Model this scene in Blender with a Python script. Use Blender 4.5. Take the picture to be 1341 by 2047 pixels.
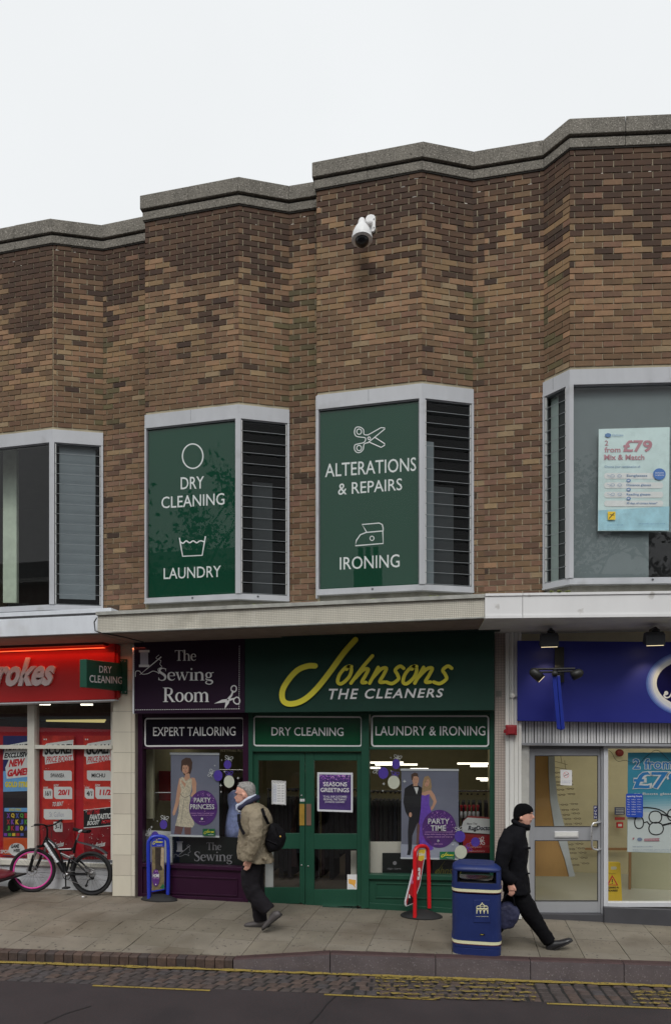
import bpy, bmesh, math, random
from mathutils import Vector, Matrix
random.seed(7)
R=math.radians
scene=bpy.context.scene
for o in list(bpy.data.objects): bpy.data.objects.remove(o,do_unlink=True)
COL=scene.collection
# ---------------------------------------------------------------- camera
F=1283.0; CX=670.5; HY=1484.0; EYE=2.25; TH=math.atan2(941-CX,F)
cam=bpy.data.cameras.new('camera'); co=bpy.data.objects.new('camera',cam); COL.objects.link(co)
co.location=(0,0,EYE); co.rotation_euler=(R(90),0,TH)
cam.sensor_fit='HORIZONTAL'; cam.sensor_width=36; cam.lens=36*F/1341; cam.shift_y=(HY-1023.5)/1341
cam.clip_start=.05; cam.clip_end=3000; scene.camera=co
# ---------------------------------------------------------------- sky, sun, exposure
w=bpy.data.worlds.new('World'); scene.world=w; w.use_nodes=True
nt=w.node_tree; nt.nodes.clear()
out=nt.nodes.new('ShaderNodeOutputWorld'); bg=nt.nodes.new('ShaderNodeBackground'); sk=nt.nodes.new('ShaderNodeTexSky')
sk.sky_type='NISHITA'; sk.sun_disc=False; sk.sun_elevation=R(49); sk.sun_rotation=R(174); sk.air_density=1; sk.dust_density=6; sk.ozone_density=1
hs=nt.nodes.new('ShaderNodeHueSaturation'); hs.inputs['Saturation'].default_value=.10; hs.inputs['Value'].default_value=.30
mx=nt.nodes.new('ShaderNodeMixRGB'); mx.inputs['Fac'].default_value=.82; mx.inputs[2].default_value=(10.45,10.75,10.95,1)   # overcast cloud layer
nt.links.new(sk.outputs[0],hs.inputs['Color']); nt.links.new(hs.outputs[0],mx.inputs[1]); nt.links.new(mx.outputs[0],bg.inputs[0]); nt.links.new(bg.outputs[0],out.inputs[0])
bg.inputs['Strength'].default_value=.10
cn=nt.nodes.new('ShaderNodeTexNoise'); cn.inputs['Scale'].default_value=2.2; cn.inputs['Detail'].default_value=4; cr=nt.nodes.new('ShaderNodeMapRange'); cr.inputs[1].default_value=.3; cr.inputs[2].default_value=.7; cr.inputs[3].default_value=.965; cr.inputs[4].default_value=1.02
cm=nt.nodes.new('ShaderNodeVectorMath'); cm.operation='SCALE'; tc=nt.nodes.new('ShaderNodeTexCoord'); nt.links.new(tc.outputs['Generated'],cn.inputs['Vector']); nt.links.new(cn.outputs['Fac'],cr.inputs[0]); nt.links.new(mx.outputs[0],cm.inputs[0]); nt.links.new(cr.outputs[0],cm.inputs['Scale']); nt.links.new(cm.outputs[0],bg.inputs[0])
sun=bpy.data.lights.new('sun','SUN'); sun.energy=1.35; sun.angle=R(26); sun.color=(1,.97,.93)
so=bpy.data.objects.new('sun',sun); COL.objects.link(so); so.rotation_euler=(R(41),0,R(6))
scene.view_settings.view_transform='Standard'; scene.view_settings.look='None'; scene.view_settings.exposure=0; scene.view_settings.gamma=1
scene.view_settings.use_curve_mapping=False
scene.render.engine='CYCLES'
scene.cycles.max_bounces=8; scene.cycles.transparent_max_bounces=16
# ---------------------------------------------------------------- projection helpers (photo pixel -> point on a real plane)
FW=Vector((-math.sin(TH),math.cos(TH),0)); RT=Vector((math.cos(TH),math.sin(TH),0)); CAM=Vector((0,0,EYE))
def ray(px,py): return FW+RT*((px-CX)/F)+Vector((0,0,(HY-py)/F))
class Pl:
    """vertical plane through two plan points; n points to the street"""
    def __init__(s,a,b):
        s.a=Vector((a[0],a[1],0)); s.b=Vector((b[0],b[1],0)); s.u=(s.b-s.a).normalized(); s.n=Vector((s.u.y,-s.u.x,0))
    def at(s,px,py,off=0):
        d=ray(px,py); t=(s.a-CAM).dot(s.n)/d.dot(s.n); return CAM+d*t+s.n*off
    def uz(s,u,z,off=0): return s.a+s.u*u+s.n*off+Vector((0,0,z))
def YP(y): return Pl((-10,y),(10,y))
def XP(x): return Pl((x,20),(x,-20))
def px2(px,Y):      # plan point at image column px on the plane y=Y
    p=YP(Y).at(px,HY); return (p.x,p.y)
def ground(px,py,z=0):
    d=ray(px,py); t=(z-EYE)/d.z; return CAM+d*t
# ---------------------------------------------------------------- materials
def lin(c): 
    return tuple(((v/255)/12.92 if v/255<=.04045 else ((v/255+.055)/1.055)**2.4) for v in c)
KG=1.5
def A(r,g,b,k=.45): return tuple(min(.82,v/(k*KG)) for v in lin((r,g,b)))
MATS={}
def mat(name,col,rough=.6,metal=0,var=.12,scale=6,bump=0,bscale=60,emit=0,coat=0,streak=0,spec=.5):
    if name in MATS: return MATS[name]
    m=bpy.data.materials.new(name); m.use_nodes=True; t=m.node_tree; p=t.nodes['Principled BSDF']
    p.inputs['Roughness'].default_value=rough; p.inputs['Metallic'].default_value=metal; p.inputs['Specular IOR Level'].default_value=spec
    p.inputs['Coat Weight'].default_value=coat; p.inputs['Coat Roughness'].default_value=.03
    c=(col[0],col[1],col[2],1)
    if emit:
        p.inputs['Base Color'].default_value=c; p.inputs['Emission Color'].default_value=c; p.inputs['Emission Strength'].default_value=emit
    elif var:
        g=t.nodes.new('ShaderNodeNewGeometry'); mp=t.nodes.new('ShaderNodeMapping'); mp.inputs['Scale'].default_value=(1,1,.25 if streak else 1)
        n=t.nodes.new('ShaderNodeTexNoise'); n.inputs['Scale'].default_value=scale; n.inputs['Detail'].default_value=6; n.inputs['Roughness'].default_value=.65
        r=t.nodes.new('ShaderNodeMapRange'); r.inputs[1].default_value=.3; r.inputs[2].default_value=.7; r.inputs[3].default_value=1-var; r.inputs[4].default_value=1+var
        mu=t.nodes.new('ShaderNodeVectorMath'); mu.operation='SCALE'; mu.inputs[0].default_value=col
        t.links.new(g.outputs['Position'],mp.inputs[0]); t.links.new(mp.outputs[0],n.inputs['Vector']); t.links.new(n.outputs['Fac'],r.inputs[0]); t.links.new(r.outputs[0],mu.inputs['Scale']); t.links.new(mu.outputs[0],p.inputs['Base Color'])
        r2=t.nodes.new('ShaderNodeMapRange'); r2.inputs[3].default_value=max(.02,rough-.1); r2.inputs[4].default_value=min(1,rough+.1)
        t.links.new(n.outputs['Fac'],r2.inputs[0]); t.links.new(r2.outputs[0],p.inputs['Roughness'])
    else: p.inputs['Base Color'].default_value=c
    if bump:
        g=t.nodes.new('ShaderNodeNewGeometry'); n=t.nodes.new('ShaderNodeTexNoise'); n.inputs['Scale'].default_value=bscale; n.inputs['Detail'].default_value=4
        b=t.nodes.new('ShaderNodeBump'); b.inputs['Strength'].default_value=bump; b.inputs['Distance'].default_value=.01
        t.links.new(g.outputs['Position'],n.inputs['Vector']); t.links.new(n.outputs['Fac'],b.inputs['Height']); t.links.new(b.outputs[0],p.inputs['Normal'])
    MATS[name]=m; return m
def node(t,k,**kw):
    n=t.nodes.new(k)
    for a,v in kw.items(): setattr(n,a,v)
    return n
def glassmat(name,tint=(.93,.95,.94),gain=1.7,rough=0):
    if name in MATS: return MATS[name]
    m=bpy.data.materials.new(name); m.use_nodes=True; t=m.node_tree; t.nodes.clear()
    o=node(t,'ShaderNodeOutputMaterial'); mix=node(t,'ShaderNodeMixShader'); tr=node(t,'ShaderNodeBsdfTransparent'); gl=node(t,'ShaderNodeBsdfGlossy'); fr=node(t,'ShaderNodeFresnel')
    gl.inputs['Roughness'].default_value=rough; tr.inputs[0].default_value=(*tint,1)
    g=node(t,'ShaderNodeNewGeometry'); mr=node(t,'ShaderNodeMapRange'); mr.inputs[3].default_value=1.5; mr.inputs[4].default_value=1/1.5
    ml=node(t,'ShaderNodeMath',operation='MULTIPLY',use_clamp=True); ml.inputs[1].default_value=gain
    nz=node(t,'ShaderNodeTexNoise'); nz.inputs['Scale'].default_value=1.3; b=node(t,'ShaderNodeBump'); b.inputs['Strength'].default_value=.012; b.inputs['Distance'].default_value=.02
    t.nodes.remove(nz); t.nodes.remove(b)
    t.links.new(g.outputs['Backfacing'],mr.inputs[0]); t.links.new(mr.outputs[0],fr.inputs[0]); t.links.new(fr.outputs[0],ml.inputs[0]); t.links.new(ml.outputs[0],mix.inputs[0])
    t.links.new(tr.outputs[0],mix.inputs[1]); t.links.new(gl.outputs[0],mix.inputs[2]); t.links.new(mix.outputs[0],o.inputs[0])
    MATS[name]=m; return m
# ---------------------------------------------------------------- object helpers
def setp(o,parent):
    if parent is not None:
        o.parent=parent; o.matrix_parent_inverse=Matrix.Translation(-GLOC(parent))
def GLOC(o):
    return Vector(o['_l']) if '_l' in o else Vector((0,0,0))
def thing(name,label,cat,loc=(0,0,0),group=None):
    o=bpy.data.objects.new(name,None); COL.objects.link(o); o.location=loc; o.empty_display_size=.1; o['_l']=list(loc)
    o['label']=label; o['category']=cat
    if group: o['group']=group
    return o
def tag(o,label=None,cat=None,group=None,kind=None):
    if label: o['label']=label
    if cat: o['category']=cat
    if group: o['group']=group
    if kind: o['kind']=kind
    return o
class MB:
    def __init__(s): s.v=[]; s.f=[]; s.m=[]; s.mats=[]; s.sm=[]
    def mi(s,m):
        if m not in s.mats: s.mats.append(m)
        return s.mats.index(m)
    def add(s,vs,fs,m,smooth=False):
        b=len(s.v); s.v+= [tuple(p) for p in vs]; k=s.mi(m)
        for f in fs: s.f.append(tuple(b+i for i in f)); s.m.append(k); s.sm.append(smooth)
    def hexa(s,p,m):    # p: 4 front pts (ccw), 4 back pts
        s.add(p,[(0,1,2,3),(7,6,5,4),(0,4,5,1),(1,5,6,2),(2,6,7,3),(3,7,4,0)],m)
    def box(s,x0,x1,y0,y1,z0,z1,m):
        s.hexa([(x0,y0,z0),(x1,y0,z0),(x1,y0,z1),(x0,y0,z1),(x0,y1,z0),(x1,y1,z0),(x1,y1,z1),(x0,y1,z1)],m)
    def pbox(s,pl,u0,u1,z0,z1,f,b,m):   # on a plane: u range, z range, front offset f (towards street), back offset b
        s.hexa([pl.uz(u0,z0,f),pl.uz(u1,z0,f),pl.uz(u1,z1,f),pl.uz(u0,z1,f),pl.uz(u0,z0,b),pl.uz(u1,z0,b),pl.uz(u1,z1,b),pl.uz(u0,z1,b)],m)
    def prism(s,pl,pts,f,b,m):          # polygon in photo pixels standing on plane pl
        P=[pl.at(x,y)+pl.n*f for x,y in pts]; Q=[pl.at(x,y)+pl.n*b for x,y in pts]; n=len(P)
        s.add(P+Q,[tuple(range(n)),tuple(range(2*n-1,n-1,-1))]+[(i,i+n,(i+1)%n+n,(i+1)%n) for i in range(n)],m)
    def rect(s,pl,x0,y0,x1,y1,f,b,m,dy=0):   # dy: right side lowered by dy px
        s.prism(pl,[(x0,y1),(x1,y1+dy),(x1,y0+dy),(x0,y0)],f,b,m)
    def tube(s,pts,r,m,seg=8,cap=True,smooth=True):
        pts=[Vector(p) for p in pts]; n=len(pts); rr=r if isinstance(r,(list,tuple)) else [r]*n
        up=None; rings=[]
        for i,p in enumerate(pts):
            d=(pts[min(i+1,n-1)]-pts[max(i-1,0)])
            if d.length<1e-9: d=Vector((0,0,1))
            d.normalize()
            if up is None: up=Vector((0,0,1)) if abs(d.z)<.9 else Vector((1,0,0))
            a=d.cross(up); 
            if a.length<1e-6: a=d.cross(Vector((1,.3,0)))
            a.normalize(); bb=a.cross(d).normalized(); up=bb
            rings.append([p+a*(math.cos(2*math.pi*k/seg)*rr[i])+bb*(math.sin(2*math.pi*k/seg)*rr[i]) for k in range(seg)])
        vs=[q for g in rings for q in g]; fs=[]
        for i in range(n-1):
            for k in range(seg): fs.append((i*seg+k,i*seg+(k+1)%seg,(i+1)*seg+(k+1)%seg,(i+1)*seg+k))
        s.add(vs,fs,m,smooth)
        if cap: s.add(rings[0],[tuple(range(seg))],m); s.add(rings[-1],[tuple(range(seg))],m)
    def lathe(s,c,prof,m,seg=20,ax=Vector((0,0,1)),smooth=True,sx=1,sy=1):
        ax=Vector(ax).normalized(); a=ax.orthogonal().normalized() if abs(ax.z)<.99 else Vector((1,0,0)); b=ax.cross(a); c=Vector(c)
        vs=[];fs=[]
        for r,h in prof:
            for k in range(seg): vs.append(c+ax*h+a*(math.cos(2*math.pi*k/seg)*r*sx)+b*(math.sin(2*math.pi*k/seg)*r*sy))
        for i in range(len(prof)-1):
            for k in range(seg): fs.append((i*seg+k,i*seg+(k+1)%seg,(i+1)*seg+(k+1)%seg,(i+1)*seg+k))
        fs.append(tuple(range(seg))); fs.append(tuple((len(prof)-1)*seg+k for k in range(seg)))
        s.add(vs,fs,m,smooth)
    def mesh(s,name,fix=True):
        me=bpy.data.meshes.new(name); me.from_pydata(s.v,[],s.f)
        for m in s.mats: me.materials.append(m)
        me.polygons.foreach_set('material_index',s.m); me.polygons.foreach_set('use_smooth',s.sm)
        if fix:
            bm=bmesh.new(); bm.from_mesh(me); bmesh.ops.recalc_face_normals(bm,faces=bm.faces); bm.to_mesh(me); bm.free()
        me.update(); return me
    def build(s,name,parent=None,label=None,cat=None,group=None,kind=None,bevel=0,fix=True):
        o=bpy.data.objects.new(name,s.mesh(name,fix)); COL.objects.link(o); setp(o,parent)
        if bevel:
            b=o.modifiers.new('b','BEVEL'); b.width=bevel; b.segments=2; b.limit_method='ANGLE'
        return tag(o,label,cat,group,kind)
# ---------------------------------------------------------------- flat print (lettering, posters)
FT={}
def fontmesh(txt,bold=0,space=1.0):
    k=(txt,bold,space)
    if k in FT: return FT[k]
    c=bpy.data.curves.new('t','FONT'); c.body=txt; c.size=1; c.offset=bold; c.space_character=space; c.resolution_u=3
    o=bpy.data.objects.new('t',c); COL.objects.link(o); dg=bpy.context.evaluated_depsgraph_get(); dg.update()
    me=bpy.data.meshes.new_from_object(o.evaluated_get(dg)); vs=[(v.co.x,v.co.y) for v in me.vertices]; fs=[tuple(p.vertices) for p in me.polygons]
    bpy.data.objects.remove(o,do_unlink=True); bpy.data.curves.remove(c); bpy.data.meshes.remove(me)
    x0=min(v[0] for v in vs);x1=max(v[0] for v in vs);y0=min(v[1] for v in vs);y1=max(v[1] for v in vs)
    FT[k]=([((x-x0)/(x1-x0),(y-y0)/(y1-y0)) for x,y in vs],fs); return FT[k]
def ribbon(pts,w,rnd=True):
    n=len(pts); ws=w if isinstance(w,(list,tuple)) else [w]*n
    L=[];Rr=[]
    for i in range(n):
        a=pts[max(i-1,0)]; b=pts[min(i+1,n-1)]; dx,dy=b[0]-a[0],b[1]-a[1]; d=math.hypot(dx,dy) or 1; nx,ny=-dy/d*ws[i]/2,dx/d*ws[i]/2
        L.append((pts[i][0]+nx,pts[i][1]+ny)); Rr.append((pts[i][0]-nx,pts[i][1]-ny))
    vs=L+Rr; fs=[(i,i+1,n+i+1,n+i) for i in range(n-1)]
    if rnd:
        for i,s in ((0,-1),(n-1,1)):
            b=len(vs); r=ws[i]/2; 
            vs+=[(pts[i][0]+r*math.cos(t*math.pi/5),pts[i][1]+r*math.sin(t*math.pi/5)) for t in range(10)]; fs.append(tuple(range(b,b+10)))
    return vs,fs
def spline(P,k=5,closed=False):
    out=[]; n=len(P); rng=range(n if closed else n-1)
    g=(lambda i:P[i%n]) if closed else (lambda i:P[max(0,min(n-1,i))])
    for i in rng:
        a,b,c,d=g(i-1),g(i),g(i+1),g(i+2)
        for j in range(k):
            t=j/k; out.append(tuple(.5*((2*b[q])+(-a[q]+c[q])*t+(2*a[q]-5*b[q]+4*c[q]-d[q])*t*t+(-a[q]+3*b[q]-3*c[q]+d[q])*t**3) for q in range(len(b))))
    if not closed: out.append(tuple(P[-1]))
    return out
class Art:
    """flat print on plane pl (photo pixels mapped to the plane); every layer sits a hair above the last"""
    def __init__(s,pl,off=.003,step=.0004): s.pl=pl; s.o=off; s.st=step; s.mb=MB(); s.fn=None
    def P(s,x,y):
        return s.pl.at(x,y)+s.pl.n*s.o
    def raw(s,vs,fs,m):
        if s.fn: vs=[s.fn(x,y) for x,y in vs]
        s.mb.add([s.P(x,y) for x,y in vs],fs,m); s.o+=s.st; return s
    def poly(s,pts,m): return s.raw(pts,[tuple(range(len(pts)))],m)
    def rect(s,x0,y0,x1,y1,m,dy=0): return s.poly([(x0,y1),(x1,y1+dy),(x1,y0+dy),(x0,y0)],m)
    def ell(s,cx,cy,rx,ry,m,n=28): return s.poly([(cx+rx*math.cos(2*math.pi*i/n),cy+ry*math.sin(2*math.pi*i/n)) for i in range(n)],m)
    def line(s,pts,w,m,sp=0,rnd=True):
        if sp: 
            if isinstance(w,(list,tuple)): q=spline([(*p,ww) for p,ww in zip(pts,w)],sp); pts=[a[:2] for a in q]; w=[a[2] for a in q]
            else: pts=spline(pts,sp)
        v,f=ribbon(pts,w,rnd)
        n=len(pts); s.raw(v[:2*n],f[:n-1],m)
        if rnd:
            s.raw(v[2*n:2*n+10],[tuple(range(10))],m); s.raw(v[2*n+10:],[tuple(range(10))],m)
        return s
    def loop(s,pts,w,m,sp=0):
        if sp: pts=spline(pts,sp,True)
        n=len(pts); c=[]
        o=[];i_=[]
        for k in range(n):
            a,b=pts[k-1],pts[(k+1)%n]; dx,dy=b[0]-a[0],b[1]-a[1]; d=math.hypot(dx,dy) or 1; nx,ny=-dy/d*w/2,dx/d*w/2
            o.append((pts[k][0]+nx,pts[k][1]+ny)); i_.append((pts[k][0]-nx,pts[k][1]-ny))
        return s.raw(o+i_,[(k,(k+1)%n,n+(k+1)%n,n+k) for k in range(n)],m)
    def frame(s,x0,y0,x1,y1,w,m,r=0,dy=0):
        pts=[]
        r=max(r,.01)
        for cx,cy,a in ((x1-r,y0+r,-90),(x1-r,y1-r,0),(x0+r,y1-r,90),(x0+r,y0+r,180)):
            for k in range(5): 
                t=R(a+k*22.5); X=cx+r*math.cos(t); pts.append((X,cy+r*math.sin(t)+dy*(X-x0)/(x1-x0)))
        return s.loop(pts,w,m)
    def text(s,txt,x0,y0,x1,y1,m,bold=.0,dyb=0,shear=0,space=1.0,dyt=None):
        """ink box: left x0, right x1, top y0, bottom y1; dyb lowers the right end"""
        vs,fs=fontmesh(txt,bold,space); dt=dyb if dyt is None else dyt
        W=x1-x0-abs(shear); H=y1-y0
        return s.raw([(x0+u*W+shear*v, (y1+dyb*u)*(1-v)+(y0+dt*u)*v) for u,v in vs],fs,m)
    def build(s,name,parent=None,**k): return s.mb.build(name,parent,fix=False,**k)
# ================================================================ ground
E_=EYE
def Yk(x): return 6.25+.108*(x+5.15)
def sm(t): t=max(0,min(1,t)); return t*t*(3-2*t)
def gz(x,y):
    a=1-sm((x+2.55)/1.1); return -.095*a*sm((Yk(x)+1.1-y)/1.0)-.004*0
RZ=-.20
asph=mat('asphalt',A(52,46,48,.64),rough=.85,var=.22,scale=1.1,bump=.5,bscale=220)
t_=asph.node_tree
def speckle(m,c1,c2,scale,lo,hi,fac=1):
    t=m.node_tree; p=t.nodes['Principled BSDF']; src=p.inputs['Base Color'].links[0].from_socket
    g=node(t,'ShaderNodeNewGeometry'); n=node(t,'ShaderNodeTexNoise'); n.inputs['Scale'].default_value=scale; n.inputs['Detail'].default_value=3
    r=node(t,'ShaderNodeMapRange'); r.inputs[1].default_value=lo; r.inputs[2].default_value=hi; r.inputs[4].default_value=fac
    mxx=node(t,'ShaderNodeMixRGB'); mxx.inputs[2].default_value=(*c1,1)
    t.links.new(g.outputs['Position'],n.inputs['Vector']); t.links.new(n.outputs['Fac'],r.inputs[0]); t.links.new(r.outputs[0],mxx.inputs[0]); t.links.new(src,mxx.inputs[1]); t.links.new(mxx.outputs[0],p.inputs['Base Color'])
speckle(asph,A(96,54,52,.62),None,90,.60,.68,.75); speckle(asph,A(92,88,88,.62),None,140,.63,.7,.6); speckle(asph,A(34,32,35,.62),None,1.6,.52,.75,.55)
m=MB(); m.add([(-200,-200,RZ-.012),(200,-200,RZ-.012),(200,200,RZ-.012),(-200,200,RZ-.012)],[(0,1,2,3)],mat('earth',(.09,.085,.08)))
m.build('ground',kind='structure')
B_=.56
def kl(x,d,z): # point at x on kerb line, offset d towards the road
    return (x+.107*d,Yk(x)-.994*d,z)
m=MB(); m.add([(-60,-7.0,RZ),(60,-7.0,RZ),kl(60,B_,RZ),kl(-60,B_,RZ)],[(0,1,2,3)],asph)
road=m.build('road',kind='structure')
# cracks in the asphalt
crk=mat('crack_tar',(.012,.012,.013),rough=.7,var=0); m=MB()
for pl_ in ([(672,1992),(655,2008),(640,2025),(622,2047)],[(182,2012),(130,2028),(90,2047)],):
    P=[ground(x+random.uniform(-2,2),y,RZ+.004) for x,y in pl_]; 
    for a,b in zip(P,P[1:]):
        d=(b-a).normalized().cross(Vector((0,0,1)))*.006; m.add([a-d,b-d,b+d,a+d],[(0,1,2,3)],crk)
m.build('crack',road,kind='stuff')
# gutter of setts
setm=[mat('sett%d'%i,A(*c,.68),rough=.8,var=.3,scale=14,bump=.6,bscale=70) for i,c in enumerate([(80,68,64),(76,68,66),(70,62,60),(86,72,66),(72,67,68)])]
gut=MB(); 
gut.add([kl(-60,B_+.004,RZ-.006),kl(60,B_+.004,RZ-.006),kl(60,-.02,RZ-.006),kl(-60,-.02,RZ-.006)],[(0,1,2,3)],mat('joint_dirt',(.018,.017,.016),rough=.9,var=.3,bump=.4))
gutter=gut.build('gutter',kind='structure')
cnt=0; stf=MB()
x=-8.6
while x<4.2:
    pitch=.128
    for r_ in range(5):
        w=pitch-.022; d0=.012+r_*.108; d1=d0+.100; hgt=random.uniform(-.004,.006)
        sk_=-.35 if x<-1.2 else .0
        X=x+random.uniform(-.006,.006)+ (0 if (r_%2==0 or x>0.4) else .05)
        b=MB(); t=.012
        def K(xx,dd,z): return kl(xx+sk_*(dd-.28),dd,z)
        lo=[K(X,d1,RZ-.05),K(X+w,d1,RZ-.05),K(X+w,d0,RZ-.05),K(X,d0,RZ-.05)]
        md=[K(X,d1,RZ-.006+hgt),K(X+w,d1,RZ-.006+hgt),K(X+w,d0,RZ-.006+hgt),K(X,d0,RZ-.006+hgt)]
        hi=[K(X+t,d1-t,RZ+.004+hgt),K(X+w-t,d1-t,RZ+.004+hgt),K(X+w-t,d0+t,RZ+.004+hgt),K(X+t,d0+t,RZ+.004+hgt)]
        fs=[(8,9,10,11)]+[(i,(i+1)%4,4+(i+1)%4,4+i) for i in range(4)]+[(4+i,4+(i+1)%4,8+(i+1)%4,8+i) for i in range(4)]
        mm=random.choice(setm)
        if -5.45<x<2.1: b.add(lo+md+hi,fs,mm); b.build('sett',gutter); cnt+=1
        else: stf.add(lo+md+hi,fs,mm)
    x+=pitch
stf.build('setts_beyond',gutter,kind='stuff')
# kerb
kred=mat('kerb_granite',A(84,74,76,.62),rough=.75,var=.22,scale=5,bump=.3); kgr=mat('kerb_grey',A(90,82,84,.56),rough=.7,var=.2,scale=3,bump=.25,streak=0)
speckle(kgr,A(150,146,148,.5),None,60,.62,.7,.5)
ktop=mat('kerb_arris',A(72,52,52,.68),rough=.7,var=.25,scale=9,bump=.3)
kg=MB(); kg.add([kl(-9,-.1,-.13),kl(5.5,-.1,-.13),kl(5.5,-.12,-.13),kl(-9,-.12,-.13)],[(0,1,2,3)],kred); 
kerb=kg.build('kerb',kind='structure')
def stone(x0,x1,z0,z1,mf,mt,parent,name,jit=0,wd=.11):
    b=MB(); g=.004; x0+=g; x1-=g; j=jit*random.uniform(-1,1); c=.012
    fr=[kl(x0,j,RZ-.03),kl(x1,j,RZ-.03),kl(x1,j,z1-c),kl(x0,j,z0-c)]
    b.add(fr+[kl(x0,j-c,z0),kl(x1,j-c,z1),kl(x1,-wd,z1),kl(x0,-wd,z0),kl(x1,-wd,RZ-.03),kl(x0,-wd,RZ-.03)],
      [(0,1,2,3),(0,3,4,7,9),(1,8,6,5,2)],mf); b.add([kl(x0,j,z0-c),kl(x1,j,z1-c),kl(x1,j-c,z1),kl(x0,j-c,z0),kl(x1,-wd,z1),kl(x0,-wd,z0)],[(0,1,2,3),(3,2,4,5)],mt)
    return b.build(name,parent)
def kz(x): return gz(x,Yk(x))+.004
x=-7.5; dk=[mat('kset%d'%i,A(*c,.58),rough=.8,var=.3,scale=16,bump=.6,bscale=60) for i,c in enumerate([(80,64,57),(72,60,55),(64,56,54),(84,68,60),(74,60,54)])]
while x<-2.6:
    n=x+.1065; 
    if n>-2.5: n=-2.51
    mm=random.choice(dk); 
    if n-x>.03: stone(x,n,kz(x)-.004,kz(n)-.004,mm,mm,kerb,'kerb_sett',.006)
    x=n
    if x>=-2.52: break
stone(-2.505,-1.462,kz(-2.5),kz(-1.46),kgr,ktop,kerb,'kerb_stone')
x=-1.46
for n in (-.36,.60,1.52,2.44,3.36,4.3,5.2): stone(x,n,kz(x),kz(n),kgr,ktop,kerb,'kerb_stone'); x=n
# yellow lines painted on the setts / asphalt, worn
def worn(name,col,lo=.42,hi=.5,sc=26):
    m=mat(name,col,rough=.7,var=.2,scale=12); t=m.node_tree; p=t.nodes['Principled BSDF']
    g=node(t,'ShaderNodeNewGeometry'); n=node(t,'ShaderNodeTexNoise'); n.inputs['Scale'].default_value=sc; n.inputs['Detail'].default_value=5; n.inputs['Roughness'].default_value=.7
    r=node(t,'ShaderNodeMapRange'); r.inputs[1].default_value=lo; r.inputs[2].default_value=hi
    t.links.new(g.outputs['Position'],n.inputs['Vector']); t.links.new(n.outputs['Fac'],r.inputs[0]); t.links.new(r.outputs[0],p.inputs['Alpha']); return m
yel=worn('yellow_paint',A(150,130,62,.66),.34,.46); yel2=worn('yellow_paint_worn',A(136,118,58,.66),.45,.55,16)
m=MB()
def strip(p0,p1,w,z,mm,n=24,jag=.0):
    a=ground(*p0,z); b=ground(*p1,z); d=(b-a); nn=Vector((-d.y,d.x,0)).normalized()
    prev=None
    for i in range(n+1):
        q=a+d*i/n; w1=w/2+random.uniform(-jag,jag); w2=w/2+random.uniform(-jag,jag); c=(q+nn*w1,q-nn*w2)
        if prev: m.add([prev[0],c[0],c[1],prev[1]],[(0,1,2,3)],mm)
        prev=c
ZP=RZ+.0145
m.add([],[],yel)
xs=[-7.5+.09*i for i in range(140)]
prev=None
for x in xs:
    c=(kl(x,.03+random.uniform(-.012,.012),ZP),kl(x,.092+random.uniform(-.014,.014),ZP))
    if prev: m.add([prev[0],c[0],c[1],prev[1]],[(0,1,2,3)],yel)
    prev=c
m.build('kerbside_yellow_line',gutter,kind='structure')
m=MB(); strip((185,1971),(420,1981),.034,RZ+.006,yel); strip((648,1989),(872,1999),.034,RZ+.006,yel); strip((1093,2007),(1400,2019),.034,RZ+.006,yel); strip((-200,1957),(-120,1960),.034,RZ+.006,yel)
m.build('dashed_yellow_line',road,kind='structure')
m=MB()
for x0,x1,ys in ((750,1072,(1957,1963,1971,1979,1987,1994)),(1262,1440,(1984,1990,1998,2006))):
    for i,y in enumerate(ys): 
        strip((x0+random.uniform(-3,3)+(i==0)*0,y-1),(x1+random.uniform(-6,4),y+(x1-x0)*.018),.038 if i else .06,ZP+.0008*i,yel2,30,.012)
m.build('worn_yellow_hatching',gutter,kind='structure')
# pavement slabs
pv=[mat('slab%d'%i,A(*c,.62),rough=.88,var=.16,scale=2.2,bump=.35,bscale=130) for i,c in enumerate([(126,119,107),(123,116,103),(128,121,109),(120,113,100),(125,117,104)])]
for q in pv: speckle(q,A(92,81,67,.62),None,1.3,.49,.68,.6); speckle(q,A(66,62,58,.62),None,19,.645,.675,.75); speckle(q,A(92,88,74,.62),None,.45,.5,.68,.5); speckle(q,A(150,146,138,.62),None,170,.62,.72,.5)
pd=MB()
for i in range(30):
    x0=-10+i*.6; x1=x0+.6
    pd.add([(x0,Yk(x0)+.05,gz(x0,Yk(x0))-.036),(x1,Yk(x1)+.05,gz(x1,Yk(x1))-.036),(x1,Yk(x1)+1.1,-.036),(x0,Yk(x0)+1.1,-.036),(x1,9.6,-.036),(x0,9.6,-.036)],[(0,1,2,3),(3,2,4,5)],mat('joint_sand',A(84,78,68,.5),rough=.95,var=.3))
pave=pd.build('pavement',kind='structure')
def clip(P):
    out=[]
    for i in range(len(P)):
        a,b=P[i],P[(i+1)%len(P)]; fa=a[1]-(Yk(a[0])+.114); fb=b[1]-(Yk(b[0])+.114)
        if fa>=0: out.append(a)
        if (fa<0)!=(fb<0): t=fa/(fa-fb); out.append((a[0]+(b[0]-a[0])*t,a[1]+(b[1]-a[1])*t))
    return out
far=MB(); NS=0
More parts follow.
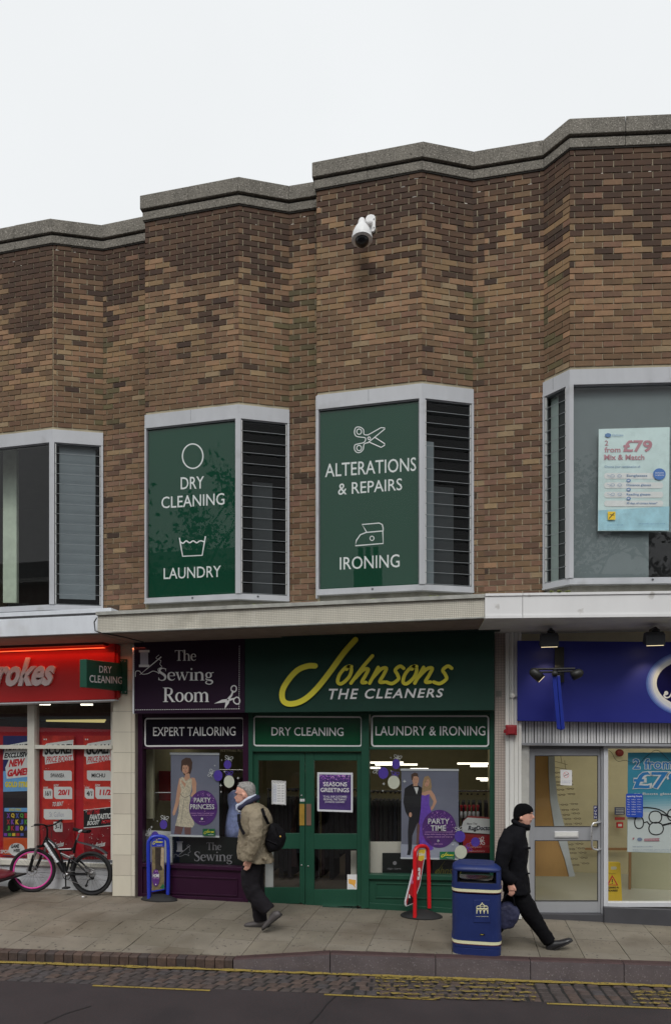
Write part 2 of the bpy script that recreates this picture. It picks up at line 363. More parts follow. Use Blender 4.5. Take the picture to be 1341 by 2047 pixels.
for ci in range(-18,14):
    x0=-1.10+ci*.453; x1=x0+.453-.006; st=random.choice([0,0,0,.12,-.1,.2]) 
    y=9.33+st
    while y>5.4:
        y1=y; y0=y-.45+.006; y-=.45
        P=clip([(x0,y0),(x1,y0),(x1,y1),(x0,y1)])
        if len(P)<3 or max(p[1] for p in P)-min(p[1] for p in P)<.03: continue
        h=random.uniform(-.0015,.0015); n=len(P); tx=random.uniform(-.002,.002)
        top=[(p[0],p[1],gz(*p)+h+tx*(p[0]-x0)*2) for p in P]; bot=[(p[0],p[1],gz(*p)-.04) for p in P]
        b=MB() if (-6.2<x0<3.1 and y1>6) else far
        mm=random.choice(pv); b.add(top+bot,[tuple(range(n))]+[(i,i+n,(i+1)%n+n,(i+1)%n) for i in range(n)],mm)
        if b is not far: b.build('paving_slab',pave); NS+=1
far.build('paving_beyond',pave,kind='stuff')
# ================================================================ upper storey plan
def pw(px,Y): return px2(px,Y)
b1k=pw(106,8.09); v1=pw(207,8.34); b2l=pw(291,8.0); r1=(b2l[0]+.005,8.32); b2k=pw(477,8.0); v2=pw(578,8.27); b3l=pw(634,8.0); r2=(b3l[0]+.005,8.28)
b3k=pw(843,8.0); v3=pw(945,8.27); r3=pw(1087,8.29); b4k=pw(1139,8.07); b4r=pw(1341,8.26)
ex=((b4r[0]-b4k[0])*2.2+b4k[0],(b4r[1]-b4k[1])*2.2+b4k[1]); pt=(pw(968,8.272)[0],8.272+.0)
W0=E_+1.895; W1=E_+4.44; BT=E_+7.077; BB=E_+1.66; HC=.0741
alu=mat('aluminium_frame',A(170,172,176,.56),rough=.42,metal=.0,var=.08,scale=3,streak=1); alud=mat('aluminium_groove',A(90,92,96),rough=.5,var=.1)
speckle(alu,A(96,92,84,.5),None,2.6,.60,.78,.45)
conc=mat('sill_concrete',A(126,124,116,.5),rough=.9,var=.25,scale=5,bump=.4,streak=1)
cop=mat('coping_aggregate',A(106,102,94,.55),rough=.95,var=.28,scale=3.5,bump=1,bscale=55,streak=1); speckle(cop,A(160,154,146,.5),None,70,.56,.66,.7); speckle(cop,A(52,50,44,.5),None,45,.57,.7,.75)
groove=mat('coping_groove',A(44,42,38),rough=.9,var=.2)
mortar=mat('mortar',A(136,128,108,.42),rough=.95,var=.25,scale=4,bump=.3)
def ds(c,f=.14): l=.3*c[0]+.55*c[1]+.15*c[2]; return tuple(v+(l-v)*f for v in c)
def pal(L): return [mat('brick_%d_%d_%d'%c,A(*ds(c),.555),rough=.88,var=.16,scale=9,bump=.35,bscale=90) for c in L]
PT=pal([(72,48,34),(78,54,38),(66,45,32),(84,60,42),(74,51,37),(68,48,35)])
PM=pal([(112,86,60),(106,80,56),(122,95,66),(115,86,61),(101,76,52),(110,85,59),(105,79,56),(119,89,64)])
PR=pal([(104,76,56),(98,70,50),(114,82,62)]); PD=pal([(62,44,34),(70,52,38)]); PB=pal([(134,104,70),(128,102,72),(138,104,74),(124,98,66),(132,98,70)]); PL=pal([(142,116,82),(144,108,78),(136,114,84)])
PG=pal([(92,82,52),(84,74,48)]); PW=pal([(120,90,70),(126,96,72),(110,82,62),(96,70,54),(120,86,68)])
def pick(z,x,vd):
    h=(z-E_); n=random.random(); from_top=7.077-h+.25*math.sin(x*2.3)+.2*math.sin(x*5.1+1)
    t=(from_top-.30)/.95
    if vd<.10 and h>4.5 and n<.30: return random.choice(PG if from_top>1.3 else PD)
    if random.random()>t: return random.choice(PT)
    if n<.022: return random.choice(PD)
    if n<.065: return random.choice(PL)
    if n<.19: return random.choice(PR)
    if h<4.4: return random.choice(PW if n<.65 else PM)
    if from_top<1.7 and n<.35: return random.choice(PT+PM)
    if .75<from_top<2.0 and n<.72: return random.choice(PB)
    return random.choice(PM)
BM={}
def jit(mb,a=.0022):
    mb.v=[(x+random.uniform(-a,a),y+(random.uniform(-a,a)*.5),z+random.uniform(-a,a)*.8) for x,y,z in mb.v]
def bmesh_for(w,mm):
    k=(round(w,3),mm.name,random.randint(0,3))
    if k not in BM:
        b=MB(); g=.0058; h=HC-.0125; 
        b.hexa([(g,-.006,0),(w-g,-.006,0),(w-g,-.006,h),(g,-.006,h),(g,.06,0),(w-g,.06,0),(w-g,.06,h),(g,.06,h)],mm); jit(b); BM[k]=b.mesh('brick')
    return BM[k]
def brickwork(faces,parent,seed):
    random.seed(seed); items=[]
    for (a,b,z0,z1,p,ph,vl,vr) in faces:   # a->b plan, z range, stretcher pitch, phase, distance flags to valley
        pl=Pl(a,b); L=(pl.b-pl.a).length; rows=int(round((z1-z0)/HC)); 
        for r in range(rows):
            zz=BT-(int(round((BT-z1)/HC))+r+1)*HC+.002
            if zz<z0-.01: continue
            k=(int(round((BT-zz)/HC))+ph)%2; u=0; first=.155 if k else .055
            while u<L-.012:
                w=min(first if u==0 else p,L-u)
                if L-u-w<.03: w=L-u
                c=pl.uz(u+w/2,zz); z=(c-CAM).dot(FW); sx=(c-CAM).dot(RT)/z*F+CX; inn=-5<sx<1346
                vd=min(u if vl else 9,(L-u-w) if vr else 9)
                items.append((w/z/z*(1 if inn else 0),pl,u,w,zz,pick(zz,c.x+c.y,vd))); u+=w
    items.sort(key=lambda t:-t[0]); rest=MB(); Minv=Matrix.Translation(-GLOC(parent))
    for i,(s_,pl,u,w,zz,mm) in enumerate(items):
        ang=math.atan2(pl.u.y,pl.u.x); loc=pl.uz(u,zz,random.uniform(-.001,.0025)); L_=(pl.b-pl.a).length
        edge=(u<.001 or u+w>L_-.001)
        if i<300 and s_>0:
            o=bpy.data.objects.new('brick',bmesh_for(w,mm)); COL.objects.link(o); o.parent=parent; o.matrix_parent_inverse=Minv; o.location=loc; o.rotation_euler=(0,0,ang)
        else:
            g=.0058; h=HC-.0125; f=random.uniform(.0045,.0085)
            L_=(pl.b-pl.a).length; rest.pbox(pl,u+(g if u>.001 else -.003),u+w-(g if u+w<L_-.001 else -.003),zz+random.uniform(-.0015,.0015),zz+h+random.uniform(-.0015,.0015),f,-.05,mm)
    rest.build('brickwork',parent,kind='stuff')
def offs(P,d):
    """offset open plan polyline towards the street by d"""
    out=[]
    pls=[Pl(P[i],P[i+1]) for i in range(len(P)-1)]
    for i,p in enumerate(P):
        if i==0: n=pls[0].n*d
        elif i==len(P)-1: n=pls[-1].n*d
        else:
            n1,n2=pls[i-1].n,pls[i].n; s=(n1+n2); n=s*(d/ (1+n1.dot(n2)) )
        out.append(Vector((p[0],p[1],0))+n)
    return out
def band(P,d0,d1,z0,z1,m,mb): # plan band between offsets
    a=offs(P,d0); b=offs(P,d1)
    for i in range(len(P)-1):
        h=lambda v,z:(v.x,v.y,z)
        mb.hexa([h(a[i],z0),h(a[i+1],z0),h(a[i+1],z1),h(a[i],z1),h(b[i],z0),h(b[i+1],z0),h(b[i+1],z1),h(b[i],z1)],m)
def coping(P,parent,split=.62):
    for nm,d0,d1,z0,z1,mm in (('coping_stone',.055,-.25,7.215,7.40,cop),('coping_course',.030,-.25,7.077,7.187,cop)):
        a=offs(P,d0); b=offs(P,d1)
        for i in range(len(P)-1):
            L=(a[i+1]-a[i]).length; n=max(1,int(round(L/split)))
            for k in range(n):
                t0,t1=k/n+(.002/L if k else 0),(k+1)/n-(.002/L if k<n-1 else 0); j=random.uniform(-.003,.003)
                h=lambda v,w_,t,z:tuple(v.lerp(w_,t).xy)+(E_+z,)
                mb=MB(); mb.hexa([h(a[i],a[i+1],t0,z0),h(a[i],a[i+1],t1,z0),h(a[i],a[i+1],t1,z1+j),h(a[i],a[i+1],t0,z1+j),h(b[i],b[i+1],t0,z0),h(b[i],b[i+1],t1,z0),h(b[i],b[i+1],t1,z1+j),h(b[i],b[i+1],t0,z1+j)],mm)
                mb.build(nm,parent,bevel=.006)
    mb=MB(); band(P,.012,-.24,E_+7.187,E_+7.215,groove,mb); band(P,.018,-.2,BT-.014,BT,groove,mb); mb.build('drip_groove',parent)
left=thing('brick_building','brown brick building over the red betting shop at the left edge','building',(-5.5,9.2,0))
mid=thing('brick_building','brown brick building over the purple and green dry cleaner in the middle','building',(-1.8,9.2,0))
right=thing('brick_building','brown brick building over the blue signed optician on the right','building',(2.5,9.2,0))
W_L=(-8.2,8.09)
PLAN={'l':([W_L,b1k,v1],left),'m':([v1,r1,b2l,b2k,v2,r2,b3l,b3k,v3,pt],mid),'r':([pt,r3,b4k,ex],right)}
for k,(P,par) in PLAN.items():
    coping(P,par)
    mb=MB()
    win={'l':(0,1),'m':(2,3,6,7),'r':(1,2)}[k]
    a=offs(P,-.004); b=offs(P,-.22)
    for i in range(len(P)-1):
        z0=W1-.01 if i in win else BB; h=lambda v,z:(v.x,v.y,z)
        mb.hexa([h(a[i],z0),h(a[i+1],z0),h(a[i+1],BT),h(a[i],BT),h(b[i],z0),h(b[i+1],z0),h(b[i+1],BT),h(b[i],BT)],mortar)
    mb.build('wall',par)
s=.203
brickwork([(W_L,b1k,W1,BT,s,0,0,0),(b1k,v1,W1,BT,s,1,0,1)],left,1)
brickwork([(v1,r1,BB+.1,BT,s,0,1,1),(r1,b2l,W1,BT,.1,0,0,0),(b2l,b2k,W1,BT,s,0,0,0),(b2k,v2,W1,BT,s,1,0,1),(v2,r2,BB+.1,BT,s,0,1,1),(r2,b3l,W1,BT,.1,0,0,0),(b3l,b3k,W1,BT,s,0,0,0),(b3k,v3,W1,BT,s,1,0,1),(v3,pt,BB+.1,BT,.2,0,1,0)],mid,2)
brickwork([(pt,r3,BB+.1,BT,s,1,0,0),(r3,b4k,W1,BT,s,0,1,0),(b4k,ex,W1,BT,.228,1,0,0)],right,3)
efm=mat('efflorescence',A(190,186,176,.45),rough=.9,var=.1)
def efflo(faces,par,n,seed):
    random.seed(seed); mb=MB()
    for a,b in faces:
        pl=Pl(a,b); L=(pl.b-pl.a).length
        for k in range(int(n*L)):
            r=int(abs(random.gauss(0,3.2))); z=BT-(r+1)*HC-.0085+.002; u=random.uniform(0,L-.06)
            if random.random()<.5: 
                w=random.uniform(.01,.06); mb.pbox(pl,u,u+w,z,z+.008,.003,-.004,efm)
            else: mb.pbox(pl,u,u+.008,z+.008,z+random.uniform(.02,.066),.003,-.004,efm)
    mb.build('efflorescence',par,kind='stuff')
efflo([(W_L,b1k),(b1k,v1)],left,9,4); efflo([(v1,r1),(b2k,v2),(v2,r2),(b3l,b3k),(b3k,v3),(v3,pt)],mid,8,5); efflo([(pt,r3),(r3,b4k),(b4k,ex)],right,9,6)
# hidden side of the two projecting bays below the head is closed by brick returns
for a_,b_ in ((r1,b2l),(r2,b3l)):
    mb=MB(); mb.pbox(Pl(a_,b_),0,.28,W0-.05,W1,0.02,-.02,alu); mb.build('window_return',mid)
# ---------------------------------------------------------------- bay windows
glass=glassmat('window_glass',(.93,.95,.94),.95); slatg=glassmat('louvre_glass',(.60,.63,.64),.35)
steel=mat('louvre_edge',A(128,133,136,.5),rough=.4,var=.1)
white=mat('clip_white',A(190,190,188,.5),rough=.5,var=.05)
def bay(a,b,c,par,lou_first=False,slats=16,ang=7,head_split=.5):
    """glazed bay: a-b and b-c are plan faces; the louvre is on b-c (or a-b when lou_first)"""
    fr=MB(); P1,P2=Pl(a,b),Pl(b,c); L1,L2=(P1.b-P1.a).length,(P2.b-P2.a).length
    poly=[a,b,c]
    band(poly,.028,-.05,W1-.155,W1-.004,alu,fr)          # head panel
    band(poly,.034,-.05,W1-.190,W1-.157,alu,fr); band(poly,.020,-.05,W1-.205,W1-.192,alud,fr)
    band(poly,.034,-.05,W0,W0+.055,alu,fr); band(poly,.045,-.03,W0-.022,W0-.002,alu,fr)
    zt,zb=W1-.190,W0+.055
    for pl,L in ((P1,L1),(P2,L2)):
        for u0,u1 in ((.0,.024),(L-.030,L)):
            fr.pbox(pl,u0,u1,zb,zt,.032,-.05,alu); fr.pbox(pl,(u1 if u0<.01 else u0-.012),(u1+.012 if u0<.01 else u0),zb,zt,.012,-.04,alud)
    cb=offs(poly,.045)[1]; ca=P1.uz(L1-.03,0,.045); cc=P2.uz(.03,0,.045); cd=offs(poly,-.02)[1]
    fr.pbox(P1,L1-.034,L1-.030,zb,zt,.034,.0,alud); fr.pbox(P2,.028,.032,zb,zt,.034,.0,alud)
    h=lambda v,z:(v.x,v.y,z)
    fr.add([h(ca,zb),h(cb,zb),h(cc,zb),h(cd,zb),h(ca,zt),h(cb,zt),h(cc,zt),h(cd,zt)],[(0,1,5,4),(1,2,6,5),(2,3,7,6),(3,0,4,7)],alu)
    fr.pbox(P1,L1*head_split,L1*head_split+.004,W1-.155,W1-.006,.030,.02,alud)
    f=fr.build('bay_window_frame',par,bevel=.003)
    pp=(P2 if lou_first else P1); LL=(L2 if lou_first else L1)
    g=MB(); g.add([pp.uz(.024,zb),pp.uz(LL-.03,zb),pp.uz(LL-.03,zt),pp.uz(.024,zt)],[(0,1,2,3)],glass); g.build('pane',f,fix=False)
    lp=(P1 if lou_first else P2); LL=(L1 if lou_first else L2); n=slats; H=(zt-zb-.02)/n
    dummy={}
    for i in range(n):
        z=zb+.01+i*H; ca_=math.tan(R(ang))*H
        s_=MB(); u0,u1=.044,LL-.046
        s_.add([lp.uz(u0,z,.012+ca_*.5),lp.uz(u1,z,.012+ca_*.5),lp.uz(u1,z+H+.012,.012-ca_*.5),lp.uz(u0,z+H+.012,.012-ca_*.5)],[(0,1,2,3)],slatg)
        s_.pbox(lp,u0,u1,z-.001,z+.003,.016+ca_*.5,.010+ca_*.5,steel)
        s_.build('louvre_slat',f,fix=False)
        k=MB()
        for uu in (.036,LL-.048): k.pbox(lp,uu,uu+.010,z+.004,z+H-.006,.02+ca_*.3,-.01,white)
        if i%1==0: dummy.setdefault('m',[]).append(k)
    mm=MB()
    for k in dummy['m']: mm.add(k.v,k.f,white)
    mm.build('louvre_clips',f,kind='stuff')
    # upstand below
    u=MB(); band(poly,-.03,-.2,BB,W0-.02,conc,u); u.build('window_upstand',par)
    return f,P1,P2,L1,L2
f1=bay(W_L,b1k,v1,left); f2=bay(b2l,b2k,v2,mid,ang=9); f3=bay(b3l,b3k,v3,mid,ang=12); f4=bay(r3,b4k,ex,right,lou_first=True,ang=9,head_split=.4)
# bolts on the sills
bm_=MB()
for q,u in ((f2[1],.7),(f2[2],.25),(f3[1],.72),(f4[2],.95)):
    bm_.lathe(q.uz(u,W0+.028,.034),[(.012,0),(.014,.006),(.005,.010),(.001,.03)],alud,8,q.n)
bm_.build('sill_bolts',mid)
# ---------------------------------------------------------------- rooms behind the bays
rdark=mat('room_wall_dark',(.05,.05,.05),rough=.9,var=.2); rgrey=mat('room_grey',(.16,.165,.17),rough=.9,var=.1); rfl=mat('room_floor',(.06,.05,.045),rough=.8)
cur=mat('pale_curtain',A(120,128,116,.26),rough=.9,var=.15); bl=mat('roller_blind',A(118,122,124,.26),rough=.9,var=.05)
def room(x0,x1,y0,y1,z0,z1,mw,mf,mc,par,front=False):
    m=MB(); m.add([(x0,y1,z0),(x1,y1,z0),(x1,y1,z1),(x0,y1,z1)],[(0,1,2,3)],mw)
    m.add([(x0,y0,z0),(x0,y1,z0),(x0,y1,z1),(x0,y0,z1)],[(0,1,2,3)],mw); m.add([(x1,y0,z0),(x1,y1,z0),(x1,y1,z1),(x1,y0,z1)],[(0,1,2,3)],mw)
    m.add([(x0,y0,z0),(x1,y0,z0),(x1,y1,z0),(x0,y1,z0)],[(0,1,2,3)],mf); m.add([(x0,y0,z1),(x1,y0,z1),(x1,y1,z1),(x0,y1,z1)],[(0,1,2,3)],mc)
    return m.build('room_shell',par,fix=False)
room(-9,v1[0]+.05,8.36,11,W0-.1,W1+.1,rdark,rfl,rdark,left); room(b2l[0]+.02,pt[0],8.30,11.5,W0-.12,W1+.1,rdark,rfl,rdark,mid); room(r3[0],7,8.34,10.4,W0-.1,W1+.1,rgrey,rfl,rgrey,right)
m=MB(); q=f1[2]; m.pbox(q,.07,f1[4]*.82,W0+.16,W1-.2,-.06,-.07,bl); m.build('roller_blind',left)
m=MB(); c0=YP(8.6); m.prism(c0,[(6,1205),(33,1205),(33,900),(6,900)],0,-.05,cur); m.build('curtain',left)
m=MB(); q=f2[2]; m.pbox(q,.22,.50,W0+.1,W0+1.75,-.5,-.52,rgrey); q=f3[2]; m.pbox(q,.0,.2,W0+.1,W0+1.9,-.12,-.13,bl); m.pbox(q,.26,.62,W0+.1,W0+1.5,-.5,-.52,rgrey); m.build('grey_partition',mid)
m=MB(); q=f4[1]; m.pbox(q,.162,f4[3]-.03,W0+.05,W1-.2,-.09,-.10,mat('grey_blind_side',A(72,76,74,.45),rough=.9,var=.05)); m.pbox(q,.06,.16,W0+.05,W1-.2,-.06,-.07,mat('pale_reveal',A(170,180,172,.4),var=.05)); q=f4[2]
bl2=mat('grey_blind',A(92,100,102,.42),rough=.9,var=.05); m.pbox(q,.04,.95,W0+.06,W1-.19,-.07,-.09,bl2); m.pbox(q,.95,2.4,W0+.62,W1-.19,-.07,-.09,bl2); m.build('roller_blind',right)
# ---------------------------------------------------------------- canopies
mos=mat('mosaic_tile_canopy',A(176,172,160,.42),rough=.6,var=.12,scale=4,streak=1)
def mosaic(m,pl,size,c_joint,j=.28):
    t=m.node_tree; p=t.nodes['Principled BSDF']; src=p.inputs['Base Color'].links[0].from_socket
    g=node(t,'ShaderNodeNewGeometry'); sp=node(t,'ShaderNodeSeparateXYZ'); t.links.new(g.outputs['Position'],sp.inputs[0]); mxs=[]
    for ax in (0,2):
        d=node(t,'ShaderNodeMath',operation='DIVIDE'); d.inputs[1].default_value=size; f=node(t,'ShaderNodeMath',operation='FRACT'); l=node(t,'ShaderNodeMath',operation='LESS_THAN'); l.inputs[1].default_value=j
        t.links.new(sp.outputs[ax],d.inputs[0]); t.links.new(d.outputs[0],f.inputs[0]); t.links.new(f.outputs[0],l.inputs[0]); mxs.append(l)
    o=node(t,'ShaderNodeMath',operation='MAXIMUM'); t.links.new(mxs[0].outputs[0],o.inputs[0]); t.links.new(mxs[1].outputs[0],o.inputs[1])
    mm=node(t,'ShaderNodeMixRGB'); mm.inputs[2].default_value=(*c_joint,1); t.links.new(o.outputs[0],mm.inputs[0]); t.links.new(src,mm.inputs[1]); t.links.new(mm.outputs[0],p.inputs['Base Color'])
    b=node(t,'ShaderNodeBump'); b.invert=True; b.inputs['Strength'].default_value=.7; b.inputs['Distance'].default_value=.004; t.links.new(o.outputs[0],b.inputs['Height']); t.links.new(b.outputs[0],p.inputs['Normal'])
mosaic(mos,None,.021,A(150,146,135)); speckle(mos,A(96,92,76),None,2.5,.55,.8,.6); speckle(mos,A(205,205,200,.5),None,1.7,.56,.75,.7)
lead=mat('canopy_lip',A(150,150,144,.5),rough=.7,var=.25,scale=6,bump=.4); soff=mat('canopy_soffit',A(120,108,100,.4),rough=.9,var=.15)
blk=mat('felt_strip',A(52,52,54),rough=.8,var=.2); wpaint=mat('white_render',A(196,200,206,.5),rough=.7,var=.1,scale=3,bump=.15,streak=1)
speckle(wpaint,A(150,148,140),None,2.2,.58,.8,.45)
pc=YP(7.5)
xl=pc.at(195,1262).x; xr=pc.at(969,1237).x
zt,zb=E_+1.685,E_+1.418
m=MB(); m.box(xl,xr,7.5,8.34,zb+.012,zt-.045,mos); m.box(xl-.01,xr-.003,7.47,8.3,zt-.045,zt,lead); m.box(xl+.01,xr-.003,7.49,8.5,zb-.006,zb+.012,lead); m.box(xl+.03,xr-.003,7.56,8.55,zb-.012,zb-.0065,soff)
m.build('canopy',mid,bevel=.004)
m=MB(); moss=mat('moss',A(92,98,52,.5),rough=1,var=.4,scale=30,bump=1)
random.seed(5)
for i in range(150):
    x=random.choice([random.uniform(-3.0,-2.3),random.uniform(-1.2,-1.0),random.uniform(-.55,.15),random.uniform(.1,.25),random.uniform(.8,1.1)]); r=random.uniform(.008,.03)
    m.lathe((x,random.uniform(7.50,7.7),zt-.006),[(r,0),(r*.9,r*.4),(r*.3,r*.8)],moss,6,smooth=True)
m.build('moss',mid,kind='stuff')
# left canopy: white rendered curb with dark felt strip and set-back upstand
m=MB(); xa=-9.0; zl=E_+1.425
m.box(xa,xl-.02,7.55,8.6,zl,zl+.235,wpaint); m.box(xa,xl-.02,7.58,8.4,zl+.237,zl+.275,blk); m.box(xa,xl+.06,7.72,8.35,zl+.277,zl+.36,wpaint); m.box(xa,xl-.02,7.60,8.72,zl-.010,zl-.001,soff)
m.build('canopy',left,bevel=.004)
# loose black cable round the joint of the canopies
m=MB(); m.tube([pc.at(196,1236,.03),pc.at(191,1245,.03),pc.at(193,1262,.03),pc.at(205,1266,.0),pc.at(232,1269,-.2),pc.at(248,1272,-.5)],.008,blk,6); m.build('cable',left)
# right canopy: white metal panels
prc=Pl(px2(969,7.45),px2(1341,7.62)); wmet=mat('white_panel',A(206,208,214,.5),rough=.5,var=.05,scale=2,streak=1)
speckle(wmet,A(120,112,98,.5),None,5,.66,.74,.5); L=prc.at(969,1237); uR=((prc.at(1341,1237)-prc.a).dot(prc.u)); zt2,zb2=(HY-1188)/F,(HY-1236)/F
zc=(prc.at(1150,1188)-CAM).dot(FW)
za,zbm=E_+1.680,E_+1.400
segs=[0,.415,2.0,3.6]
for i in range(3):
    m=MB(); g=.003
    y0=prc
    def q(u,z,f): 
        return prc.uz(u,z-.030*max(0,u)/2.16,f)
    u0,u1=segs[i]+g,segs[i+1]-g
    for (z0,z1,f,mm) in ((zbm+.035,za-.030,.0,wmet),(za-.028,za,.012,wmet),(zbm,zbm+.033,.010,wmet)):
        m.hexa([q(u0,z0,f),q(u1,z0,f),q(u1,z1,f),q(u0,z1,f),q(u0,z0,-.4),q(u1,z0,-.4),q(u1,z1,-.4),q(u0,z1,-.4)],mm)
    m.build('canopy_panel',right)
m=MB(); m.hexa([prc.uz(0.0,zbm-.004,-.02),prc.uz(4.5,zbm-.065,-.02),prc.uz(4.5,zbm+.0,-.02),prc.uz(0,zbm+.02,-.02),prc.uz(0,zbm-.004,-1.1),prc.uz(4.5,zbm-.065,-1.1),prc.uz(4.5,zbm,-1.1),prc.uz(0,zbm+.02,-1.1)],mat('cream_soffit',A(176,170,146,.25),var=.08)); m.build('canopy_soffit',right)
# lower core walls behind the fascias and roof of the terrace
m=MB(); m.box(-9,7,8.72,8.9,E_+.95,BB+.0,mat('backing_wall',(.12,.11,.10))); m.build('backing_wall',mid)
for x0,x1,par in ((-9,v1[0],left),(v1[0]+.002,pt[0],mid),(pt[0]+.002,7,right)):
    m=MB(); m.box(x0,x1,8.62,16,E_+6.9,E_+7.02,mat('roof_felt',(.06,.06,.06))); m.box(x0,x1,15.8,16,0,E_+6.89,mortar); m.build('roof',par)
for x,par in ((-9.01,left),(7.01,right)):
    m=MB(); m.box(x-.1,x+.1,8.3,16,0,E_+6.9,mortar); m.build('end_wall',par)
# ================================================================ shop fronts
GRN=(34,74,60); green=mat('green_paint',A(26,62,48,.42),rough=.38,var=.07,scale=3,coat=0,spec=.35); dgreen=mat('green_sign_board',A(20,46,38,.40),rough=.6,var=.08,spec=.25)
pur=mat('purple_paint',A(40,15,36,.44),rough=.35,var=.07,coat=0,spec=.35); dpur=mat('purple_sign_board',A(31,13,33,.42),rough=.6,var=.06,spec=.25)
pblk=mat('aubergine_panel',A(24,19,30,.5),rough=.15,var=.04,spec=.3)
wht=mat('white_print',A(205,208,206,.44),rough=.5,var=0); whm=mat('white_letters',A(225,228,228,.46),rough=.45,var=0)
yl=mat('yellow_letters',A(202,182,52,.42),rough=.45,var=0); blkm=mat('black_print',(.012,.012,.014),rough=.5,var=0)
redp=mat('red_letters',A(176,30,40,.42),rough=.5,var=0)
shopglass=glassmat('shop_glass',(.88,.90,.89),1.9)
PG_=YP(8.62); PS=YP(8.57); PF=YP(8.28)
def frame_at(px0,py0,px1,py1,t,pl,f,b,m,mb,dy=0,tb=None,tt=None):
    tb=tb or t; tt=tt or t
    mb.rect(pl,px0,py0,px0+t,py1,f,b,m); mb.rect(pl,px1-t,py0,px1,py1,f,b,m); mb.rect(pl,px0+t,py0,px1-t,py0+tt,f-.001,b,m); mb.rect(pl,px0+t,py1-tb,px1-t,py1,f-.001,b,m)
def pane(pl,pts,par,name='pane',mm=None,off=0):
    g=MB(); g.add([pl.at(x,y)+pl.n*off for x,y in pts],[(0,1,2,3)],mm or shopglass); return g.build(name,par,fix=False)
# ---- fascias of the cleaner
fs=thing('fascia_sign','dark purple shop sign board with white serif words The Sewing Room','sign',PF.at(377,1425))
m=MB(); m.prism(PF,[(268,1427),(489,1425),(489,1262),(268,1266)],0,-.16,dpur); m.prism(PF,[(264,1427),(267.6,1427),(267.6,1290),(264,1290)],-.01,-.12,wpaint); m.build('board',fs,bevel=.003)
cs=thing('fascia_sign','long dark green shop sign with big yellow script lettering over THE CLEANERS','sign',PF.at(737,1422))
m=MB(); m.prism(PF,[(489.4,1425),(988,1420),(988,1240),(489.4,1248)],-.0,-.16,dgreen); m.build('board',cs,bevel=.003)
m=MB(); m.prism(PF,[(236,1284),(1000,1262),(1000,1248),(236,1269)],.10,-.05,mat('awning_box_green',A(18,36,32,.3),rough=.5)); m.build('awning_box',mid,bevel=.01)
# serif stroke alphabet
def ring(cx,cy,rx,ry,wt,wn,a0=0,a1=360,k=20):
    P=[];W=[]
    for i in range(k+1):
        t=R(a0+(a1-a0)*i/k); P.append((cx+rx*math.cos(t),cy+ry*math.sin(t))); W.append(wn+(wt-wn)*abs(math.cos(t))**1.3)
    return (P,W)
def stem(x,y0,y1,w=.125): return ([(x,y0),(x,y1)],[w,w])
def ser(x,y,w=.26): return ([(x-w/2,y+.018),(x+w/2,y+.018)],[.036,.036])
SG={
'T':(.62,[stem(.31,0,.72),([(.0,.695),(.62,.695)],[.05,.05]),([(.02,.7),(.02,.56)],[.05,.02]),([(.6,.7),(.6,.56)],[.05,.02]),ser(.31,0,.3)]),
'h':(.58,[stem(.12,0,.74),ser(.12,0,.24),ser(.46,0,.24),([(.02,.73),(.12,.72)],[.03,.03]),([(.15,.38),(.24,.46),(.35,.47),(.43,.4),(.46,.3),(.46,0)],[.03,.05,.08,.12,.12,.12])]),
'e':(.46,[([(.06,.27),(.38,.27)],[.035,.035]),([(.405,.27),(.37,.41),(.24,.475),(.11,.41),(.07,.25),(.12,.09),(.25,.025),(.36,.05),(.42,.12)],[.09,.08,.045,.09,.125,.11,.06,.04,.025])]),
'S':(.5,[([(.43,.57),(.40,.67),(.26,.71),(.12,.65),(.1,.54),(.2,.43),(.34,.33),(.41,.2),(.36,.06),(.22,.01),(.1,.05),(.05,.16)],[.02,.04,.05,.1,.12,.13,.14,.12,.08,.05,.04,.02]),([(.43,.7),(.43,.54)],[.04,.02]),([(.05,.02),(.05,.18)],[.04,.02])]),
'w':(.74,[([(.08,.48),(.22,.02)],[.12,.10]),([(.22,.02),(.37,.45)],[.04,.04]),([(.33,.48),(.50,.02)],[.12,.10]),([(.50,.02),(.66,.48)],[.04,.04]),ser(.08,.46,.2),ser(.36,.46,.16),ser(.66,.46,.16)]),
'i':(.26,[stem(.13,0,.48),ser(.13,0,.24),([(.02,.47),(.13,.46)],[.03,.03]),([(.09,.66),(.17,.66)],[.11,.11])]),
'n':(.58,[stem(.12,0,.48),ser(.12,0,.24),ser(.46,0,.24),([(.02,.47),(.12,.46)],[.03,.03]),([(.15,.38),(.24,.46),(.35,.47),(.43,.4),(.46,.3),(.46,0)],[.03,.05,.08,.12,.12,.12])]),
'g':(.52,[ring(.22,.31,.13,.15,.10,.04),([(.32,.42),(.5,.47)],[.05,.05]),([(.12,.18),(.08,.08),(.2,.03),(.36,.0),(.43,-.09),(.33,-.2),(.17,-.2),(.07,-.12),(.14,-.02)],[.04,.06,.08,.10,.09,.06,.05,.07,.05])]),
'R':(.66,[stem(.14,0,.72),ser(.14,0,.28),ser(.14,.685,.28),([(.16,.69),(.34,.69),(.46,.62),(.47,.48),(.38,.37),(.18,.35)],[.045,.05,.1,.13,.08,.04]),([(.3,.36),(.55,.02)],[.12,.12]),ser(.57,0,.2)]),
'o':(.5,[ring(.25,.245,.18,.22,.12,.045)]),
'm':(.86,[stem(.12,0,.48),ser(.12,0,.22),ser(.44,0,.2),ser(.75,0,.22),([(.02,.47),(.12,.46)],[.03,.03]),([(.15,.38),(.24,.46),(.34,.47),(.42,.4),(.44,.3),(.44,0)],[.03,.05,.08,.12,.12,.12]),([(.46,.36),(.56,.46),(.65,.47),(.73,.4),(.75,.3),(.75,0)],[.03,.05,.08,.12,.12,.12])]),
}
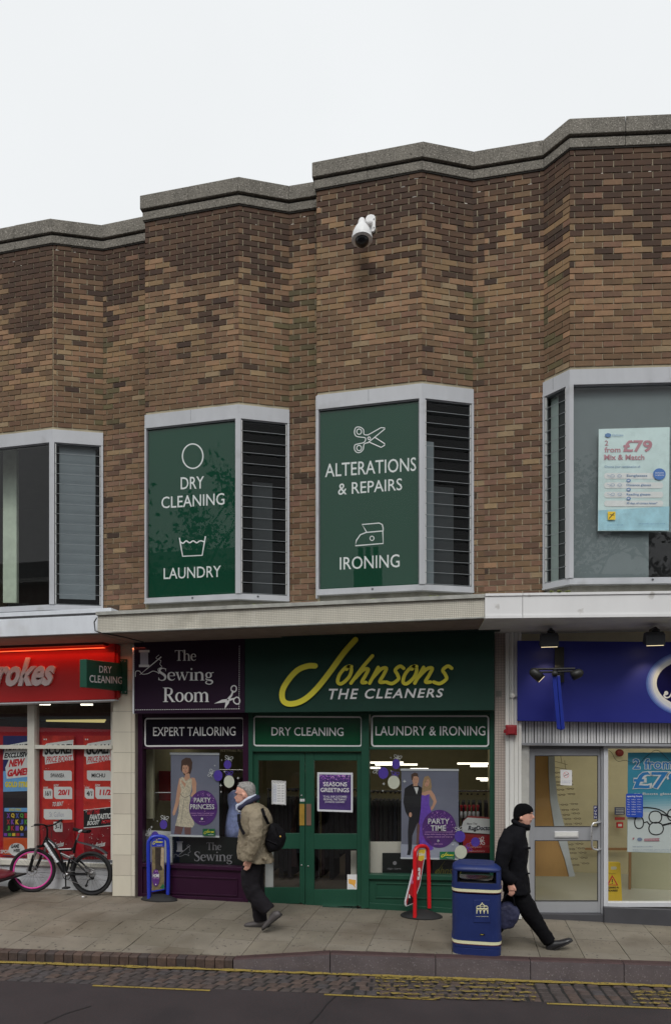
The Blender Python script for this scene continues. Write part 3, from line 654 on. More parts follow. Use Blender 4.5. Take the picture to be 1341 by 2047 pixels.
def serif(art,txt,x0,y0,x1,y1,m,desc=False,dyr=0):
    """cap top y0, baseline y1"""
    tot=sum(SG[c][0] for c in txt); sx=(x1-x0)/tot; H=(y1-y0)/.72; x=x0
    for c in txt:
        for P,W in SG[c][1]:
            pts=[(px_*sx+x, y1-py_*H+dyr*((x+px_*sx-x0)/(x1-x0))) for px_,py_ in P]; n=len(pts)
            if n>2: 
                q=spline([(*p,w_*sx) for p,w_ in zip(pts,W)],3); pts=[a[:2] for a in q]; W=[a[2] for a in q]
            else: W=[w_*(sx if abs(P[0][0]-P[1][0])<.05 else H*.9) for w_ in W]
            art.line(pts,W,m,rnd=False)
        x+=SG[c][0]*sx
def spool(a,m,m2,x=278,y=1300,s=1):
    f=lambda u,v:(x+u*s,y+v*s)
    a.poly([f(0,0),f(21,0),f(21,4.5),f(0,4.5)],m); a.poly([f(0,29),f(21,29),f(21,34),f(0,34)],m); a.poly([f(2.5,4.5),f(18.5,4.5),f(18.5,29),f(2.5,29)],m2)
    a.line([f(2,49),f(44,14)],[.8*s,2.6*s],m); a.line([f(40,10),f(34,16),f(44,21),f(42,28),f(46,34),f(38,38),f(41,47)],1.1*s,m,3)
    a.line([f(-7,53),f(-6,43),f(1,42),f(7,48),f(18,47),f(28,42),f(36,44),f(40,47)],1.4*s,m,4)
def scissors(a,m,bg_):
    a.poly([(428,1407),(444,1399),(459,1397),(458,1401),(455,1404)],m); a.poly([(449,1418),(451,1404),(456,1398),(460,1398),(458,1406)],m)
    a.line([(455,1400),(463,1390),(466,1382)],[5,4,3],m); a.loop([(468,1371),(472.5,1374),(472,1381),(467,1384),(462.5,1380),(463,1374)],2.4,m,3)
    a.line([(457,1400),(468,1397)],[5,3],m); a.loop([(474,1394),(479,1398),(479,1405),(474,1408),(468,1404),(468,1398)],2.4,m,3); a.ell(455.5,1399,1.5,1.6,bg_,10)
grey_t=mat('thread_grey',A(150,148,158,.42),rough=.6,var=0)
a=Art(PF); serif(a,'The',350,1300,393,1321,whm,dyr=.5); serif(a,'Sewing',316,1336,429,1361,whm); serif(a,'Room',327,1375,419,1404,whm); a.build('lettering',fs)
a=Art(PF); spool(a,wht,grey_t); a.build('thread_spool_symbol',fs); a=Art(PF); scissors(a,wht,dpur); a.build('scissors_symbol',fs)
a=Art(PF)
for i in range(58): a.rect(270+i*3.65,1419-i*.035,272+i*3.65,1420.2-i*.035,wht)
for x in (269.5,480):
    for i in range(34): a.rect(x,1292+i*3.75,x+1.1,1294.1+i*3.75,wht)
a.build('dashed_stitching',fs)
# the script logo, in photo pixels of the big fascia
def script(a,m,fn=None,k=1,fine=True):
    o=a.fn; a.fn=fn; z=lambda P:[(480+x/2.579,1250+y/2.579) for x,y in P]
    n=7 if fine else 3
    a.line(z([(388,211),(350,212),(300,232),(255,278),(222,335),(222,385),(250,406),(300,400),(350,372),(405,318),(470,235),(535,145),(596,76)]),11.2*k,m,n)
    T=z
    def gl(x0,x1,P,w=7.0*k):
        sl=34
        a.line([( (480+(x0+u*(x1-x0)+v*sl)/2.579),(1250+(302-v*92)/2.579)) for u,v in P],w,m,n)
    gl(492,560,[(.75,.95),(.35,.9),(.08,.5),(.15,.08),(.5,.0),(.85,.35),(.85,.75),(.6,.98),(.45,.8)])
    gl(572,650,[(.0,.02),(.35,.85),(.75,1.55)]); gl(572,655,[(.15,.3),(.45,.75),(.75,.8),(.72,.45),(.65,.08),(.9,.06)])
    gl(668,748,[(.0,.02),(.18,.9)]); gl(668,748,[(.06,.3),(.4,.8),(.72,.85),(.7,.5),(.62,.1),(.92,.08)])
    gl(752,818,[(.95,.85),(.6,.97),(.35,.75),(.65,.5),(.85,.25),(.5,.0),(.0,.08)])
    gl(828,895,[(.75,.95),(.35,.9),(.08,.5),(.15,.08),(.5,.0),(.85,.35),(.85,.75),(.6,.98),(.45,.8)])
    gl(900,985,[(.0,.02),(.18,.9)]); gl(900,985,[(.06,.3),(.4,.8),(.72,.85),(.7,.5),(.62,.1),(.92,.08)])
    gl(995,1065,[(.95,.85),(.6,.97),(.35,.75),(.65,.5),(.85,.25),(.5,.0),(.0,.08)])
    a.fn=o
a=Art(PF,.022,.0002); script(a,yl); a.build('script_lettering',cs)
a=Art(PF); a.text('THE CLEANERS',653,1377,888,1399,whm,bold=.018,shear=5,space=1.18,dyb=-4.5,dyt=-1.5+1); a.build('lettering',cs)
# ---- transom panels
def tpanel(x0,y0,x1,y1,label,txt,tx0,ty0,tx1,ty1,m,dy=0):
    t=thing('transom_sign',label,'sign',PS.at((x0+x1)/2,y1)); b=MB(); b.rect(PS,x0-3,y0-3,x1+3,y1+3,-.02,-.04,m,dy); b.build('panel',t)
    a=Art(PS,-.0165); a.frame(x0,y0,x1,y1,3.0,wht,5,dy); a.text(txt,tx0,ty0,tx1,ty1,whm,.006,dyb=dy*.9); a.build('lettering',t)
tpanel(289,1437,486,1492,'dark glossy panel with white border reading EXPERT TAILORING above the sewing shop window','EXPERT TAILORING',305,1454,470,1472,pblk,-1)
gp=mat('green_panel',A(18,62,40,.46),rough=.15,var=.06,scale=2,spec=.4)
tpanel(507,1433,722,1491,'green panel with white border reading DRY CLEANING above the green double doors','DRY CLEANING',542,1454,686,1471,gp,1)
tpanel(743,1432,976,1492,'green panel with white border reading LAUNDRY & IRONING above the right window','LAUNDRY & IRONING',750,1452,970,1471,gp,0)
# ---- cleaner shop front joinery (parts of the middle building)
m=MB()
m.rect(PS,270,1426,286,1803,.02,-.1,pur); m.rect(PS,486.5,1426,497,1806,.02,-.1,pur); m.rect(PS,286,1426,486.5,1434,0,-.08,pur); m.rect(PS,286,1494,486.5,1498,-.005,-.08,pur)
m.prism(PS,[(286,1733),(486.5,1741),(486.5,1734),(286,1726)],.035,-.1,pur); m.prism(PS,[(286,1795),(486.5,1806),(486.5,1741),(286,1733)],-.0,-.1,pur)
m.prism(PS,[(286,1801),(486.5,1812),(486.5,1797),(286,1786)],.022,-.1,pur)
f=m.build('purple_shopfront_frame',mid,bevel=.004)
m=MB()
for (x0,y0,x1,y1) in ((310,1749,474,1752),(310,1783,474,1786)): m.rect(PS,x0,y0,x1,y1,.014,-.01,pur,7)
m.rect(PS,308,1749,310.5,1786,.014,-.01,pur); m.rect(PS,473,1756,475.5,1792,.014,-.01,pur); m.build('panel_moulding',f,bevel=.003)
pane(PG_,[(286,1729),(487,1737),(487,1497),(286,1497)],f)
m=MB()
m.rect(PS,497.4,1426,506,1806,.02,-.1,green); m.rect(PS,723,1424,738,1816,.03,-.1,green); m.rect(PS,979,1421,988.5,1834,.02,-.1,green)
m.rect(PS,506,1424,723,1431,0,-.08,green); m.rect(PS,738,1422,979,1429,0,-.08,green); m.rect(PS,506,1493,723,1503,.03,-.08,green); m.rect(PS,738,1494,979,1499,0,-.08,green)
m.prism(PS,[(738,1757),(979,1761),(979,1752),(738,1748)],.04,-.1,green); m.prism(PS,[(738,1817),(979,1834),(979,1761),(738,1757)],0,-.1,green); m.prism(PS,[(738,1821),(979,1838),(979,1821),(738,1805)],.02,-.1,green)
g_=m.build('green_shopfront_frame',mid,bevel=.004)
m=MB()
for (x0,y0,x1,y1) in ((752,1765,965,1767.5),(752,1793,965,1795.5)): m.rect(PS,x0,y0,x1,y1,.014,-.01,green,5)
m.rect(PS,750,1765,752.5,1795.5,.014,-.01,green); m.build('panel_moulding',g_,bevel=.003)
pane(PG_,[(738,1750),(980,1755),(980,1497),(738,1497)],g_)
# double doors
brass=mat('brass_plate',A(176,142,66,.4),rough=.35,metal=.6,var=.15,scale=12); brn=mat('worn_plate',A(96,72,60,.42),rough=.5,var=.15)
chrome=mat('polished_metal',(.6,.6,.6),rough=.25,metal=1,var=.05)
for (x0,x1,gx0,gx1,yo,plate,px_) in ((499,608.6,515,598,0,brass,(598,608)),(609.6,722.5,627,713,1,brn,(611.5,621.5))):
    m=MB(); yb=1806+(x0-499)*.045; yb2=1806+(x1-499)*.045-.5
    for (a0,b0,a1,b1) in ((x0,1504,gx0,yb2),(gx1,1504,x1,yb2)): m.prism(PS,[(a0,yb),(a1,yb2),(a1,b0),(a0,b0)],-.02,-.07,green)
    m.rect(PS,gx0,1504,gx1,1521,-.02,-.07,green); m.rect(PS,gx0,1667+yo,gx1,1698+yo,-.02,-.07,green); m.rect(PS,gx0,1776+4*yo,gx1,yb2-2,-.02,-.07,green)
    d=m.build('door',mid,bevel=.004)
    pane(PG_,[(gx0-2,1669+yo),(gx1+2,1669+yo),(gx1+2,1519),(gx0-2,1519)],d); pane(PG_,[(gx0-2,1778+4*yo),(gx1+2,1778+4*yo),(gx1+2,1696),(gx0-2,1696)],d)
    m=MB(); m.rect(PS,px_[0],1608,px_[1],1651,-.012,-.03,plate); m.build('push_plate',d,label='shiny brass push plate' if plate is brass else 'dull brown push plate')
    m=MB()
    for yy in ((1591,1731) if not yo else (1733,)): m.lathe(PS.at((px_[0]+px_[1])/2-1,yy,-.02),[(.013,0),(.013,.006),(.006,.01)],chrome,10,PS.n)
    m.build('lock',d)
a=Art(PS,-.0185); a.rect(599,1598,608,1603,wht); a.text('PUSH',600,1599,607,1602,blkm); a.build('door_sticker',mid)
m=MB(); m.prism(PS,[(499,1809),(727,1819),(727,1816),(499,1806)],.05,-.1,chrome); m.build('threshold',mid)
# ---- tiled pillar
tilem=[mat('wall_tile%d'%i,A(*c,.38),rough=.35,var=.07,scale=4,streak=1) for i,c in enumerate([(168,163,150),(165,160,146),(170,165,151),(163,157,144)])]
PT_=YP(8.47)
m=MB(); m.prism(PT_,[(225,1793),(270,1795),(270,1280),(229,1280)],-.008,-.3,mat('tile_grout',A(120,114,104,.44)))
pil=m.build('pillar',left)
ys=[1288,1341,1382,1423,1464,1505,1545.5,1587,1628,1669,1710,1751,1792.5]
for i in range(len(ys)-1):
    for (x0,x1) in ((225+max(0,(1423-ys[i]))*.03,262),(262.7,269.3)):
        b=MB(); b.prism(PT_,[(x0,ys[i+1]-.5),(x1,ys[i+1]-.3),(x1,ys[i]+.3),(x0,ys[i]+.1)],0,-.05,random.choice(tilem)); b.build('wall_tile',pil)
# ---- mosaic pillar and white corner post on the right
mo2=mat('mosaic_tile_pillar',A(156,144,136,.44),rough=.7,var=.12,scale=3); mosaic(mo2,None,.034,A(128,118,112,.44),.2)
PM_=YP(8.46); m=MB(); m.prism(PM_,[(988.8,1836),(1009,1838),(1012,1250),(988.8,1250)],0,-.3,mo2); m.build('mosaic_pillar',mid)
m=MB(); m.prism(PM_,[(991,1381),(1003,1381),(1003,1393),(991,1393)],.002,-.05,conc); m.build('patch',mid)
wp=mat('white_post_paint',A(196,196,192,.46),rough=.5,var=.06,streak=1)
m=MB(); PW_=YP(8.42); 
for x0,x1,f in ((1010,1018,.0),(1018.5,1027,.012),(1027.5,1036,.0),(1036.5,1042,.008)): m.prism(PW_,[(x0,1838),(x1,1838),(x1,1245),(x0,1245)],f,-.2,wp)
m.build('white_post',right,bevel=.003)
# ---- optician front
gal=mat('grey_aluminium',A(150,152,156,.48),rough=.35,metal=.2,var=.06,scale=2,streak=1); cream=mat('cream_board',(.80,.73,.52),rough=.7,var=.07)
m=MB(); m.prism(PS,[(1036,1284),(1400,1284),(1400,1235),(1036,1235)],.0,-.1,cream); m.prism(PS,[(1036,1258),(1400,1258),(1400,1254),(1036,1254)],.02,-.0,cream); m.build('header_board',right)
m=MB(); m.tube([PS.at(1024,1262,.09),PS.at(1030,1261.5,.06),PS.at(1400,1259.5,.06)],.006,gal,6); m.build('conduit',right)
m=MB(); corr=mat('corrugated_grey',(.80,.80,.80),rough=.4,var=.03); corrd=mat('corrugated_gap',(.10,.10,.10),rough=.6,var=.1)
PC=YP(8.52)
m.prism(PC,[(1038,1488),(1400,1492),(1400,1440),(1038,1440)],-.004,-.05,corrd)
for i in range(62):
    x=1039+i*5.9; w_=[4.9,3.6,4.6][i%3]; m.prism(PC,[(x,1486),(x+w_,1486),(x+w_,1440),(x,1440)],.014,-.004,corr)
m.prism(PC,[(1038,1490.5),(1400,1493),(1400,1488),(1038,1485.5)],.03,-.06,gal); m.build('corrugated_panel',right)
m=MB()
PD_=YP(8.60)
m.rect(PD_,1041,1490,1057,1836,.05,-.1,mat('door_reveal',A(168,168,164,.46),rough=.5))
m.rect(PD_,1057,1491,1205,1497,.0,-.06,alud); m.build('door_surround',right)
m=MB(); m.rect(PD_,1058,1497,1069,1826,-.01,-.06,gal); m.rect(PD_,1195,1497,1200.5,1826,-.01,-.06,gal); m.rect(PD_,1069,1497,1195,1511,-.011,-.06,gal); m.rect(PD_,1069,1803,1195,1826,-.011,-.06,gal); m.rect(PD_,1069,1653.5,1195,1681,-.011,-.06,gal); m.rect(PD_,1201,1497,1205,1828,.012,-.06,gal)
dr=m.build('door',right,bevel=.003,label='grey aluminium glazed door with a letter plate')
pane(YP(8.63),[(1066,1655),(1197,1655),(1197,1509),(1066,1509)],dr); pane(YP(8.63),[(1066,1806),(1197,1806),(1197,1679),(1066,1679)],dr)
m=MB()
for (y0,y1) in ((1511,1654),(1681,1803)): frame_at(1068.5,y0,1195.5,y1,1.3,PD_,-.006,-.03,blk,m)
m.build('glazing_seal',dr)
m=MB(); m.rect(PD_,1108,1663,1156,1675,.006,-.012,mat('letter_plate',A(205,205,205,.5),rough=.3,metal=.3,var=.05)); m.rect(PD_,1110,1665,1154,1672.5,.009,.005,wp); m.build('letter_plate',dr,bevel=.002)
m=MB(); m.tube([PD_.at(1201,1643.5,.0),PD_.at(1192,1643.5,.06),PD_.at(1183,1645,.08),PD_.at(1180,1651,.085),PD_.at(1180,1690,.085),PD_.at(1183,1696,.08),PD_.at(1192,1698,.06),PD_.at(1201,1698,0)],.013,mat('door_handle_metal',(.72,.72,.72),rough=.25,metal=.8,var=0),10); m.build('handle',dr)
t=tag(Art(YP(8.62),.004).rect(1186,1611,1194,1638,mat('navy_sticker',A(26,30,84),var=0)).build('door_sticker',None),'small navy sticker with PUSH in white down the edge of the glazed door','sticker')
a=Art(YP(8.62),.006)
for i,ch in enumerate('PUSH'): a.text(ch,1187.8,1613+i*6.3,1192,1617.4+i*6.3,whm,.01)
a.build('lettering',t)
m=MB(); frame_at(1205.5,1489,1420,1813,9,PD_,.03,-.06,mat('white_window_frame',A(186,188,192,.5),rough=.4,var=.05,streak=1),m,tt=8,tb=9); wf=m.build('shop_window_frame',right,bevel=.003)
pane(YP(8.63),[(1213,1806),(1412,1806),(1412,1495),(1213,1495)],wf)
pln=mat('dark_plinth',A(60,60,64,.45),rough=.6,var=.15,scale=2); m=MB()
m.prism(PS,[(1205.5,1846),(1440,1864),(1440,1821),(1205.5,1812.5)],.06,-.1,pln); m.prism(PS,[(1057,1838),(1205,1845),(1205,1828),(1057,1826)],.04,-.1,pln); m.build('plinth',right,bevel=.004)
# blue fascia
blue=mat('blue_sign_board',A(25,32,112,.44),rough=.42,var=.06,scale=2); nvy=mat('navy_oval',A(12,14,60,.42),rough=.15,var=0,coat=.6); halo=mat('pale_halo',A(196,206,224,.44),rough=.4,var=0); halo2=mat('blue_halo',A(104,130,190,.44),rough=.4,var=0)
PB=YP(8.36)
bf=thing('fascia_sign','royal blue optician sign board with a navy oval badge cut by the photo edge','sign',PB.at(1200,1442))
m=MB(); m.prism(PB,[(1034,1441.5),(1480,1448),(1480,1285),(1034,1281)],0,-.14,blue); m.build('board',bf,bevel=.003)
a=Art(PB)
for i in range(5):
    c_=(60+i*30,84+i*25,150+i*15); a.ell(1378,1367,87-i*3.2,66-i*2.2,mat('halo%d'%i,A(*c_,.42),var=0,rough=.4),40)
a.ell(1378,1366,70,51,halo,40); a.ell(1378,1366,66,46,nvy,40); a.build('oval_badge',bf)
a=Art(PB,.008); a.line([(1330,1386),(1327,1391),(1331,1395),(1338,1393),(1344,1383),(1350,1368)],[3,4,3,3,4,5],whm,5); a.ell(1331,1386,4.2,4.2,whm,14)
a.line([(1350,1390),(1362,1350),(1372,1342),(1378,1350),(1366,1366),(1352,1372),(1372,1372),(1378,1384),(1364,1394),(1350,1390)],5,whm,5); a.line([(1390,1368),(1384,1380),(1392,1392),(1402,1380),(1396,1368),(1390,1370)],4.5,whm,4); a.line([(1410,1368),(1404,1380),(1412,1392),(1422,1380),(1416,1368),(1410,1370)],4.5,whm,4)
a.build('script_lettering',bf)
# alarm box and conduit on the white post
m=MB(); ra=mat('alarm_red',A(128,26,34,.42),rough=.5,var=.1); m.rect(PW_,1010,1450,1032,1470,.09,.014,ra); m.prism(PW_,[(1013,1468),(1029,1468),(1029,1453),(1013,1453)],.105,.09,ra); m.prism(PW_,[(1006,1466),(1010,1466),(1010,1458),(1006,1460)],.07,.03,ra)
m.build('alarm_box',None,'small red alarm sounder box on the white corner post','alarm box',bevel=.006)
m=MB(); m.tube([PW_.at(1024,1262,.03),PW_.at(1023,1449,.03)],.010,wp,8)
for y,r in ((1262,.03),(1392,.034)): m.lathe(PW_.at(1023.5,y,.013),[(r,0),(r,.03),(r*.8,.038)],wp,14,PW_.n)
m.tube([PW_.at(1026,1392,.03),PW_.at(1034,1393,.03)],.009,gal,8); m.build('conduit',right)
# ---- betting shop
PL_=YP(8.75); PLF=YP(8.36)
lred=mat('red_sign_board',A(160,26,26,.42),rough=.4,var=.05,scale=2); dred=mat('dark_red_hood',A(70,16,18,.4),rough=.5)
ls=thing('fascia_sign','red betting shop sign board with raised white letters rokes under a lit strip','sign',PLF.at(110,1400))
m=MB(); m.prism(PLF,[(-260,1413),(229,1398),(229,1286),(-260,1312)],0,-.3,lred); m.prism(PLF,[(229.2,1396),(233,1393),(233,1289),(229.2,1287)],-.03,-.28,lred); m.build('board',ls,bevel=.008)
m=MB(); m.prism(PLF,[(-260,1309),(216,1292),(220,1285),(222,1279),(-260,1292)],.15,.001,dred); m.build('lamp_hood',ls,bevel=.006)
m=MB(); P0,P1_=PLF.at(-260,1314.6),PLF.at(214,1296.5)
em=mat('red_strip_lamp',(1,.10,.03),emit=2.2)
m.add([P0+Vector((0,-.10,.0)),P1_+Vector((0,-.10,0)),P1_+Vector((0,-.03,0)),P0+Vector((0,-.03,0))],[(0,1,2,3)],em); m.build('lamp_strip',ls,fix=False)
ll=bpy.data.lights.new('red_strip_light','AREA'); ll.shape='RECTANGLE'; ll.size=3.6; ll.size_y=.03; ll.energy=4; ll.color=(1,.22,.08)
lo_=bpy.data.objects.new('red_strip_light',ll); COL.objects.link(lo_); c_=(P0+P1_)/2; lo_.location=c_+Vector((.9,-.075,-.008)); dd=(P1_-P0).normalized(); lo_.rotation_euler=(R(-22),0,0)
m=MB(); m.prism(PLF,[(-260,1415.5),(229,1401),(229,1398.5),(-260,1413.5)],-.005,-.3,wpaint); m.build('trim',left)
a=Art(PLF,.03,.0003)
for i in range(2):
    pass
def raised(pl,txt,box,m,bold,shear,depth,name,par,dyb=0,side=None,space=1.0,dyt=None):
    for k in range(int(depth/.003)+1):
        pass
    a=Art(pl,depth); a.text(txt,*box,m,bold,dyb=dyb,shear=shear,space=space,dyt=dyt); vs=a.mb.v[:]; o=a.mb.build(name,par,fix=False)
    sol=o.modifiers.new('s','SOLIDIFY'); sol.thickness=depth-.002; sol.offset=0 if False else (1 if (o.data.polygons[0].normal.dot(pl.n)<0) else -1)
    return o
raised(PLF,'rokes',(-9,1316,119,1373.5,),whm,.035,16,.03,'raised_letters',ls,dyb=-2)
raised(PLF,'Ladb',(-150,1320,-20,1377),whm,.035,16,.03,'raised_letters',ls,dyb=-2)
cw=mat('cream_window_frame',A(190,188,178,.46),rough=.5,var=.06)
m=MB(); m.prism(PL_,[(58,1718),(72,1719),(72,1404),(58,1404)],.04,-.08,cw)
m.prism(PL_,[(-200,1497.5),(58,1497.5),(58,1490),(-200,1490)],.03,-.06,cw); m.prism(PL_,[(72,1497.5),(226,1498),(226,1490.5),(72,1490)],.03,-.06,cw)
m.prism(PL_,[(-200,1722),(226,1734),(226,1727),(-200,1708)],.07,-.08,cw); m.prism(PL_,[(-200,1404),(226,1402),(226,1396),(-200,1396)],.02,-.08,cw); m.prism(PL_,[(222,1727),(227,1727),(227,1402),(222,1402)],.01,-.08,cw)
lw=m.build('shop_window_frame',left,bevel=.003)
for (x0,x1) in ((-200,58),(72,222)):
    pane(PL_,[(x0,1491),(x1,1491),(x1,1403),(x0,1403)],lw,off=-.02); pane(PL_,[(x0,1724),(x1,1728),(x1,1497),(x0,1497)],lw,off=-.02)
bo=mat('white_boarding',A(176,178,182,.46),rough=.5,var=.08,scale=3)
ysr=[(1722.5,1737),(1737.6,1747),(1747.6,1757),(1757.6,1786)]
for i,(y0,y1) in enumerate(ysr):
    s0=(y0-1484)/6340*1.0; g=lambda x,y:y+(x-150)*((y-1484)/6200)
    for x0,x1 in ((-220,226),):
        m=MB(); m.prism(PL_,[(x0,g(x0,y1)),(x1,g(x1,y1)),(x1,g(x1,y0)),(x0,g(x0,y0))],.03-(.003 if i%2 else 0),-.06,bo); m.build('cladding_board',left,bevel=.003)
# white gap strip fill
m=MB(); m.prism(PL_,[(-220,1790),(226,1790),(226,1720),(-220,1720)],.012,-.05,alud); m.build('cladding_backing',left)
# ================================================================ across the street (seen only in reflections)
def brickmat(name,c1,c2,mo):
    m=bpy.data.materials.new(name); m.use_nodes=True; t=m.node_tree; p=t.nodes['Principled BSDF']; p.inputs['Roughness'].default_value=.9
    g=node(t,'ShaderNodeNewGeometry'); mp=node(t,'ShaderNodeMapping'); mp.inputs['Rotation'].default_value=(R(-90),0,0); b=node(t,'ShaderNodeTexBrick'); b.inputs['Scale'].default_value=4.4
    b.inputs['Color1'].default_value=(*c1,1); b.inputs['Color2'].default_value=(*c2,1); b.inputs['Mortar'].default_value=(*mo,1); b.inputs['Mortar Size'].default_value=.02
    t.links.new(g.outputs['Position'],mp.inputs[0]); t.links.new(mp.outputs[0],b.inputs[0]); t.links.new(b.outputs[0],p.inputs['Base Color']); return m
ob=brickmat('far_brick',(.16,.065,.045),(.11,.05,.04),(.18,.16,.13)); ob2=brickmat('far_brick_brown',(.14,.09,.06),(.10,.07,.05),(.18,.16,.13))
slate=mat('slate',(.06,.065,.07),rough=.7,var=.2); wf_=mat('far_window_white',(.7,.7,.68),var=0); wd=mat('far_window_dark',(.02,.022,.025),rough=.08,var=0)
m=MB(); m.box(-60,60,-10.5,-7,RZ,RZ+.14,mat('far_paving',(.2,.19,.17),rough=.9,var=.2)); m.build('far_pavement',kind='structure')
def opp(x0,x1,h,bm_,label,ch,sc):
    t=thing('brick_building',label,'building',((x0+x1)/2,-14,0)); y=-10.4; Y2=-19
    m=MB(); m.box(x0,x1,Y2,y,RZ,h,bm_); m.build('wall',t)
    m=MB(); P=[(x0-.1,y+.35,h),(x1+.1,y+.35,h),(x1+.1,(y+Y2)/2,h+2.2),(x0-.1,(y+Y2)/2,h+2.2),(x1+.1,Y2-.2,h),(x0-.1,Y2-.2,h)]; m.add(P,[(0,1,2,3),(3,2,4,5),(0,3,5),(1,4,2),(0,5,4,1)],slate); m.build('roof',t)
    m=MB(); m.box(x0,x1,y+.01,y+.38,h-.22,h-.02,wf_); m.build('eaves_board',t)
    for cx in ch:
        m=MB(); m.box(cx-.6,cx+.6,-13.4,-12.7,h+.4,h+2.9,bm_); m.box(cx-.66,cx+.66,-13.46,-12.64,h+2.9,h+3.05,slate)
        for k in (-.35,0,.35): m.lathe((cx+k,-13.05,h+3.05),[(.13,0),(.11,.45),(.14,.5)],ob,10)
        m.build('chimney',t)
    n=int((x1-x0)/2.6)
    for i in range(n):
        cx=x0+(i+.5)*(x1-x0)/n
        for z in ([4.3,7.2] if h>9 else [4.6]):
            m=MB(); m.box(cx-.55,cx+.55,y-.02,y+.03,z,z+1.6,wf_); m.box(cx-.7,cx+.7,y-.02,y+.08,z-.12,z-.02,wf_); f=m.build('window',t)
            m=MB(); 
            for a_ in (-.49,.03): 
                for b_ in (.06,.83): m.box(cx+a_,cx+a_+.46,y+.031,y+.036,z+b_,z+b_+.71,wd)
            m.build('pane',f)
    m=MB(); m.box(x0+.3,x1-.3,y,y+.06,.3,2.6,wd); m.box(x0+.2,x1-.2,y,y+.25,2.75,3.5,sc); m.build('shopfront',t)
opp(-30,-9.2,9.9,ob,'tall red brick building across the street mirrored in the upper left windows',(),mat('far_sign_grey',(.35,.36,.37)))
opp(-9,2.2,7.6,ob2,'low brown brick building across the street mirrored in the middle windows',(-4.6,-.4),mat('far_sign_white',(.5,.5,.5)))
opp(2.4,26,8.4,ob,'long red brick building across the street mirrored in the right windows',(9,18),mat('far_sign_blue',(.05,.08,.2)))
bark=mat('bark',(.06,.05,.04),rough=.95); leafm=mat('autumn_leaf',(.05,.055,.03),rough=.7,var=.3,scale=20)
def tree(x,y,h,seed,label):
    random.seed(seed); t=thing('street_tree',label,'tree',(x,y,RZ)); tr=MB(); lf=MB()
    def br(p,d,L,r,lv):
        pts=[p]; q=p.copy(); dd=d.copy()
        for i in range(4): dd=(dd+Vector((random.uniform(-.16,.16),random.uniform(-.16,.16),random.uniform(-.04,.10)))).normalized(); q=q+dd*L/4; pts.append(q.copy())
        tr.tube(pts,[r*(1-.17*i) for i in range(5)],bark,5 if lv else 8,False)
        if lv<3:
            for k in range(5 if lv else 9):
                b=pts[random.randint(1,4)]; a=random.uniform(0,6.28); e=random.uniform(.35,.9); nd=(Vector((math.cos(a)*e,math.sin(a)*e,random.uniform(.25,.8)))).normalized(); br(b,nd,L*random.uniform(.42,.6),r*.42,lv+1)
        else:
            for k in range(16):
                c=pts[random.randint(1,4)]+Vector([random.uniform(-.35,.35) for _ in range(3)]); s=random.uniform(.07,.14); u=Vector([random.uniform(-1,1) for _ in range(3)]).normalized()*s; v=u.orthogonal().normalized()*s*.6
                lf.add([c-u,c-v,c+u,c+v],[(0,1,2,3)],leafm)
    br(Vector((x,y,RZ)),Vector((0,0,1)),h*.62,.16,0)
    tr.build('trunk',t,fix=False); lf.build('crown',t,fix=False)
tree(-12,-7.8,13.5,11,'sparse autumn street tree mirrored in the left green window panel')
tree(9.8,-7.8,14,12,'sparse autumn street tree mirrored in the upper right window')
tree(13.6,-8.0,12.5,14,'bushier autumn street tree mirrored beside the sparse one at the right')
random.seed(21)
# ================================================================ window signs of the bays
wg=mat('green_vinyl',A(6,54,38,.44),rough=.6,var=.05,scale=1.5,spec=.1); wl=mat('pale_green_print',A(196,214,208,.46),rough=.6,var=0,spec=.2)
q=f2[1]; g=thing('window_sign','green window panel reading DRY CLEANING and LAUNDRY with circle and wash tub symbols','sign',q.at(385,1190)); m=MB(); m.prism(q,[(297,1195),(472,1188),(472,838),(297,858)],-.004,-.012,wg); m.build('panel',g)
a=Art(q,-.003); a.loop([(385+20.5*math.cos(t*math.pi/16),911.5+24.5*math.sin(t*math.pi/16)) for t in range(32)],2.6,wl); a.line([(358.5,1075),(365,1112),(404,1110),(410.5,1072)],2.6,wl,rnd=False)
a.line([(360,1083),(366,1086),(372,1081),(379,1085),(386,1081),(393,1085),(400,1081),(408,1083)],2.6,wl,3,False); a.build('symbols',g)
a=Art(q,-.003); a.text('DRY',361,954,407.5,978,wl,.004,dyb=-2,dyt=-2.5); a.text('CLEANING',322.5,993,448.5,1016.5,wl,.004,dyb=-8,dyt=-8); a.text('LAUNDRY',327,1136,441.5,1158,wl,.004,dyb=-4.5,dyt=-5.5); a.build('lettering',g)
q=f3[1]; g=thing('window_sign','green window panel reading ALTERATIONS & REPAIRS and IRONING with scissors and iron symbols','sign',q.at(738,1175)); m=MB(); m.prism(q,[(640,1180),(836,1171),(836,800),(640,823)],-.004,-.012,wg); m.build('panel',g)
a=Art(q,-.003); S=lambda P:[(600+x/3.529,740+y/3.529) for x,y in P]
for cx,cy in ((415,432),(415,548)):
    a.loop(S([(cx+17*math.cos(t*math.pi/8),cy+19*math.sin(t*math.pi/8)) for t in range(16)]),1.9,wl)
a.line(S([(478,455),(450,452),(446,418),(420,400),(392,404),(382,436),(392,462),(418,470),(452,474),(462,484),(450,508),(414,518),(386,526),(382,556),(398,578),(424,578),(444,556),(450,520),(476,510)]),1.9,wl,3)
a.line(S([(476,512),(596,414),(596,406),(570,404),(478,456)]),1.9,wl); a.line(S([(528,474),(596,518),(594,530),(570,544),(486,506)]),1.9,wl); a.loop(S([(486+9*math.cos(t*math.pi/6),480+10*math.sin(t*math.pi/6)) for t in range(12)]),1.7,wl)
a.build('scissors_symbol',g)
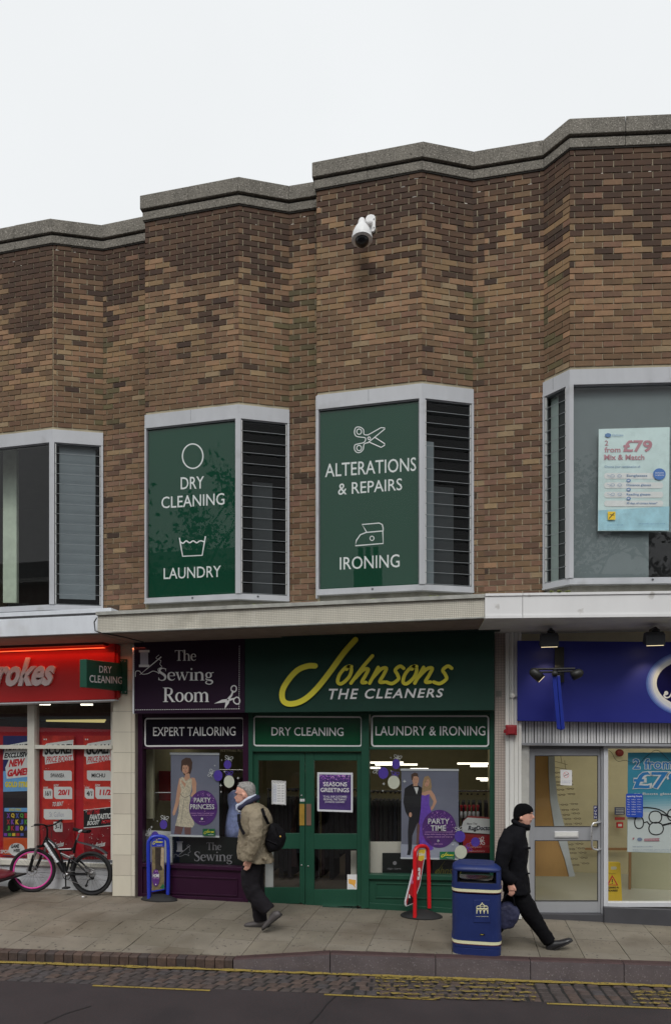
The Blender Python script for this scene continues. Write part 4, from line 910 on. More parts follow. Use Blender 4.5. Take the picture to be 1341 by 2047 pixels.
a=Art(q,-.003); a.loop(S([(388,1238),(396,1200),(424,1160),(466,1144),(576,1134),(582,1138),(585,1222)]),2.2,wl); a.line(S([(468,1142),(436,1088),(556,1078),(578,1088),(584,1112),(584,1134)]),2.2,wl); a.loop(S([(506+14*math.cos(t*math.pi/7),1186+16*math.sin(t*math.pi/7)) for t in range(14)]),1.7,wl); a.build('iron_symbol',g)
a=Art(q,-.003); a.text('ALTERATIONS',649.5,927,831.5,954,wl,.004,dyb=-13,dyt=-13.5); a.text('& REPAIRS',675.5,966,803.5,989.5,wl,.004,dyb=-10,dyt=-10.5); a.text('IRONING',679,1114,798.5,1139,wl,.004,dyb=-5,dyt=-6.5); a.build('lettering',g)
# upper right poster
q=f4[2]; pb=mat('poster_pale_blue',A(178,196,204,.44),rough=.6,var=.10,scale=3); pb2=mat('poster_mid_blue',A(146,182,198,.44),rough=.6,var=.2,scale=5)
g=thing('window_poster','pale blue 2 from 79 pounds poster in the upper right bay window','poster',q.at(1267,1061)); m=MB(); m.prism(q,[(1195,1061),(1337,1061),(1339,853),(1197,857)],-.006,-.010,pb); m.build('sheet',g)
a=Art(q,-.004); a.poly([(1196,1060),(1337,1060),(1338,1012),(1196,1020)],pb2); pr_=mat('poster_rose',A(160,112,122,.44),var=0); bt=mat('poster_blue_text',A(74,104,140,.42),var=0); gw=mat('poster_pill',A(214,218,220,.44),var=0); po=mat('poster_orange',A(214,160,40,.42),var=0)
z=lambda x,y:(920+x/3.185,720+y/3.185)
for y in (736,796,856,912): 
    x0,y0=z(916,y-19); x1,y1=z(1292,y+19); a.poly([(x0+3,y0),(x1-3,y0),(x1,y0+4),(x1,y1-4),(x1-3,y1),(x0+3,y1),(x0,y1-4),(x0,y0+4)],gw)
def zt(txt,x0,y0,x1,y1,mm,b=0): 
    (X0,Y0),(X1,Y1)=z(x0,y0),z(x1,y1); a.text(txt,X0,Y0,X1,Y1,mm,b)
zt('2',920,510,942,542,pr_,.01); zt('from',918,552,1020,586,pr_,.02); zt('£79',1036,508,1222,584,pr_,.03); zt('Mix & Match',916,600,1172,634,pr_,.02); zt('Choose your combination of:',918,670,1146,688,bt)
for txt,y in (('Sunglasses',736),('Distance glasses',796),('Reading glasses',856),('30 days of contact lenses*',912)): zt(txt,1058,y-9,1150+len(txt)*4,y+9,bt,.01)
for y in (766,824,881): a.ell(*z(1071,y),4.3,3.6,bt,14); a.text('or',*z(1063,y-5),*z(1079,y+5),wht,.02)
a.ell(*z(940,478),6.3,4,bt,20); zt('Opticians',966,470,1036,488,bt); a.ell(*z(1266,726),12.6,11.6,mat('badge_blue',A(60,96,150,.42),var=0),24); zt('exclusive',1240,712,1294,722,wht); zt('sunglasses',1238,728,1296,738,wht)
for y in (738,796,856):
    for dx in (-22,22): a.loop([(z(990+dx,y)[0]+4*math.cos(t*.7854),z(990+dx,y)[1]+2.6*math.sin(t*.7854)) for t in range(8)],.7,bt)
    a.line([z(932,y-6),z(956,y+3)],.6,bt)
x0,y0=z(936,966);x1,y1=z(985,1018); a.rect(x0,y0,x1,y1,po); a.line([z(944,1010),z(976,976)],1.6,blkm); a.line([z(950,985),z(976,990)],1,blkm); zt('visit opticians in store today',930,1048,1034,1056,bt); zt('terms and conditions apply see in store for details',1130,1040,1300,1050,bt)
a.build('print',g)
# ================================================================ shop interiors
iw=mat('shop_wall_olive',(.30,.27,.15),rough=.9,var=.1); ifl=mat('shop_floor',(.16,.13,.11),rough=.5,var=.1); icl=mat('shop_ceiling',(.12,.12,.11),rough=.9)
ob_=mat('optician_cream',(.66,.60,.42),rough=.8,var=.05); ofl=mat('optician_floor',(.42,.42,.38),rough=.4,var=.05)
xa=YP(8.66).at(270,1500).x; xb=YP(8.66).at(988,1500).x; xc=YP(8.66).at(1042,1500).x; xl0=YP(8.8).at(226,1500).x
iwd=mat('shop_wall_dim',(.045,.042,.036),rough=.9)
room(xa,xb,8.70,13,.02,2.75,iw,ifl,icl,mid); room(xc,6.8,8.70,11.6,.02,2.6,ob_,ofl,mat('optician_ceiling',(.7,.68,.6)),right); room(-8.9,xl0,8.86,12,.02,2.7,mat('betting_wall',(.10,.03,.03)),ifl,mat('betting_ceiling',(.10,.10,.10)),left)
def arealamp(name,loc,sx,sy,e,col,rot=(0,0,0)):
    l=bpy.data.lights.new(name,'AREA'); l.shape='RECTANGLE'; l.size=sx; l.size_y=sy; l.energy=e; l.color=col; o=bpy.data.objects.new(name,l); COL.objects.link(o); o.location=loc; o.rotation_euler=rot
arealamp('optician_ceiling_light',(3.2,10.0,2.57),3.2,1.2,30,(1,.93,.76)); arealamp('cleaner_ceiling_light',(-.9,11.2,2.7),3.5,.4,10,(1,.93,.78)); arealamp('betting_ceiling_light',(-5.2,10.2,2.65),2.5,.3,9,(1,.95,.85))
tubem=mat('fluorescent_tube',(1,.93,.78),emit=2.6)
def tubes(Y,lst,cat_lab,par):
    pl=YP(Y)
    for i,(x0,x1,y) in enumerate(lst):
        m=MB(); m.tube([pl.at(x0,y),pl.at(x1,y)],.018,tubem,6); m.build('fluorescent_tube',None,cat_lab[i],'light','ceiling tubes inside the shops')
tubes(11.5,[(738,806,1525),(750,834,1529),(738,760,1535.5),(820,856,1538),(914,976,1527),(940,974,1532),(952,975,1557),(960,975,1560.5)],
 ['brightest lit tube at the top left behind the right cleaner window','lit tube just below and right of the brightest one in the cleaner window','short lit tube left of the two purple baubles in the cleaner window','short lit tube over the top edge of the couple banner','long lit tube at the top right of the cleaner window','lit tube directly under the long one at the top right','upper lit tube of the low pair right of the couple banner','lower lit tube of the low pair right of the couple banner'],None)
tubes(10.6,[(86,100,1408.6),(75,84,1408.4),(162,185,1409)],['lit tube at the top of the betting shop pane, left of the middle','tiny lit tube end beside the white mullion of the betting shop','lit tube at the top right of the betting shop pane'],None)
# betting shop yellow back strip
m=MB(); pl=YP(11.5); m.prism(pl,[(92,1443),(206,1445),(210,1438),(92,1436)],0,-.05,mat('lit_yellow_shelf',(.9,.75,.3),emit=.6)); m.build('lit_shelf',left)
# clothes racks with hanging garments
gm=[mat('garment%d'%i,c,rough=.9,var=.3,scale=12) for i,c in enumerate([(.012,.012,.014),(.02,.016,.02),(.014,.02,.03),(.03,.012,.014),(.025,.025,.022)])]
def rack(Y,x0,x1,ytop,label):
    pl=YP(Y); A_=pl.at(x0,ytop); B2=pl.at(x1,ytop); t=thing('clothes_rack',label,'clothes rack',((A_.x+B2.x)/2,Y,0),'clothes racks inside the cleaner')
    m=MB(); m.tube([A_,B2],.015,chrome,6); m.tube([(A_.x+.02,Y,0.02),(A_.x+.02,Y,A_.z)],.015,chrome,6); m.tube([(B2.x-.02,Y,0.02),(B2.x-.02,Y,A_.z)],.015,chrome,6); m.build('rail',t)
    x=A_.x+.06
    while x<B2.x-.08:
        w=random.uniform(.05,.09); z=A_.z-.03; b=MB(); l=random.uniform(.95,1.5); mm=random.choice(gm)
        b.hexa([(x-.01,Y-.05,z),(x+.02,Y-.05,z),(x+.02,Y-.03,z+.02),(x-.01,Y-.03,z+.02),(x-.01,Y+.05,z),(x+.02,Y+.05,z),(x+.02,Y+.03,z+.02),(x-.01,Y+.03,z+.02)],mm)
        b.hexa([(x,Y-.27,z-l),(x+w,Y-.25,z-l),(x+w*.7,Y-.22,z-.1),(x+.01,Y-.22,z-.1),(x,Y+.27,z-l),(x+w,Y+.25,z-l),(x+w*.7,Y+.22,z-.1),(x+.01,Y+.22,z-.1)],mm); b.build('garment',t); x+=w+.006
rack(10.2,534,640,1578,'rack of dark clothes behind the left green door'); rack(10.4,642,735,1578,'rack of dark clothes behind the right green door'); rack(10.0,738,985,1582,'long rack of dark clothes behind the right cleaner window'); rack(10.6,360,488,1540,'rack of dark clothes behind the sewing shop window')
# low boards standing in the windows
lb=mat('pale_board',A(150,146,138,.26),rough=.7,var=.05); db=mat('dark_board',(.010,.014,.013),rough=.3,var=0); fd=mat('faint_print',A(110,108,112,.36),var=0); fy=mat('faint_yellow',A(92,88,24,.36),var=0)
pl=YP(8.80)
t=thing('window_board','dark board with faint yellow script low in the right cleaner window','sign',pl.at(860,1755)); m=MB(); m.prism(pl,[(764,1757),(985,1762),(985,1706),(764,1706)],0,-.02,db); m.build('panel',t); a=Art(pl,.002)
a.line([(889,1722),(873,1744),(862,1756),(852,1757),(846,1748)],1.4,fy,4); a.text('ohnson',868,1733,925,1749,fy,.0,shear=5); a.text('sign care',774,1735,801,1740,fd); a.ell(789,1726,4,4,fd,12); a.build('lettering',t)
t=thing('window_board','dark board reading The Sewing Room low in the sewing shop window','sign',pl.at(415,1735)); m=MB(); m.prism(pl,[(345,1738),(487,1742),(487,1676),(345,1668)],0,-.02,db); m.build('panel',t); a=Art(pl,.002)
serif(a,'The',413,1685,443,1700,fd); serif(a,'Sewing',388,1703,466,1722,fd); serif(a,'Room',395,1728,450,1744,fd); spool(a,fd,fd,354,1682,.62)
for i in range(14): a.rect(347,1680+i*3.8,348.2,1682.3+i*3.8,fd)
a.build('lettering',t)
m=MB(); pl2=YP(8.9); m.prism(pl2,[(738,1757),(830,1760),(830,1684),(738,1684)],0,-.04,lb); m.prism(YP(8.86),[(284,1728),(344,1731),(344,1664),(284,1660)],0,-.04,mat('white_board',A(178,186,180,.28),var=.04)); m.prism(YP(8.9),[(284,1637),(306,1637),(306,1497),(284,1497)],0,-.05,mat('cream_return',A(150,146,124,.3),var=.05)); m.build('window_backboard',mid)
m=MB(); m.prism(YP(8.9),[(530,1778),(546,1779),(546,1690),(530,1690)],0,-.03,mat('white_board2',A(176,182,182,.28),var=.04)); m.prism(YP(8.9),[(701,1782),(712,1782),(712,1702),(701,1702)],0,-.03,lb); m.build('door_backboard',mid)
t=thing('leaflet_dispenser','red leaflet poster with dark text rows behind the sewing shop window','poster',YP(9.4).at(325,1640)); m=MB(); m.prism(YP(9.4),[(302,1600),(350,1602),(350,1543),(302,1541)],0,-.03,mat('deep_red_print',A(110,22,28,.3),var=.2,scale=20)); m.build('panel',t)
t=thing('display_rail','thin white frame rail standing behind the sewing shop window','rail',YP(9.0).at(307,1660)); m=MB(); m.tube([YP(9.0).at(307,1641),YP(9.0).at(308,1585),YP(9.0).at(360,1585)],.009,wht,6); m.build('tube',t)
a=Art(YP(10.9),.0); a.text('FITTING ROOM',441,1498,500,1503.5,mat('dim_print',A(120,112,96,.4),emit=0,var=0)); a.build('lettering',mid)
# rug cleaner stand
pl=YP(9.05); t=thing('carpet_cleaner_stand','red and grey RugDoctor stand behind the right edge of the cleaner window','stand',pl.at(960,1750)); m=MB(); m.prism(pl,[(925,1757),(985,1760),(985,1640),(935,1636),(925,1646)],0,-.3,mat('stand_red',A(120,26,30,.3),var=.15)); m.build('body',t)
m=MB(); m.prism(pl,[(924,1664),(985,1668),(985,1638),(934,1635),(926,1642),(923,1652)],.02,.001,mat('stand_grey',A(190,194,196,.3),var=.05)); m.build('header',t)
a=Art(pl,.022); a.text('Rent The',933,1645,954,1649,blkm,.01,shear=1); a.text('RugDoctor',935,1651,985,1663,blkm,.04,shear=2)
for i,y in enumerate((1684,1692,1700,1707,1718,1725)): a.text(['Clean','carpets','upholstery','and more','Rental','ask in store'][i],938,y,955+(i%3)*7,y+4,mat('stand_print',A(190,130,130,.3),var=0))
a.build('lettering',t)
t=thing('bottle_row','row of white bottles with red caps on a shelf by the right cleaner window','bottles',YP(9.5).at(930,1635)); 
for i in range(5):
    m=MB(); c=YP(9.5).at(922+i*8.2,1636); m.lathe(c,[(.022,0),(.022,.085),(.012,.1)],wht,8); b=m.build('bottle',t); m=MB(); m.lathe(c+Vector((0,0,.1)),[(.014,0),(.014,.05),(.022,.055),(.022,.09)],redp,8); m.build('cap',b)
# mannequin in a blue satin dress behind the grey haired man
sat=mat('satin_blue_grey',A(104,112,148,.3),rough=.3,var=.35,scale=14); pl=YP(9.0)
t=thing('dress_form','blue grey satin dress on a stand beside the purple window post','dress',pl.at(470,1700)); m=MB(); B0=pl.at(472,1680)
m.lathe(B0,[(.17,0),(.16,.2),(.14,.35),(.11,.48),(.13,.6),(.12,.68),(.05,.74)],sat,16); m.build('dress',t)
m=MB(); m.tube([pl.at(462,1690),pl.at(463,1600)],.01,wht,6); m.build('white_tape',t)
# ================================================================ posters and decals of the cleaner
bannerg=mat('banner_grey',A(102,104,120,.42),rough=.6,var=.12,scale=1.2); skin_p=mat('print_skin',A(176,134,112,.42),var=.1); hair_p=mat('print_hair',A(70,50,42,.42),var=.2); blond=mat('print_blond',A(146,120,90,.44),var=.25,scale=60)
silv=mat('print_silver_dress',A(176,166,148,.42),var=.35,scale=45); suit=mat('print_suit',A(20,20,26,.42),var=.2); vio=mat('print_violet_dress',A(96,62,160,.42),var=.2,scale=25); bar=mat('banner_bar',A(186,188,192,.44),rough=.3,var=0)
ball=mat('print_violet_ball',A(74,36,104,.42),var=.15); gl1=mat('glitter_pink',A(196,150,208,.44),var=0); gl2=mat('glitter_violet',A(140,84,170,.44),var=0); pg=mat('print_logo_green',A(16,86,52,.42),var=0)
def glitter(a,cx,cy,rx,ry,n=90,box=None):
    for i in range(n):
        while True:
            u=random.uniform(-1,1); v=-1+abs(random.gauss(0,.42))*1.3
            if v>1: continue
            if box or u*u+v*v<.96: break
        x,y=cx+u*rx,cy+v*ry; s=random.uniform(.35,1.0); a.poly([(x-s,y),(x,y-s),(x+s,y),(x,y+s)],random.choice((gl1,gl2,gl2)))
def minilogo(a,x0,y0,x1,y1,bgm,m=None):
    if bgm: a.rect(x0,y0,x1,y1,bgm)
    w_=x1-x0; h=y1-y0; f=lambda X,Y:(x0+w_*(.10+.80*(X-560)/330),y0+h*(.12+.62*(Y-1276)/137))
    script(a,m or yl,f,1.35,False); a.text('THE CLEANERS',x0+w_*.42,y0+h*.76,x0+w_*.9,y0+h*.86,wht if not m else m)
PO=YP(8.655)
t=thing('hanging_banner','grey banner of a woman in a silver dress with a PARTY PRINCESS ball','banner',PO.at(407,1673)); m=MB(); m.prism(PO,[(341.5,1671),(438,1673),(438,1507),(341.5,1506)],0,-.004,bannerg); m.build('sheet',t)
m=MB(); m.prism(PO,[(340,1509),(438.6,1510),(438.6,1505.5),(340,1504.5)],.008,-.008,bar); m.prism(PO,[(340,1672.5),(438.6,1675),(438.6,1671.5),(340,1669)],.008,-.008,bar); m.build('rail',t)
a=Art(PO,.001,.0002); z=lambda P:[(280+x/6.095,1490+y/6.095) for x,y in P]
a.poly(z([(510,180),(560,152),(615,160),(638,210),(632,290),(615,350),(540,372),(508,300)]),hair_p); a.poly(z([(550,350),(600,345),(610,400),(640,420),(560,440),(490,420),(545,390)]),skin_p)
a.poly(z([(480,400),(455,520),(430,700),(395,830),(405,862),(425,850),(470,720),(500,560),(515,440)]),skin_p); a.poly(z([(625,395),(665,400),(688,460),(684,580),(650,640),(615,620),(640,560),(630,470)]),skin_p)
a.poly(z([(430,985),(528,1000),(500,1090),(415,1086)]),mat('print_skin_shade',A(96,66,64,.42),var=0)); a.poly(z([(540,1000),(622,1000),(618,1092),(545,1090)]),mat('print_skin_shade',A(96,66,64,.42),var=0))
a.poly(z([(492,402),(520,385),(560,440),(610,400),(632,420),(628,540),(606,620),(622,800),(662,968),(640,1004),(545,1000),(430,984),(470,820),(482,650),(502,560),(486,470)]),silv)
a.poly(z([(505,425),(560,470),(548,520),(500,440)]),skin_p); a.line(z([(488,590),(540,640),(610,610)]),1.2,mat('print_silver_fold',A(120,112,104,.42),var=0),3); a.line(z([(540,650),(520,800),(500,960)]),.8,mat('print_silver_fold',A(120,112,104,.42),var=0),3)
a.ell(280+551/6.095,1490+292/6.095,6.4,9.4,skin_p,20); a.poly(z([(505,190),(560,160),(625,190),(600,235),(575,215),(560,250),(520,240),(512,330),(498,300)]),hair_p)
for u in (536,566): a.ell(280+u/6.095,1490+284/6.095,1.1,.7,suit,8); a.ell(280+u/6.095,1490+272/6.095,1.6,.35,hair_p,8)
a.poly(z([(552,290),(547,312),(560,312)]),mat('print_skin_shade2',A(140,98,82,.42),var=0)); a.poly(z([(586,240),(602,270),(596,330),(572,350),(590,310)]),mat('print_skin_shade2',A(140,98,82,.42),var=0))
a.ell(280+556/6.095,1490+326/6.095,1.9,.7,mat('print_lip',A(150,60,60,.42),var=0),10)
a.ell(406.5,1615.5,28.2,35,ball,36); glitter(a,406.5,1615.5,27,33,110); a.build('print',t)
a=Art(PO,.030,.0002); a.text('PARTY',389.5,1595,423,1604.5,whm,.012); a.text('PRINCESS',382,1608,430,1618,whm,.012); a.text('dresses, beauty, in sewing room',383,1624.5,429,1627.5,gl1); a.text('designer, bridal and prom wear',385,1628.5,427,1631.5,gl1); a.ell(405.5,1637,2.2,2.4,whm,10); a.text('johnsons',400,1641.5,411,1643.5,gl1); minilogo(a,407,1657,431.5,1671,pg); a.build('lettering',t)
t=thing('hanging_banner','grey banner of a couple in black tie and violet dress with a PARTY TIME ball','banner',PO.at(858,1718)); m=MB(); m.prism(PO,[(802,1716),(917,1718),(916,1539),(802,1538)],0,-.004,bannerg); m.build('sheet',t)
m=MB(); m.prism(PO,[(800.5,1541),(917,1542),(917,1538),(800.5,1537)],.008,-.008,bar); m.prism(PO,[(800.5,1717.5),(917,1720),(917,1716.5),(800.5,1714.5)],.008,-.008,bar); m.build('rail',t)
a=Art(PO,.001,.0002); z=lambda P:[(720+x/4.789,1500+y/4.789) for x,y in P]
a.poly(z([(388,1035),(388,900),(700,920),(944,870),(942,1045)]),mat('banner_floor',A(140,142,158,.42),var=.1))
a.poly(z([(500,322),(452,348),(425,370),(412,500),(432,590),(466,650),(455,780),(458,950),(446,1005),(478,1008),(492,950),(498,820),(545,700),(540,780),(548,905),(600,900),(600,640),(596,430),(592,362),(556,338)]),suit)
a.poly(z([(510,345),(552,345),(556,372),(540,425)]),wht); a.poly(z([(512,343),(556,341),(554,356),(512,357)]),suit); a.poly(z([(505,300),(548,300),(550,345),(508,345)]),skin_p)
a.ell(720+529/4.789,1500+283/4.789,6.6,10,skin_p,20); a.poly(z([(490,285),(486,235),(520,214),(550,224),(556,262),(540,250),(510,252),(500,290)]),hair_p); a.ell(720+480/4.789,1500+620/4.789,3,5,skin_p,12)
a.poly(z([(600,300),(615,256),(650,245),(675,280),(684,350),(668,420),(640,380),(628,430),(590,420),(592,370)]),blond)
a.poly(z([(640,390),(680,385),(712,430),(732,495),(700,560),(652,605),(640,590),(690,530),(700,490),(664,430),(660,470),(590,460),(588,410)]),skin_p)
a.poly(z([(586,430),(622,436),(662,420),(660,520),(690,620),(700,760),(690,900),(702,950),(660,964),(566,900),(560,720),(580,560)]),vio); a.poly(z([(548,690),(572,720),(560,900),(535,905)]),mat('print_skin_shade',A(96,66,64,.42),var=0))
a.ell(720+634/4.789,1500+310/4.789,5.6,8.4,skin_p,20); a.poly(z([(610,300),(625,258),(650,262),(640,285),(618,320),(608,380)]),blond)
for cx,cy in ((520,278),(541,278),(626,305),(644,305)): a.ell(720+cx/4.789,1500+cy/4.789,1.0,.65,suit,8)
a.ell(720+532/4.789,1500+308/4.789,1.5,.5,mat('print_lip',A(150,60,60,.42),var=0),8); a.ell(720+636/4.789,1500+336/4.789,1.7,.6,mat('print_lip',A(150,60,60,.42),var=0),8)
a.ell(877.8,1657.6,34.4,38.2,ball,40); glitter(a,877.8,1657.6,33,37,130); a.build('print',t)
a=Art(PO,.034,.0002); a.text('PARTY',856,1636.5,898,1647,whm,.012); a.text('TIME',861,1650,891.5,1661,whm,.012); a.rect(850,1663,905,1663.6,gl1,0); a.text('dresses, ladies evening wear, dry cleaning',849,1666.5,908,1669.5,gl1); a.text('tuxedos, black tie and white tie',853,1671.5,904,1674.5,gl1); a.ell(876,1681,2.6,2.8,whm,10); a.text('johnsons',868,1686,885,1688.5,gl1); minilogo(a,879,1702.5,908.5,1717.5,pg); a.build('lettering',t)
bv=mat('bauble_violet',A(78,56,150,.42),var=.08); bc=mat('bauble_cream',A(196,206,180,.44),var=.06); bowm=mat('bow_white',A(196,200,196,.44),var=0); bowv=mat('bow_violet',A(90,70,170,.42),var=0)
PV=YP(8.632)
def star(a,x,y,s): a.poly([(x,y-s),(x+s*.22,y-s*.22),(x+s,y),(x+s*.22,y+s*.22),(x,y+s),(x-s*.22,y+s*.22),(x-s,y),(x-s*.22,y-s*.22)],wht)
def bauble(x,y,rx,ry,mm,bm2,ang,label,stars=()):
    t=thing('bauble_decal',label,'window sticker',PV.at(x,y),'bauble stickers on the cleaner windows'); a=Art(PV,.001 if mm is bv else .003,.0003); a.ell(x,y,rx,ry,mm,28); a.build('ball',t); c,s=math.cos(R(ang)),math.sin(R(ang))
    a=Art(PV,.004,.0003); f=lambda u,v:(x+u*c-v*s*1.0,y+u*s+v*c)
    for sg in (-1,1): a.loop([f(sg*p[0],p[1]-ry) for p in ((0,-1),(3,-7),(7,-8),(7,-4))],.9,bm2,3); a.line([f(0,-ry),f(sg*3,-ry-3),f(sg*7,-ry+1)],.8,bm2)
    a.line([f(0,-ry),f(0,-ry-9)],.7,bm2); a.build('bow',t)
    if stars:
        a=Art(PV,.002,.0003); [star(a,*s_) for s_ in stars]; a.build('sparkle',t)
bauble(455,1529,7.6,9,bv,bowm,12,'small violet bauble at the top of the cluster right of the woman banner',((443,1520,2),))
bauble(436,1551,8.8,11,bv,bowm,-70,'violet bauble overlapping the right edge of the woman banner',((429.5,1531,2),(449,1543,2.5)))
bauble(458,1563,10.5,12.4,bc,bowv,0,'large cream bauble beside the purple window post',((476,1556,3.5),(441.5,1570.5,3.5),(442,1583.5,2.5)))
bauble(327,1649,7.4,9.4,bv,bowm,10,'violet bauble left of the foot of the woman banner',((303,1654,3),(315,1642,1.5)))
bauble(310,1672,7.6,9.4,bv,bowm,-60,'violet bauble partly behind the blue pavement sign',((335,1677,2),(321,1674,2)))
bauble(791.5,1528,8.2,10,bv,bowm,14,'small violet bauble at the top of the cluster left of the couple banner',((781,1515.5,2),(781.5,1541.5,2.2)))
bauble(766,1546,10.2,11.6,bv,bowm,-66,'violet bauble at the far left in front of the lit tubes',())
bauble(787,1564.5,11.9,13.4,bc,bowv,10,'large cream bauble touching the left edge of the couple banner',((767,1567.5,3.6),(765,1581.5,2.6),(808.5,1562.5,4)))
bauble(919,1673,10.6,11.6,bv,bowm,-8,'violet bauble at the lower right corner of the couple banner',((905,1689,3),))
bauble(950,1684,8.8,9.4,bv,bowm,80,'violet bauble nearest the right edge of the cleaner window',((936,1722,3.5),))
bauble(921,1704,12.2,13.6,bc,bowv,60,'large cream bauble just above the top of the blue litter bin',())
# door notices
PN=YP(8.612)
t=thing('opening_hours_sign','white opening hours card with rows of times on the left green door','sign',PN.at(557,1608)); m=MB(); m.prism(PN,[(543,1608.5),(571.5,1610),(571.5,1562),(543,1560.5)],0,-.004,wht); m.build('card',t)
a=Art(PN,.001); a.frame(544.5,1562,570.3,1608,.8,blkm,1,.8); a.text('Opening Hours*',546,1564,568,1567,blkm,.01)
nb=mat('soft_print',A(110,124,150,.44),var=0)
for i,d in enumerate(('Monday','Tuesday','Wednesday','Thursday','Friday','Saturday','Sunday')):
    y=1570+i*5.1; a.frame(546.3,y-1,552.8,y+3,.4,nb); a.text(d,547,y,552,y+2,nb); a.text('8.30',555.5,y,560,y+2.4,blkm); a.text('5.30',562.5,y,567.5,y+2.4,blkm)
a.build('lettering',t)
t=thing('framed_notice','silver framed violet poster reading SEASONS GREETINGS on the right green door','notice',PN.at(670,1624)); m=MB(); m.prism(PN,[(634,1622.5),(705,1625),(705,1545.5),(634,1544.5)],0,-.012,bar); m.build('frame',t,bevel=.003)
a=Art(PN,.001,.0002); a.poly([(638,1618.5),(701.5,1620.5),(701.5,1549.5),(638,1548.5)],mat('notice_violet',A(58,38,92,.42),var=.15)); 
for i in range(170):
    x=random.uniform(639,700.5); y=1549.5+abs(random.gauss(0,8)); s=random.uniform(.4,1.2); a.poly([(x-s,y),(x,y-s if y-s>1549 else y),(x+s,y),(x,y+s)],random.choice((gl1,gl2,gl2)))
a.build('print',t); a=Art(PN,.037,.0002); a.text('SEASONS',647.5,1563.5,694.5,1572,whm,.012,dyb=.4); a.text('GREETINGS',642,1575,698.5,1583.5,whm,.012,dyb=.6)
for i,s_ in enumerate(('TO ALL OUR CUSTOMERS','FROM ALL THE TEAM AT','JOHNSON CLEANERS')): a.text(s_,[647,648,650.5][i],1590.5+i*5.6,[694,693,690][i],1594.5+i*5.6,whm,.004,dyb=.4)
a.build('lettering',t)
t=thing('door_leaflet','small leaflet with an orange picture in the corner of the right green door','leaflet',PN.at(703,1780)); m=MB(); m.prism(PN,[(694,1779),(713,1780),(713,1749),(694,1749)],0,-.003,wht); m.build('card',t); a=Art(PN,.001); a.poly([(696.5,1758),(711,1760),(711,1766),(709,1770),(711,1777),(705,1770),(697,1767)],mat('leaflet_orange',A(190,140,60,.42),var=.2)); a.build('print',t)
# ================================================================ betting shop posters
PQ=YP(8.80); lr=mat('poster_red',A(150,22,34,.40),rough=.5,var=.12,scale=1.6); lr2=mat('poster_scarlet',A(168,42,34,.40),rough=.5,var=.3,scale=7); lr3=mat('poster_deep_red',A(112,14,24,.40),rough=.5,var=.3,scale=5)
t=thing('window_banner','plain red backing banner across the betting shop window','banner',YP(8.84).at(100,1725)); m=MB(); m.prism(YP(8.84),[(-200,1722),(222,1726),(222,1459),(-200,1447)],0,-.006,lr); m.build('sheet',t)
z=lambda x,y:(x/5.5875,1460+y/5.5875)
def zz(*v): return [z(*p) for p in v]
def ztx(a,txt,x0,y0,x1,y1,mm,b=.02,sh=0,dy=0,sp=1): (X0,Y0),(X1,Y1)=z(x0,y0),z(x1,y1); a.text(txt,X0,Y0,X1,Y1,mm,b,dyb=dy,dyt=dy,shear=sh,space=sp)
lgp=mat('poster_light_panel',A(190,196,200,.42),var=.03); lk=mat('confetti',A(210,190,190,.42),var=0)
def panel(a,x0,y0,x1,y1): (X0,Y0),(X1,Y1)=z(x0,y0),z(x1,y1); a.poly([(X0,Y0),(X1-3,Y0),(X1,Y0+3),(X1,Y1),(X0+4,Y1),(X0,Y1-4)],lgp)
def confetti(a,x0,y0,x1,y1,n):
    for i in range(n):
        (X,Y)=z(random.uniform(x0,x1),random.uniform(y0,y1)); s=random.uniform(.5,1.8); c=random.uniform(0,3); a.poly([(X-s*math.cos(c),Y-s*math.sin(c)),(X+.4,Y+.5),(X+s*math.cos(c),Y+s*math.sin(c)),(X-.4,Y-.5)],lk)
